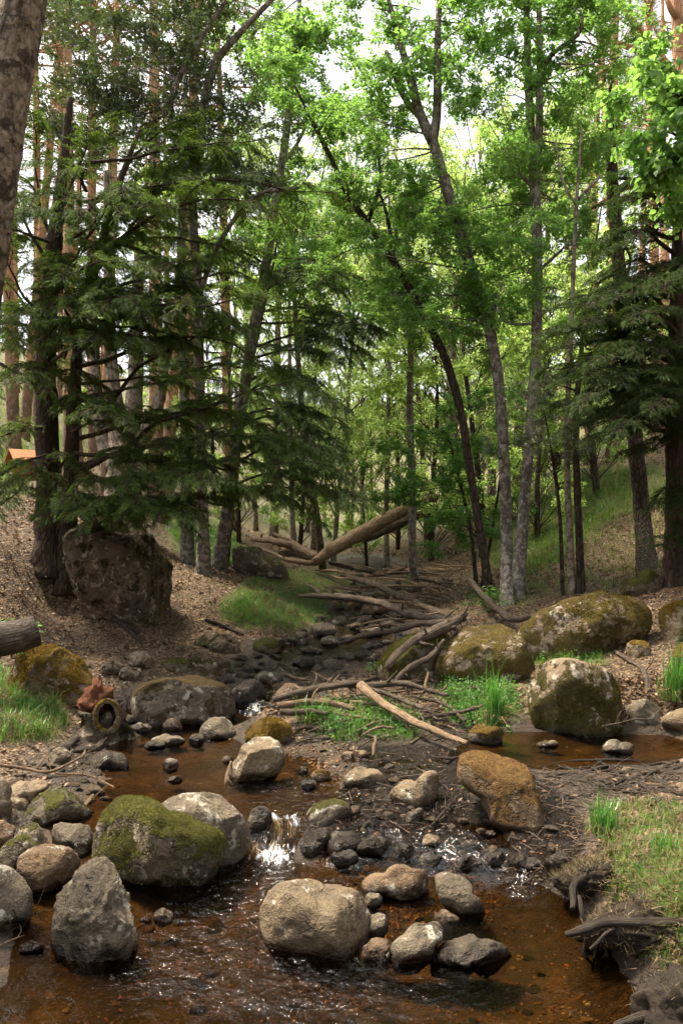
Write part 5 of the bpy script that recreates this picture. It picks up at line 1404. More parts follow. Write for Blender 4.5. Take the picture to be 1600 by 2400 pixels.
def needle_sprays(needle, bark, count=6):
    key = (needle, bark)
    if key not in SPRAYS:
        out = []
        for k in range(count):
            g = np.random.default_rng(7000 + k + hash_text(needle)); nd, wd = MB(), MB(); L = .72
            t = np.linspace(0, 1, 5); c = np.stack([t * L, .05 * np.sin(t * 3 + k) * t, .06 * np.sin(t * 3.1) - .10 * t ** 2], 1)
            bough(nd, wd, c, .006, g, spread=.32, dens=2.1, start=.04, droop=.30, fl=.085, pairs=9, nl=.017)
            mb = MB(); mb.merge(nd, 0); mb.merge(wd, 1)
            me = mb.mesh('needle_spray', False); me.materials.append(M[needle]); me.materials.append(M[bark]); out.append(me)
        SPRAYS[key] = out
    return SPRAYS[key]

def yew(name, label, trunks, boughs, needle, seed, bark='bark_yew', cat='yew tree', step=.30, size=1.0, pr=(-.1, .3)):
    g = np.random.default_rng(seed)
    tr = [trunk_path(t) for t in trunks]
    base = tr[0][0][0].copy(); base[2] = float(terrain(base[0], base[1]))
    e = thing(name, label, cat, tuple(base))
    for k, (c, r) in enumerate(tr):
        mb, cc, rr = trunk_mesh(c, r, 14, .22, seed=seed + k); obj('trunk', mb, M[bark], e)
    wd = MB(); crown = part_empty('crown', e); lib = needle_sprays(needle, bark)
    for b in boughs:
        c = np.array([P(*q[:3]) for q in b[0]]); r0 = b[1] / F * c[0, 1] / 2; dens = b[2]; start = b[3]
        L = np.linalg.norm(np.diff(c, axis=0), axis=1).sum(); m = int(max(8, L / .07)); q = smooth_path(c, m)
        q = q + np.stack([fbm(q * 2.2 + k * 13, 2) for k in range(3)], -1) * .03
        v, f, _ = tubes(q, np.linspace(r0, .004, m), 6, False); wd.add(v, f)
        ns = max(2, int(round(L * (1 - start) / step * dens)))
        for k in range(ns):
            u = start + (1 - start) * (k + g.uniform(.2, .9)) / ns
            i = int(min(m - 2, u * (m - 1))); t = unit(q[i + 1] - q[i])
            sg = 1 if k % 2 else -1
            if k == ns - 1: sg = 0
            rz = math.atan2(t[1], t[0]) + sg * g.uniform(.35, 1.1) + g.normal() * .12
            pit = -math.asin(np.clip(t[2], -1, 1)) * .6 + g.uniform(*pr)
            s_ = size * g.uniform(.7, 1.15) * (1.1 - .35 * u)
            put_spray(lib[g.integers(len(lib))], 'needle_spray', crown, base, q[i], rz, (g.normal() * .22, pit), s_)
    tag(obj('boughs', wd, M[bark], e), kind='stuff').parent = crown
    return e

# ================================================================== the trees of the picture
# near trunk cut by the left edge
c, r = trunk_path([(-215,1900,3.5,120),(-160,1500,3.5,112),(-95,1000,3.5,108),(-22,500,3.5,104),(14,250,3.5,102),(58,0,3.5,100),(110,-300,3.5,96)])
base = c[0].copy(); base[2] = float(terrain(base[0], base[1]))
e = thing('near_tree', 'mottled grey trunk leaning in at the top left corner, nearest tree', 'tree', tuple(base))
mb, cc, rr = trunk_mesh(c, r, 26, .07, seed=3.3, freq=9); obj('trunk', mb, M['bark_near'], e)

# left yew over the huge boulder
BY = []
def bo(pts, w, dens=1.0, start=.2): BY.append((pts, w, dens, start))
bo([(115,930,9.3),(60,885,9.2),(-20,845,9.1),(-80,830,9)], 14, .5)
bo([(110,800,9.3),(60,720,9.2),(0,640,9.1)], 12, .7)
bo([(165,985,9.2),(250,950,8.9),(330,862,8.8),(430,805,8.7),(540,745,8.6)], 14, .8, .4)
bo([(165,1110,9.2),(280,1060,8.7),(370,992,8.5),(480,955,8.4),(600,915,8.3),(680,900,8.3)], 15, .9, .4)
bo([(170,1095,9.2),(300,1060,8.6),(430,1030,8.3),(600,1025,8.1),(760,1050,8.0)], 15, 1.6, .3)
bo([(175,1160,9.2),(300,1180,8.5),(430,1172,8.2),(560,1145,8.0),(700,1140,7.9),(840,1160,7.8)], 15, 1.8, .25)
bo([(170,1130,9.2),(280,1120,8.4),(380,1110,8.0),(470,1120,7.7),(540,1140,7.5)], 12, 2.0)
bo([(170,1160,9.2),(260,1170,8.4),(340,1180,7.9),(420,1200,7.6)], 11, 1.9)
bo([(140,1180,9.2),(210,1190,8.4),(280,1215,7.9)], 10, 1.8)
bo([(165,1060,9.2),(330,1080,8.5),(520,1080,8.2),(680,1090,8.0),(800,1110,7.9)], 12, 1.8, .25)
bo([(172,1030,9.2),(300,1000,8.9),(450,960,8.8),(620,1000,8.8),(740,1075,8.7)], 12, 1.5, .3)
bo([(110,1000,9.2),(40,1010,8.6),(-40,1050,8.2)], 9, 1.2)
bo([(110,1060,9.2),(50,1090,8.6),(-30,1130,8.2)], 9, 1.2)
bo([(180,830,9.2),(260,760,9.0),(350,700,8.9),(450,660,8.8),(540,640,8.8)], 12, 1.1)
bo([(180,860,9.2),(290,830,8.8),(400,790,8.6),(520,800,8.5),(620,850,8.5)], 12, .8, .3)
bo([(215,650,9.2),(300,540,9.1),(370,430,9.0),(420,330,9.0)], 12, 1.2)
bo([(240,590,9.2),(340,520,8.8),(440,480,8.6),(560,470,8.6),(640,500,8.6)], 11, 1.1)
bo([(150,480,9.3),(190,380,9.2),(230,290,9.1)], 9, 1.3)
bo([(200,700,9.2),(310,660,8.7),(430,620,8.5),(540,580,8.5)], 11, 1.1)
bo([(120,700,9.3),(180,600,9.0),(250,490,8.9),(300,420,8.9)], 11, 1.1)
bo([(115,620,9.3),(60,520,9.2),(30,420,9.1)], 10, 1.2)
bo([(118,560,9.3),(90,430,9.3),(80,300,9.2)], 10, 1.2)
bo([(112,760,9.3),(60,690,8.6),(20,620,8.3),(-20,560,8.1)], 10, 1.0)
bo([(115,850,9.3),(190,800,8.4),(260,790,8.0),(330,800,7.8)], 10, 1.0)
bo([(115,720,9.3),(160,650,8.4),(220,620,8.0),(300,620,7.8)], 10, 1.1)
bo([(230,600,9.2),(300,450,9.3),(400,370,9.3),(520,330,9.3)], 10, 1.0)
bo([(300,380,9.4),(380,300,9.4),(470,260,9.3)], 8, 1.1)
bo([(170,760,9.2),(250,700,9.6),(360,740,10),(460,780,10.2),(580,770,10.3)], 10, 1.1)
bo([(170,720,9.2),(240,600,9.8),(330,560,10.2),(430,560,10.4),(560,600,10.6),(680,680,10.6)], 10, 1.2)
bo([(180,900,9.2),(260,890,9.8),(400,880,10.2),(540,850,10.4),(640,870,10.4)], 10, 1.0, .35)
bo([(140,560,9.2),(60,560,9.8),(-20,520,10)], 9, 1.2)
bo([(110,880,9.2),(50,800,9.8),(-20,760,10)], 9, 1.0)
bo([(250,560,9.2),(360,600,8.6),(470,700,8.3),(520,760,8.2)], 9, 1.0)
bo([(190,780,9.2),(330,720,8.4),(470,720,8.1),(580,700,8.0),(660,720,8.0)], 10, 1.0, .3)
bo([(240,500,9.3),(400,440,9.1),(560,420,9.1),(680,450,9.1),(790,452,9.1)], 9, .6, .3)
bo([(200,930,9.2),(360,900,8.3),(520,890,8.0),(600,950,7.9)], 9, .8, .4)
bo([(118,1080,9.2),(60,1130,8.5),(10,1180,8.0)], 8, 1.2)
bo([(130,1150,9.2),(170,1170,8.3),(190,1200,7.9)], 8, 1.2)
gy_ = np.random.default_rng(4141)
for k in range(15):
    y0 = gy_.uniform(330, 1120); x0 = np.interp(y0, [300, 600, 800, 1150], [230, 170, 150, 140]); a_ = gy_.uniform(-1, 1); L_ = gy_.uniform(110, 330) * (1 if a_ > -.3 else .6)
    x1 = x0 + L_ * (a_ + .35); dY = -gy_.uniform(.2, 1.6) * math.sqrt(max(.1, 1 - min(1, abs(a_)))) - .3 * gy_.random(); rs = gy_.uniform(20, 120) * (1 if y0 < 900 else .3)
    bo([(x0, y0, 9.2), ((x0 + x1) / 2, y0 - rs * .7, 9.2 + dY * .6), (x1, y0 - rs + gy_.uniform(-20, 50), 9.2 + dY)], 9, .9, .3)
for k in range(20):
    y0 = gy_.uniform(480, 1020); x0 = 112 if k % 2 else 170; sg_ = -1 if k % 3 == 0 else 1
    x1 = x0 + sg_ * gy_.uniform(60, 200); dY = -gy_.uniform(.5, 1.7)
    bo([(x0, y0, 9.2), ((x0 + x1) / 2, y0 - gy_.uniform(10, 50), 9.2 + dY * .55), (x1, y0 + gy_.uniform(-40, 40), 9.2 + dY)], 8, 1.0, .25)
yew('yew_tree', 'dark spreading yew with twin trunks and drooping boughs behind the huge boulder', 
    [[(128,1300,9.3,70),(116,1150,9.3,56),(110,980,9.3,52),(108,800,9.3,46),(125,600,9.3,38),(145,420,9.3,26),(165,230,9.3,14)],
     [(160,1270,9.2,40),(168,1100,9.2,34),(175,930,9.2,30),(186,800,9.2,26),(225,620,9.2,22),(280,430,9.2,16),(330,300,9.3,8)]],
    BY, 'needle_yew', 41, step=.205, size=.82)

# second yew behind, its sprays hang over the log heap
BY = []
for k in range(22):
    g = np.random.default_rng(300 + k); y0 = 1190 - k * 27; sgn = 1 if k % 3 else -1
    L = g.uniform(130, 260); x0 = float(np.interp(y0, [600, 800, 1000, 1310], [640, 600, 562, 528]))
    bo([(x0, y0, 13.3), (x0 + sgn * L * .45, y0 - g.uniform(0, 40), 12.8 + g.uniform(-.8, .4)), (x0 + sgn * L, y0 + g.uniform(-20, 50), 12.4 + g.uniform(-1.4, .6))], 7, 1.2, .2)
yew('yew_tree', 'slender younger yew growing behind the leaning alder, hanging over the log heap', [[(528,1310,13.5,16),(562,1000,13.4,13),(600,800,13.4,10),(640,620,13.4,6),(655,520,13.4,3)]], BY, 'needle_blue', 42, step=.22, size=.95)

# right yew with a dense flat crown
BY = []
for (y0, x1, y1, dy, dn) in [(1000,1330,1010,-.5,1.6),(960,1290,960,-.2,1.7),(930,1330,900,-.9,1.6),(880,1285,870,-.4,1.7),(850,1300,820,.1,1.7),(820,1330,770,-.7,1.6),(800,1290,790,-.6,1.6),(780,1340,720,0,1.6),(760,1400,690,-.3,1.5),(740,1440,700,-.8,1.5),
                             (700,1380,705,.5,1.4),(660,1420,640,.3,1.2),(600,1450,560,0,1.2),(560,1440,600,-.3,1.1),(520,1470,470,.2,1.2),(480,1480,440,-.2,1.3),(1020,1400,1040,-.8,1.4),(900,1400,930,-1.2,1.4),(840,1420,850,-1.3,1.3),(980,1480,1000,-1.3,1.2),(950,1530,960,-1.4,1.3),(780,1500,760,-1.3,1.3),(700,1560,690,-1.2,1.3)]:
    bo([(1580, y0, 8.6), ((1580 + x1) / 2, (y0 + y1) / 2 - 40, 8.4 + dy * .5), ((1580 + 2 * x1) / 3, (y0 + 2 * y1) / 3 - 30, 8.3 + dy * .8), (x1, y1, 8.2 + dy)], 12, dn, .12)
for k in range(13):
    g = np.random.default_rng(360 + k); y0 = g.uniform(420, 1040)
    bo([(1585, y0, 8.6), (1620 + g.uniform(-20, 60), y0 - 30, 8.6 + g.uniform(-.8, .8)), (1600 + g.uniform(-120, 160), y0 + g.uniform(-60, 60), 8.5 + g.uniform(-1.5, 1.4))], 9, 1.3, .1)
for k in range(5):
    g = np.random.default_rng(390 + k); y0 = g.uniform(1080, 1300)
    bo([(1580, y0, 8.6), (1600, y0 + 10, 8.5), (1560 + g.uniform(-10, 120), y0 + g.uniform(10, 50), 8.1)], 6, 1.3, .1)
yew('yew_tree', 'dark dense yew with a flat layered crown at the right edge', [[(1582,1330,8.7,44),(1578,1100,8.6,38),(1582,850,8.6,34),(1586,600,8.6,26),(1590,400,8.6,12)], [(1612,1330,8.9,40),(1606,1000,8.9,36),(1600,700,8.9,26)]], BY, 'needle_dark', 43, step=.22, size=.74, pr=(-.2, .08))

# alders and other broadleaves, from left to right
broadleaf('oak_tree', 'dark leaved evergreen oak with a forked limb above the left yew', 'bark_grey', 'leaf_olive',
    [[(478,1320,11.2,42),(470,1000,11.0,36),(462,650,10.6,33),(452,480,10.4,30),(470,300,10.2,32),(500,160,10.1,28),(560,80,10,22),(655,-20,9.9,16)]],
    [(x, y, Y, rx, ry) for x, y, Y, rx, ry in [(300,70,10,95,70),(420,50,10,90,60),(240,170,10,85,70),(370,240,9.8,90,70),(500,250,10,80,70),(560,190,10.2,70,60),(330,340,10,80,60),(480,380,10.2,90,60),(600,330,10.4,70,60),(140,110,10.4,80,70),(180,20,10.4,90,60),
      (560,430,10.4,80,50),(400,140,10.2,80,60),(520,120,10.6,70,60),(280,240,10.4,80,60),(640,420,10.6,60,50),(120,230,10.6,60,60),(420,330,10.6,80,60),(350,0,10.2,90,50),(560,0,10.4,80,50),(200,330,10.6,70,50)]] + fill(13, 70, -40, 560, 440, 10, 11.4, 75, 9),
    .040, limbs=[[(455,470,10.4,16),(400,260,10.2,15),(450,130,10,13),(530,0,9.8,10)], [(462,700,10.6,14),(520,560,10.4,12),(600,460,10.2,10),(700,440,10,8)]], seed=61, n_per=1250, r_br=.012, per_blob=4)
broadleaf('alder_tree', 'grey alder leaning right beside the lichened boulder', 'bark_grey', 'leaf_bright',
    [[(512,1330,None,46),(535,1180,13.0,40),(560,1000,13.0,38),(590,800,13.0,37),(620,640,13.0,34),(645,480,13.0,30),(668,330,13.0,26),(690,150,13,20),(705,-40,13,14)]],
    [(640,120,13,90,70),(730,180,13.2,80,80),(600,250,13.4,70,60),(700,60,13,90,60),(780,80,13.4,80,70),(690,300,13.4,60,60),(640,20,13.4,80,60),(720,480,13.8,70,50),(560,560,13.6,60,60),(680,600,13.8,70,60),(760,230,12.8,50,50)] + fill(18, 560, -40, 800, 700, 12.6, 14, 60, 1, GAPS),
    .05, limbs=[[(660,390,13,9),(700,330,13,8),(740,240,13,5)], [(640,500,13,8),(600,420,13.2,7),(575,330,13.4,5)]], seed=62, n_per=1100)
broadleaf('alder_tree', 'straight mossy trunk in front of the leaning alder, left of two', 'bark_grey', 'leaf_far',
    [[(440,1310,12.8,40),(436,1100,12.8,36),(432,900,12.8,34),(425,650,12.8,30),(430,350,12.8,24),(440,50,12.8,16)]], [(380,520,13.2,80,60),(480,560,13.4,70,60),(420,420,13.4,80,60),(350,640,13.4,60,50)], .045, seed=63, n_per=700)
broadleaf('gnarled_tree', 'pale gnarled tree with several stout upright limbs behind the left yew', 'bark_pale', 'leaf_olive',
    [[(280,1240,13.2,96),(285,1130,13.2,88),(285,1050,13.2,84),(275,960,13.2,50),(262,850,13.2,40),(255,650,13.2,30),(250,400,13.2,20)], ],
    [(240,520,13.4,80,60),(330,560,13.6,70,60),(300,420,13.4,80,70),(220,660,13.8,60,50)], .045,
    limbs=[[(295,1070,13.1,52),(310,980,13.0,44),(318,880,13,38),(322,700,13.1,28),(330,480,13.2,16)], [(310,1060,13.1,44),(345,1010,13.0,36),(368,960,13,30),(385,860,13,24),(400,700,13.1,16)], [(268,1100,13.2,44),(240,1020,13.3,34),(225,900,13.4,28),(215,700,13.4,18)]], seed=64, n_per=600)
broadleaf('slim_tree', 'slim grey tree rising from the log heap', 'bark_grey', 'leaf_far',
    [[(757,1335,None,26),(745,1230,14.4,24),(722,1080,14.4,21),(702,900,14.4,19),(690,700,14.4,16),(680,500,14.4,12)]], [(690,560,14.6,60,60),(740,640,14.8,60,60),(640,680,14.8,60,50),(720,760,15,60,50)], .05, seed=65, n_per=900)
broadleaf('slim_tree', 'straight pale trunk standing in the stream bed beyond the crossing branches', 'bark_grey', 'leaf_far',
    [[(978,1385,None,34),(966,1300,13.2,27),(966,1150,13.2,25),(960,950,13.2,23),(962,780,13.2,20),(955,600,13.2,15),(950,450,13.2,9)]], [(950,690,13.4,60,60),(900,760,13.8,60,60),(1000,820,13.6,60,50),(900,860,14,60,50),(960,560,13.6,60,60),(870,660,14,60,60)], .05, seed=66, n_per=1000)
broadleaf('alder_tree', 'thin dark alder leaning far to the left over the valley', 'bark_dark', 'leaf_bright',
    [[(1150,1395,None,30),(1125,1250,10.8,28),(1105,1130,10.8,27),(1082,980,10.8,27),(1050,860,10.8,28),(1010,770,10.8,28),(965,685,10.8,27),(920,610,10.8,25),(860,520,10.8,23),(820,465,10.8,21),(780,380,10.8,17),(730,280,10.8,12),(690,200,10.8,7)]],
    [(700,230,10.8,60,50),(760,330,11,60,50),(840,420,10.8,60,60),(900,480,10.6,60,50),(820,540,11,60,50),(940,560,10.8,60,50),(980,640,11,60,60),(1040,760,11.2,50,50),(900,660,11.2,60,50),(760,450,11,50,40)] + fill(16, 700, 220, 1000, 800, 10.6, 12, 50, 2, GAPS),
    .048, limbs=[[(862,520,10.8,10),(890,430,10.7,9),(885,350,10.7,6)], [(925,615,10.8,10),(905,500,10.9,8),(880,430,11,5)]], seed=67, n_per=1000)
broadleaf('alder_tree', 'grey alder with a high fork leaning left, right of the thin leaning alder', 'bark_grey', 'leaf_bright',
    [[(1188,1415,None,44),(1186,1280,10.4,40),(1182,1120,10.4,38),(1170,920,10.4,37),(1148,780,10.4,37),(1105,640,10.4,40),(1070,520,10.4,38),(1040,420,10.4,36),(1012,320,10.4,33)]],
    [(930,60,10.2,80,60),(1010,50,10,80,60),(860,140,10.4,70,60),(940,260,10.6,60,60),(1050,170,10.2,70,60),(900,380,10.8,60,50),(990,440,10.6,60,50),(1090,560,10.2,60,50),(1010,540,10.8,60,50),(1060,690,10.4,60,50),(1130,620,10.2,60,50),(1150,740,10.2,60,50),
     (1000,-40,10,90,60),(880,20,10.4,70,60),(1120,820,10.6,60,50),(830,300,11,50,50),(1090,60,9.8,70,60)] + fill(24, 830, -60, 1150, 830, 9.8, 11.4, 55, 3, GAPS),
    .05, limbs=[[(1014,330,10.4,28),(985,270,10.4,24),(960,180,10.4,20),(935,90,10.4,16),(905,-20,10.4,10)], [(1014,330,10.4,24),(1024,250,10.3,21),(1024,120,10.2,17),(1030,-20,10.2,12)], [(985,275,10.4,17),(945,225,10.5,15),(905,120,10.5,11)], [(1150,770,10.4,11),(1165,690,10.2,10),(1175,745,10.1,9),(1210,760,10,8),(1245,758,9.9,6)]], seed=68, n_per=1150)
broadleaf('alder_tree', 'tall straight alder at the right of the trunk cluster', 'bark_grey', 'leaf_bright',
    [[(1208,1405,None,46),(1222,1250,10.2,40),(1234,1100,10.2,36),(1246,950,10.2,35),(1256,800,10.2,35),(1258,600,10.2,35),(1252,430,10.2,35),(1242,300,10.2,30),(1236,150,10.2,25),(1232,0,10.2,22),(1230,-150,10.2,16)]],
    [(1230,70,10,80,60),(1150,120,10,70,60),(1310,50,10,80,60),(1200,220,9.8,70,50),(1130,260,10.2,60,50),(1290,200,10,70,50),(1370,110,10,70,60),(1180,340,10,70,50),(1120,440,10.4,60,40),(1290,320,10.2,60,50),(1090,500,10.6,50,40),(1200,520,10.4,70,50),(1170,650,10.6,60,50),
     (1290,470,10.4,60,50),(1240,-40,10,90,60),(1390,230,10.4,60,50),(1340,-30,10,80,50),(1150,20,10.2,70,50),(1320,400,10.6,60,50),(1420,60,10.4,60,60)] + fill(30, 1090, -60, 1500, 760, 9.4, 11.4, 58, 4, GAPS),
    .05, limbs=[[(1250,420,10.2,26),(1262,300,10.1,20),(1264,150,10,16),(1262,0,10,12)], [(1240,210,10.2,14),(1290,130,10,12),(1350,85,9.8,10),(1365,40,9.7,7)], [(1250,440,10.2,10),(1200,390,10.1,8),(1170,330,10,6)], [(1256,850,10.2,12),(1300,905,9.9,10),(1230,880,9.8,9),(1160,930,9.7,7),(1060,990,9.6,4)][:1] + [(1300,910,10,9)], [(1255,640,10.2,8),(1300,600,10,7),(1340,560,9.9,4)]], seed=69, n_per=1200)
broadleaf('twin_stem', 'pale speckled stem, left of the close pair on the hillside', 'bark_pale', 'leaf_green', [[(1340,1390,None,24),(1334,1250,9.6,22),(1328,1100,9.6,21),(1330,950,9.6,19),(1340,700,9.6,16),(1350,480,9.6,12),(1362,300,9.6,7)]], [(1320,620,9.8,50,50),(1380,520,10,50,50),(1370,400,10,50,40)], .04, seed=70, n_per=420,
    limbs=[[(1350,480,9.6,8),(1320,430,9.6,7),(1300,330,9.7,4)], [(1352,470,9.6,8),(1380,440,9.5,7),(1410,410,9.5,5)]])
broadleaf('twin_stem', 'brown stem, right of the close pair on the hillside', 'bark_dark', 'leaf_olive', [[(1360,1388,None,28),(1356,1250,9.5,25),(1350,1100,9.5,24),(1350,950,9.5,20),(1362,820,9.5,16),(1370,700,9.5,11)]], [(1300,900,9.4,50,40),(1340,980,9.4,50,40)], .035, seed=71, n_per=700)
broadleaf('snag', 'tall broken pine trunk with a jagged top on the right hillside', 'bark_dark', 'needle_pine', [[(1518,1338,None,62),(1506,1230,10.5,54),(1492,1080,10.5,50),(1476,900,10.5,48),(1456,700,10.5,46),(1440,500,10.5,42),(1432,380,10.5,36),(1428,280,10.5,24),(1424,225,10.5,8)]], [], .05, seed=72,
    limbs=[[(1445,480,10.4,10),(1480,455,10.2,9),(1510,460,10,7)], [(1438,420,10.4,9),(1470,418,10.3,8),(1500,424,10.2,6)], [(1440,470,10.5,9),(1380,490,10.6,8),(1330,520,10.7,5)], [(1430,300,10.5,10),(1425,230,10.4,9),(1436,180,10.4,4)], [(1455,640,10.5,9),(1420,650,10.4,8),(1395,670,10.4,6)], [(1450,560,10.5,8),(1475,600,10.4,7),(1468,650,10.4,5)]])
broadleaf('pine_tree', 'orange barked pine with bare limbs at the top right corner', 'bark_pine', 'needle_pine', [[(1640,1250,11.5,52),(1625,800,11.5,48),(1605,400,11.5,44),(1590,150,11.5,40),(1580,-60,11.5,34)]], [(1430,200,11.6,70,40,500),(1400,120,11.8,60,40,400),(1460,300,11.6,50,30,300)], .06, seed=73, wide=.12,
    limbs=[[(1592,210,11.5,20),(1540,120,11.3,18),(1490,60,11.2,15),(1440,0,11.1,10)], [(1596,240,11.5,16),(1530,150,11.4,14),(1460,105,11.2,13),(1400,95,11.1,9)], [(1600,260,11.5,14),(1540,180,11.4,12),(1430,165,11.2,11),(1390,180,11.1,7)], [(1603,330,11.5,14),(1530,172,11.3,10),(1440,172,11.2,8)], [(1605,430,11.5,14),(1520,450,11.3,12),(1470,440,11.2,11),(1380,490,11.1,6)], [(1600,60,11.5,16),(1570,20,11.4,14),(1555,-30,11.4,10)]])
# overhanging near spray of broad leaves at the right
broadleaf('hazel_tree', 'overhanging hazel branch with broad fresh leaves at the right edge', 'bark_dark', 'leaf_bright', [[(1790,1500,5.4,36),(1740,1000,5.4,34),(1690,600,5.4,30),(1650,350,5.4,22),(1640,100,5.4,12)]],
    [(1540,320,5.3,70,50,420),(1490,270,5.3,45,40,160),(1580,410,5.2,60,50,380),(1500,390,5.4,50,35,190),(1580,220,5.4,60,45,260),(1620,320,5.2,60,50,300),(1560,480,5.5,50,30,170),(1600,130,5.6,50,40,150)],
    .115, limbs=[[(1650,350,5.4,14),(1600,230,5.3,12),(1560,225,5.2,6)], [(1660,430,5.4,12),(1600,330,5.3,8),(1540,300,5.3,5)]], seed=74, droop=.6, up=.5, shape=7, r_br=.007, wide=.8, n_spray=150, per_blob=3)
# understorey
broadleaf('hazel_bush', 'layered green hazel bush in the middle distance beside the trunk cluster', 'bark_dark', 'leaf_green', [[(1112,1330,11.6,14),(1100,1230,11.6,12),(1075,1120,11.5,10),(1050,1020,11.5,7)], [(1130,1330,11.7,12),(1160,1200,11.7,10),(1180,1050,11.6,6)]],
    [(950,1010,11.4,70,26),(1050,1030,11.2,80,24),(1150,1050,11.4,70,24),(1000,1090,11.3,80,24),(1100,1130,11.2,70,26),(910,1065,11.6,60,22),(1050,1185,11.3,60,30),(1000,1150,11.5,60,26),(1150,1180,11.5,60,28),(1190,1000,11.6,50,24),(1040,960,11.7,70,24),(1120,940,11.9,60,24),(960,1180,11.8,50,24),(1060,1250,11.5,50,26),(1120,1230,11.7,50,30),(880,1110,12,50,20)],
    .052, seed=75, n_per=1050, flat=.3, up=1.0, droop=.15, r_br=.007, cat='bush')
broadleaf('willow_bush', 'small leaved glossy bush with pale glints in front of the tall alder', 'bark_dark', 'leaf_silver', [[(1318,1390,9.6,14),(1310,1200,9.5,12),(1290,1050,9.3,9),(1270,950,9.2,5)]],
    [(1200,985,9.2,55,30),(1260,945,9.1,55,30),(1290,1000,9.1,50,30),(1230,1050,9.3,50,30),(1300,890,9.2,40,35),(1330,1060,9.2,40,30),(1180,1040,9.4,40,25),(1240,905,9.3,40,22)], .034, seed=76, n_per=800, r_br=.006, cat='bush', wide=.5)
# ------------------------------------------------------------------ the wood behind: one tree of each kind, then copies
def template_broad(name, seed, H, leaf, bark, nb, nleaf, size, spread=1.0, crown0=.3, thin=1.0):
    g = np.random.default_rng(seed); org = np.array([0, 0, 0.0])
    e = thing(name, 'x', 'tree', (0, 0, 0))
    n = 26; t = np.linspace(0, 1, n)
    c = np.stack([.35 * np.sin(t * 3 + seed) * t, .35 * np.cos(t * 2.3 + seed) * t, t * H - .2], 1); r = np.interp(t, [0, .05, .5, 1], [.2, .13, .09, .02]) * H / 11 * thin
    v, f, cap = tubes(c, r, 8, True, .12, 5, seed); mb = MB(); mb.add(v, f); mb.f.append(np.asarray(cap, np.int32)); obj('trunk', mb, M[bark], e)
    lm, wm = MB(), MB()
    for k in range(nb):
        h = g.uniform(crown0, 1.0); i = int(np.clip((h - .14) * n, 2, n - 1)); a = g.uniform(0, 6.28)
        R = spread * H * .24 * (1.15 - abs(h - .55) * 1.1) * g.uniform(.35, 1.0)
        cen = np.array([c[i, 0] + R * math.cos(a), c[i, 1] + R * math.sin(a), h * H + g.uniform(-.2, .4)])
        s = H * g.uniform(.04, .075)
        blob(lm, wm, c[i], cen, (s, s, s * .62), nleaf, size, g, .022 * H / 11)
    cr = obj('crown', lm, M[leaf], e, smooth=False); tw = obj('twigs', wm, M[bark], e); tw.parent = cr; tw['kind'] = 'stuff'
    return e

def template_pine(name, seed, H):
    g = np.random.default_rng(seed)
    e = thing(name, 'x', 'pine', (0, 0, 0))
    n = 30; t = np.linspace(0, 1, n)
    c = np.stack([.12 * np.sin(t * 2 + seed), .12 * np.cos(t * 2.6 + seed), t * H - .3], 1); r = np.interp(t, [0, .04, .6, 1], [.19, .14, .095, .02])
    v, f, cap = tubes(c, r, 12, True, .1, 6, seed); mb = MB(); mb.add(v, f); mb.f.append(np.asarray(cap, np.int32)); obj('trunk', mb, M['bark_pine'], e)
    wm = MB()
    for k in range(26):                    # dead side twigs below the crown
        i = g.integers(int(n * .22), int(n * .62)); a = g.uniform(0, 6.28); d = np.array([math.cos(a), math.sin(a), g.uniform(-.1, .3)]); L = g.uniform(.3, 1.3)
        p = curve3(c[i], c[i] + d * L, g, .06, .05, 5); vv, ff, _ = tubes(p, np.linspace(.014, .004, 5)[None], 4, False); wm.add(vv, ff)
    tag(obj('dead_twigs', wm, M['bark_dark'], e), kind='stuff')
    lm, wm = MB(), MB()
    for k in range(20):
        h = g.uniform(.62, 1.0); i = int(h * (n - 1)); a = g.uniform(0, 6.28); R = H * .15 * (1.2 - h) * g.uniform(.6, 2)
        cen = c[i] + np.array([R * math.cos(a), R * math.sin(a), g.uniform(-.1, .5)]); s = g.uniform(.35, .7)
        blob(lm, wm, c[i], cen, (s, s, s * .5), 330, .085, g, .03, wide=.10)
    cr = obj('crown', lm, M['needle_pine'], e, smooth=False); tw = obj('limbs', wm, M['bark_pine'], e); tw.parent = cr; tw['kind'] = 'stuff'
    return e

def place(tpl, first, px, Y, scale, rot, label, group, cat, lean=0.0):
    o = tpl if first else copy_tree(tpl)
    d = ray(px, 1200); x = d[0] / d[1] * Y
    o.location = (x, Y, float(terrain(x, Y))); o.scale = (scale,) * 3; o.rotation_euler = (g2.normal() * .03, lean + g2.normal() * .03, rot)
    tag(o, label, cat, group); return o

g2 = np.random.default_rng(2024)
pines = [template_pine('pine_tree', 500 + k, 15 + k * 1.2) for k in range(3)]
used = set()
PINE_POS = [(20,17),(62,20),(85,24),(150,15.5),(190,18),(225,22),(262,17),(352,16.5),(395,19),(455,17.5),(545,19),(-40,19),(-10,26),(110,29),(40,31),(170,33),(245,30),(315,34),(385,31),(-120,17),(-180,22),(-90,30),(20,38),(130,40),(210,42),
            (1390,22),(1450,18),(1480,25),(1540,20),(1580,27),(1620,17),(1330,28),(1680,22),(1500,33),(1400,36),(1560,38)]
for px, Y in PINE_POS:
    k = int(g2.integers(3))
    left = px < 800
    place(pines[k], k not in used, px, Y, g2.uniform(.9, 1.15), g2.uniform(0, 6.28),
          'tall orange barked pine, one of the sunlit stand behind the left yew' if left else 'tall orange barked pine in the dim stand up the right hillside', 'pines of the left stand' if left else 'pines of the right hillside', 'pine')
    used.add(k)
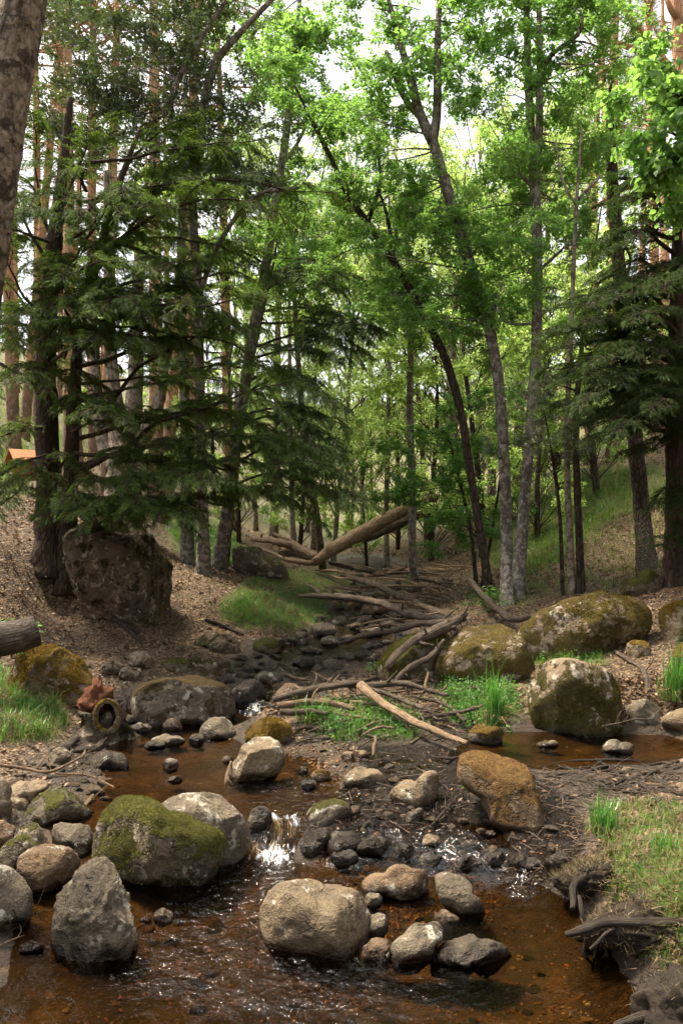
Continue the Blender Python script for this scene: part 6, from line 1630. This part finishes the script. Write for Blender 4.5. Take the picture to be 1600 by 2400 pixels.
br = [template_broad('forest_tree', 600, 10.5, 'leaf_far', 'bark_pale', 56, 400, .056), template_broad('forest_tree', 601, 9.0, 'leaf_far', 'bark_pale', 54, 400, .054, 1.15, .15), template_broad('forest_tree', 602, 12, 'leaf_bright', 'bark_grey', 56, 400, .058, .9, .3), template_broad('forest_tree', 604, 11.5, 'leaf_far', 'bark_pale', 30, 340, .055, .8, .25, .5), template_broad('forest_tree', 603, 5.0, 'leaf_far', 'bark_dark', 36, 380, .046, 1.4, .1)]
used = set()
WOOD = [ # px, Y, template, scale
 (640,20,0,.95),(720,26,0,.8),(930,21,4,1.1),(700,19,4,1.0),(1080,18,1,1.0),(1150,21,2,.85),(1210,16.5,0,.9),(1270,19,1,1.0),(1130,15,4,1.2),(1320,16,4,1.1),(1010,17,4,1.1),
 (1110,27,1,1.0),(1180,30,0,1.0),(1250,26,2,.9),(1330,23,0,1.0),(1400,15,4,1.2),(1060,40,0,1.1),(1180,40,2,1.0),(500,28,4,1.2),(400,27,4,1.1),(250,26,4,1.2),(560,17,4,.9),(820,22,4,.8),(860,19.5,4,.7),(1260,14,4,.9)] + [(x, y, 3, s_) for x, y, s_ in [(690,17.5,.9),(735,21,1),(780,19,.9),(815,25,1),(850,23,1),(905,18.5,.95),(925,27,1),(1000,20,1),(1060,24,1),(1100,20,.9),(600,22,1),(545,26,1),(870,30,1),(760,29,1),(1130,25,1),(960,24,.9)]]
names = ['slender pale green tree', 'broad pale green tree', 'tall bright green tree', 'thin stemmed open tree', 'low leafy young tree']
for px, Y, k, s in WOOD:
    side = 'on the left slope' if px < 760 else ('in the valley bottom' if px < 980 else 'on the right slope')
    dist = 'in the near wood' if Y < 20 else ('in the middle wood' if Y < 31 else 'in the far wood')
    place(br[k], k not in used, px, Y, s, g2.uniform(0, 6.28), f'{names[k]} {side} {dist}', f'{names[k].replace("tree", "trees")} {side} {dist}', 'tree')
    used.add(k)
# ------------------------------------------------------------------ ground cover
def scatter_px(n, poly, g, weight=None):
    poly = np.array(poly, float); out = []; got = 0
    while got < n:
        x = g.uniform(poly[:, 0].min(), poly[:, 0].max(), n); y = g.uniform(poly[:, 1].min(), poly[:, 1].max(), n)
        ok = poly_in(x, y, poly); h = hit(x[ok], y[ok]); h = h[np.isfinite(h).all(1)]
        h = h[terrain(h[:, 0], h[:, 1]) > GZW(h[:, 0], h[:, 1]) + .004] if len(h) else h
        out.append(h); got += max(len(h), 1)
    p = np.concatenate(out)[:n]
    p[:, 2] = terrain(p[:, 0], p[:, 1])
    return p

def clump(p, g, k=7, sd=.03):
    """blades in tufts: k around each spot"""
    q = np.repeat(p, k, 0); q[:, :2] += g.normal(size=(len(q), 2)) * sd * g.uniform(.3, 1.6, (len(q), 1)); q[:, 2] = terrain(q[:, 0], q[:, 1]) - .004
    return q

def blades(mb, p, h, w, g, lean=.5):
    n = len(p); a = g.uniform(0, 6.28, n); d = np.stack([np.cos(a), np.sin(a), np.zeros(n)], 1); s = np.stack([-np.sin(a), np.cos(a), np.zeros(n)], 1)
    H = (h * np.exp(g.normal(size=n) * .32))[:, None]; W = (w * g.uniform(.7, 1.3, n))[:, None]; l = (lean * g.uniform(.1, 1.3, n))[:, None]
    z = np.array([0, 0, 1.0])
    m1 = p + z * H * .55 + d * H * l * .22; m2 = p + z * H * (.95 - .25 * l) + d * H * l * .75
    v = np.stack([p - s * W, p + s * W, m1 + s * W * .8, m1 - s * W * .8, m2], 1).reshape(-1, 3)
    k = np.arange(n)[:, None] * 5
    n0 = mb.n; mb.add(v, k + np.array([[0, 1, 2, 3]])); mb.f.append((k + np.array([[3, 2, 4]]) + n0).astype(np.int32))

g = np.random.default_rng(808)
def grass_stuff(name, label, mat, spec, cat='grass'):
    mb = MB()
    for poly, n, k, h, w, lean, sd in spec:
        blades(mb, clump(scatter_px(n, poly, g), g, k, sd), h, w, g, lean)
    return tag(obj(name, mb, M[mat], smooth=False), label, cat, kind='stuff')
A_lip = [(520,1425),(560,1400),(640,1392),(740,1385),(765,1410),(770,1450),(700,1470),(600,1468),(530,1450)]
A_mead = [(545,1400),(600,1345),(700,1335),(850,1352),(845,1385),(760,1392),(640,1400)]
A_left = [(380,1215),(560,1225),(560,1330),(440,1310)]
A_hill = [(1120,1240),(1300,1115),(1480,1095),(1600,1120),(1600,1180),(1430,1215),(1350,1300),(1250,1345),(1150,1345)]
A_hill2 = [(1180,1330),(1300,1250),(1450,1210),(1600,1180),(1600,1320),(1480,1390),(1250,1400)]
A_near = [(1390,1890),(1500,1880),(1600,1890),(1600,2270),(1500,2200),(1440,2130),(1420,2010)]
A_lb = [(0,1570),(110,1600),(160,1690),(120,1730),(0,1740)]
A_drift = [(690,1660),(880,1640),(1000,1690),(960,1735),(780,1735)]
A_herb = [(1030,1590),(1170,1575),(1220,1660),(1150,1715),(1050,1690)]
A_beh = [(1150,1520),(1410,1515),(1420,1560),(1200,1560)]
A_far = [(0,880),(210,900),(210,1060),(0,1190)]
grass_stuff('lush_grass', 'lush bright green grass hanging over the lip of the left bank and growing on the meadow behind', 'grass_lush',
    [(A_lip, 620, 8, .06, .0024, 1.2, .05), (A_mead, 260, 8, .05, .0024, 1.1, .07), (A_left, 260, 8, .10, .004, .8, .07), (A_near, 130, 9, .05, .0014, 1.1, .016), (A_lb, 160, 8, .10, .002, .9, .02), (A_drift, 200, 8, .075, .0018, 1.0, .025), (A_herb, 130, 8, .09, .002, .9, .025)])
grass_stuff('fresh_grass', 'yellow green grass spread over the hillsides and banks', 'grass',
    [(A_mead, 200, 8, .05, .0024, 1.1, .07), (A_hill, 900, 8, .15, .004, 1.0, .08), (A_hill2, 240, 7, .12, .003, 1.0, .07), (A_near, 420, 8, .045, .0013, 1.2, .02), (A_lb, 160, 8, .07, .002, 1.0, .025), (A_beh, 150, 8, .07, .002, 1.0, .03), (A_far, 400, 8, .2, .006, 1.0, .12), (A_left, 200, 7, .12, .004, 1, .07), (A_lip, 120, 6, .06, .0022, 1.2, .06)])
grass_stuff('dry_grass', 'dry straw coloured grass mixed into the banks', 'straw',
    [(A_near, 480, 8, .045, .0012, 1.5, .02), (A_lb, 330, 8, .075, .0016, 1.5, .03), (A_hill, 260, 7, .10, .003, 1.4, .08), (A_hill2, 260, 7, .09, .0026, 1.5, .08), (A_mead, 420, 7, .05, .0022, 1.4, .06), (A_lip, 420, 8, .07, .0018, 1.6, .05), (A_drift, 160, 6, .05, .0014, 1.6, .03), (A_herb, 110, 6, .06, .0016, 1.5, .03)])
# tufts that stand out
def tuft(label, px, py, n, h, w, sd, mat='grass_lush', lean=.5, Y=None):
    b = hit([px], [py])[0] if Y is None else P(px, py, Y); b[2] = terrain(b[0], b[1]) if Y is None else b[2]
    e = thing('grass_tuft', label, 'grass tuft', tuple(b))
    mb = MB(); q = np.repeat(b[None], n, 0) + g.normal(size=(n, 3)) * sd * np.array([1, 1, .1]); blades(mb, q, h, w, g, lean); obj('blades', mb, M[mat], e, smooth=False)
    mb = MB(); q = np.repeat(b[None], n // 2, 0) + g.normal(size=(n // 2, 3)) * sd * np.array([1, 1, .1]); blades(mb, q, h * .5, w, g, 2.0); obj('dry_blades', mb, M['straw'], e, smooth=False)
tuft('tall upright grass tuft on the mossy hummock before the squarish boulder', 1158, 1698, 190, .27, .0034, .03, lean=.35, Y=5.45)
tuft('tall grass tuft at the right edge in front of the rusty mossed boulder', 1588, 1640, 230, .30, .0036, .05)
tuft('green grass tuft at the edge of the wet mud and the near bank', 1412, 1955, 170, .15, .0022, .03)
tuft('small grass tuft at the foot of the straight pale trunk', 968, 1378, 120, .24, .005, .06, lean=.4)
tuft('dark drooping grass tuft at the left of the driftwood', 735, 1690, 160, .16, .0026, .06, lean=1.3)
tuft('thin grass tuft growing at the side of the orange topped boulder', 1100, 1850, 40, .10, .0022, .018, mat='grass')
tuft('near grass tuft at the right edge of the near bank', 1560, 2010, 120, .09, .0018, .03)
# herbs
mb = MB(); p = np.concatenate([clump(scatter_px(260, A_herb, g), g, 14, .05), clump(scatter_px(110, A_drift, g), g, 12, .05), clump(scatter_px(70, A_beh, g), g, 10, .06), clump(scatter_px(120, [(1090,1380),(1240,1380),(1260,1430),(1090,1430)], g), g, 10, .1)])
p[:, 2] += np.abs(g.normal(size=len(p))) * .045
leaves_into(mb, p, .024, g, 1.2, .05, .7)
tag(obj('ground_herbs', mb, M['herb'], smooth=False), 'low fresh green herbs covering the driftwood bar', 'herbs', kind='stuff')
def plant(label, px, py, Y, H, n, L, mat='herb', name='nettle_plant', stems=1):
    b = P(px, py, Y); e = thing(name, label, 'plant', tuple(b))
    lm, sm = MB(), MB()
    for s in range(stems):
        o = b + g.normal(size=3) * np.array([.05, .05, 0]) * (stems > 1); top = o + np.array([g.normal() * .03, g.normal() * .03, H * g.uniform(.8, 1.1)])
        limb_mesh(sm, [o, (o + top) / 2 + g.normal(size=3) * .008, top], [.004, .003, .0015], 5, 0)
        for k in range(n):
            t = .3 + .7 * k / (n - 1); a = k * 1.57 + g.normal() * .2
            for sg in (0, math.pi):
                d = np.array([[math.cos(a + sg), math.sin(a + sg), .1]]); q = (o + (top - o) * t)[None]
                leaves_into(lm, q + d * .006, np.array([L * (1.15 - .6 * t)]), g, 2.5, .0, .55, d * 4, 7)
    obj('stem', sm, M[mat], e); lf = obj('leaves', lm, M[mat], e, smooth=False); lf['kind'] = 'stuff'
plant('pale leaved nettle standing before the hump backed boulder', 1085, 1600, 6.9, .26, 6, .09)
plant('small pale plant at the water edge left of the dead branches', 870, 1580, 7.2, .12, 5, .08)
plant('second nettle to the left of the hump backed boulder front', 1015, 1590, 7.0, .16, 5, .07)
plant('fern like plant at the foot of the trunk cluster', 1150, 1420, 9.6, .22, 5, .12, 'leaf_green', 'fern_plant', 4)
plant('low green plant at the left edge beside the cut log', 20, 1480, 6.4, .1, 4, .06, 'leaf_green', 'bramble_plant', 5)
plant('low green plant on top of the cut log end', 95, 1490, 6.2, .1, 4, .06, 'leaf_green', 'bramble_plant', 4)
plant('leafy seedling on the shaded bank to the left', 60, 1540, 6.2, .1, 4, .05, 'leaf_green', 'bramble_plant', 3)
# fallen leaves
def litter_pts(n, x0, x1, y0, y1):
    x = g.uniform(x0, x1, n); y = g.uniform(y0, y1, n); z = terrain(x, y)
    i = np.clip(np.searchsorted(gx, x) - 1, 0, len(gx) - 2); j = np.clip(np.searchsorted(gy, y) - 1, 0, len(gy) - 2)
    ok = (z > GZW(x, y) + .02) & (g.random(n) < litter[j, i] * .9 + .1) & (mud[j, i] < .3)
    return np.stack([x, y, z + .004], 1)[ok]
mb = MB()
p = np.concatenate([litter_pts(9000, -3.4, 3.4, 2, 6.5), litter_pts(26000, -5.5, 5.5, 6, 13), litter_pts(22000, -8, 9, 12, 22), scatter_px(2600, A_near, g), scatter_px(1500, [(1380,1590),(1560,1590),(1600,1680),(1450,1690)], g)])
leaves_into(mb, p, np.clip(.022 + .0024 * p[:, 1], .022, .05) * np.exp(g.normal(size=len(p)) * .25), g, 1.1, .0, .55)
tag(obj('fallen_leaves', mb, M['litter'], smooth=False), 'dry brown fallen leaves strewn over the banks', 'leaves', kind='stuff')
mb = MB()
def wet_pts(n, poly, dz=.006):
    poly = np.array(poly, float); x = g.uniform(poly[:, 0].min(), poly[:, 0].max(), n * 2); y = g.uniform(poly[:, 1].min(), poly[:, 1].max(), n * 2); ok = poly_in(x, y, poly)
    h = hit(x[ok], y[ok])[:n]; h[:, 2] += dz; return h
A_grav = [(800,2030),(1080,2030),(1180,2120),(1100,2230),(850,2200)]
p = np.concatenate([wet_pts(500, A_grav), wet_pts(260, [(640,1730),(850,1760),(760,1840),(680,1830)]), wet_pts(380, [(350,2150),(700,2050),(1350,2200),(1380,2400),(200,2400)]), wet_pts(250, MUD_AREA), wet_pts(160, [(1180,1730),(1600,1740),(1600,1790),(1250,1790)])])
leaves_into(mb, p, .019, g, 1.8, .0, .6)
tag(obj('sodden_leaves', mb, M['litter_wet'], smooth=False), 'sodden orange leaves caught in the gravel and under the water', 'leaves', kind='stuff')
# gravel
v, f = ico(1); mb = MB()
p = np.concatenate([wet_pts(900, A_grav, 0), wet_pts(700, [(640,1720),(860,1745),(800,1850),(680,1850)], 0), wet_pts(1500, [(250,2150),(700,2050),(1350,2180),(1400,2400),(100,2400)], 0), wet_pts(500, [(270,1700),(620,1700),(640,1900),(300,1840)], 0), wet_pts(700, [(480,1600),(700,1480),(900,1400),(960,1440),(860,1560),(600,1630)], 0), wet_pts(600, [(0,1760),(260,1760),(250,1880),(0,1900)], 0), wet_pts(500, MUD_AREA, 0)])
s = np.exp(g.normal(size=len(p)) * .45) * .0045 * np.sqrt(p[:, 1] / 3)
q = v[None] * s[:, None, None] * np.array([1.2, 1, .65]) * (1 + .25 * g.normal(size=(len(p), len(v), 1)) * .6) + p[:, None]
mb.add(q.reshape(-1, 3), (np.arange(len(p))[:, None, None] * len(v) + f[None]).reshape(-1, 3), wet=.15)
tag(obj('gravel', mb, M['brown']), 'loose gravel of the stream bed and shores', 'gravel', kind='stuff')
# twigs too small to pick apart
mb = MB()
p = np.concatenate([scatter_px(500, [(640,1600),(1180,1600),(1180,1740),(640,1740)], g), scatter_px(130, MUD_AREA, g), scatter_px(130, [(1330,1880),(1460,1880),(1420,2060),(1340,2060)], g), scatter_px(260, [(1230,1780),(1600,1790),(1600,1900),(1300,1900)], g), scatter_px(420, [(0,1480),(500,1480),(520,1600),(300,1600),(250,1800),(0,1800)], g), scatter_px(350, A_hill2, g), scatter_px(250, A_near, g), scatter_px(300, [(780,1320),(1080,1340),(1120,1430),(900,1430)], g), scatter_px(200, [(1350,1560),(1600,1560),(1600,1700),(1420,1700)], g)])
a = g.uniform(0, 6.28, len(p)); L = g.uniform(.03, .16, len(p)) * np.sqrt(p[:, 1] / 5); d = np.stack([np.cos(a), np.sin(a), g.normal(size=len(p)) * .15], 1) * L[:, None] / 2
sticks(mb, p - d + [0, 0, .008], p + d + [0, 0, .012], .0028, .0016, 4)
tag(obj('fallen_twigs', mb, M['stick']), 'small broken twigs strewn over the banks and the driftwood', 'twigs', kind='stuff')
# notice board with a little roof, up on the left
bp = P(75, 1130, 14.0); gz = float(terrain(bp[0], bp[1])); e = thing('notice_board', 'orange timber notice board with a small pitched roof behind the left yew', 'notice board', (bp[0], bp[1], gz))
def slab_box(mb, c, ax, ay, az, sx, sy, sz):
    s = np.array([[i, j, k] for i in (-1, 1) for j in (-1, 1) for k in (-1, 1)]) * .5
    v = c + s[:, :1] * sx * ax + s[:, 1:2] * sy * ay + s[:, 2:] * sz * az
    mb.add(v, [[0, 1, 3, 2], [4, 6, 7, 5], [0, 4, 5, 1], [2, 3, 7, 6], [0, 2, 6, 4], [1, 5, 7, 3]])
X, Yv, Z = np.array([.8, .6, 0.]), np.array([-.6, .8, 0.]), np.array([0, 0, 1.])
tz = P(75, 1085, 14.0)[2]
for sgn in (-1, 1):
    mb = MB(); c = np.array([bp[0], bp[1], (gz + tz) / 2 - .1]) + X * sgn * .27; slab_box(mb, c, X, Yv, Z, .07, .07, tz - gz + .2); obj('post', mb, M['board'], e, smooth=False)
mb = MB(); slab_box(mb, np.array([bp[0], bp[1], tz - .16]), X, Yv, Z, .46, .03, .30); obj('panel', mb, M['board'], e, smooth=False)
for sgn in (-1, 1):
    ay = unit(Yv * sgn + Z * -.75); az = np.cross(X, ay)
    rf = None
    for k in range(4):
        mb = MB(); c = np.array([bp[0], bp[1], tz + .22]) + ay * (.05 + .095 * k) + az * (.004 * k * sgn); slab_box(mb, c, X, ay, az, .78, .088, .022); obj('roof_board', mb, M['board'], e, smooth=False)



# strands of white water sliding over the small fall
gw = np.random.default_rng(99); mb = MB(); K = 44; u = np.clip(np.repeat([.12, .45, .55, .85], 11) + gw.normal(size=44) * .07, 0, 1); n = 12; t = np.linspace(0, 1, n)
a0 = P(592 + 100 * u, 1936 + 10 * gw.random(K), 4.36); b0 = P(560 + 165 * u + gw.normal(size=K) * 16, 2000 + gw.uniform(-30, 40, K), 4.08)
pts = a0[:, None] * (1 - t)[None, :, None] + b0[:, None] * t[None, :, None]
drop = 1 - 1 / (1 + np.exp(-(t - .38) * 11)); pts[:, :, 2] = .122 * drop[None] + .006 + .006 * gw.random((K, 1))
pts = pts + np.stack([fbm(pts * 16 + k * 40, 2) for k in range(3)], -1) * np.array([.034, .02, .012])
rad = (gw.uniform(.0005, .0017, K)[:, None] * np.sin(np.pi * np.clip(t * .9 + .08, 0, 1))[None] ** .5 * (1 + .6 * noise3(pts * 40)))
v_, f_, _ = tubes(pts, np.maximum(rad, .0005), 5, False); mb.add(v_, f_)
n = 260; q0 = P(gw.normal(645, 40, n), gw.normal(2000, 20, n), 4.16); q0[:, 2] = .006 + .012 * gw.random(n); s = np.exp(gw.normal(size=n) * .6) * .0022
v, f = ico(1); q = v[None] * s[:, None, None] * np.array([1.4, 1.4, .7]) + q0[:, None]
mb.add(q.reshape(-1, 3), (np.arange(n)[:, None, None] * len(v) + f[None]).reshape(-1, 3))
tag(obj('white_water', mb, M['white_water']), 'white strands and bubbles of the small fall into the lower pool', 'white water', kind='stuff')
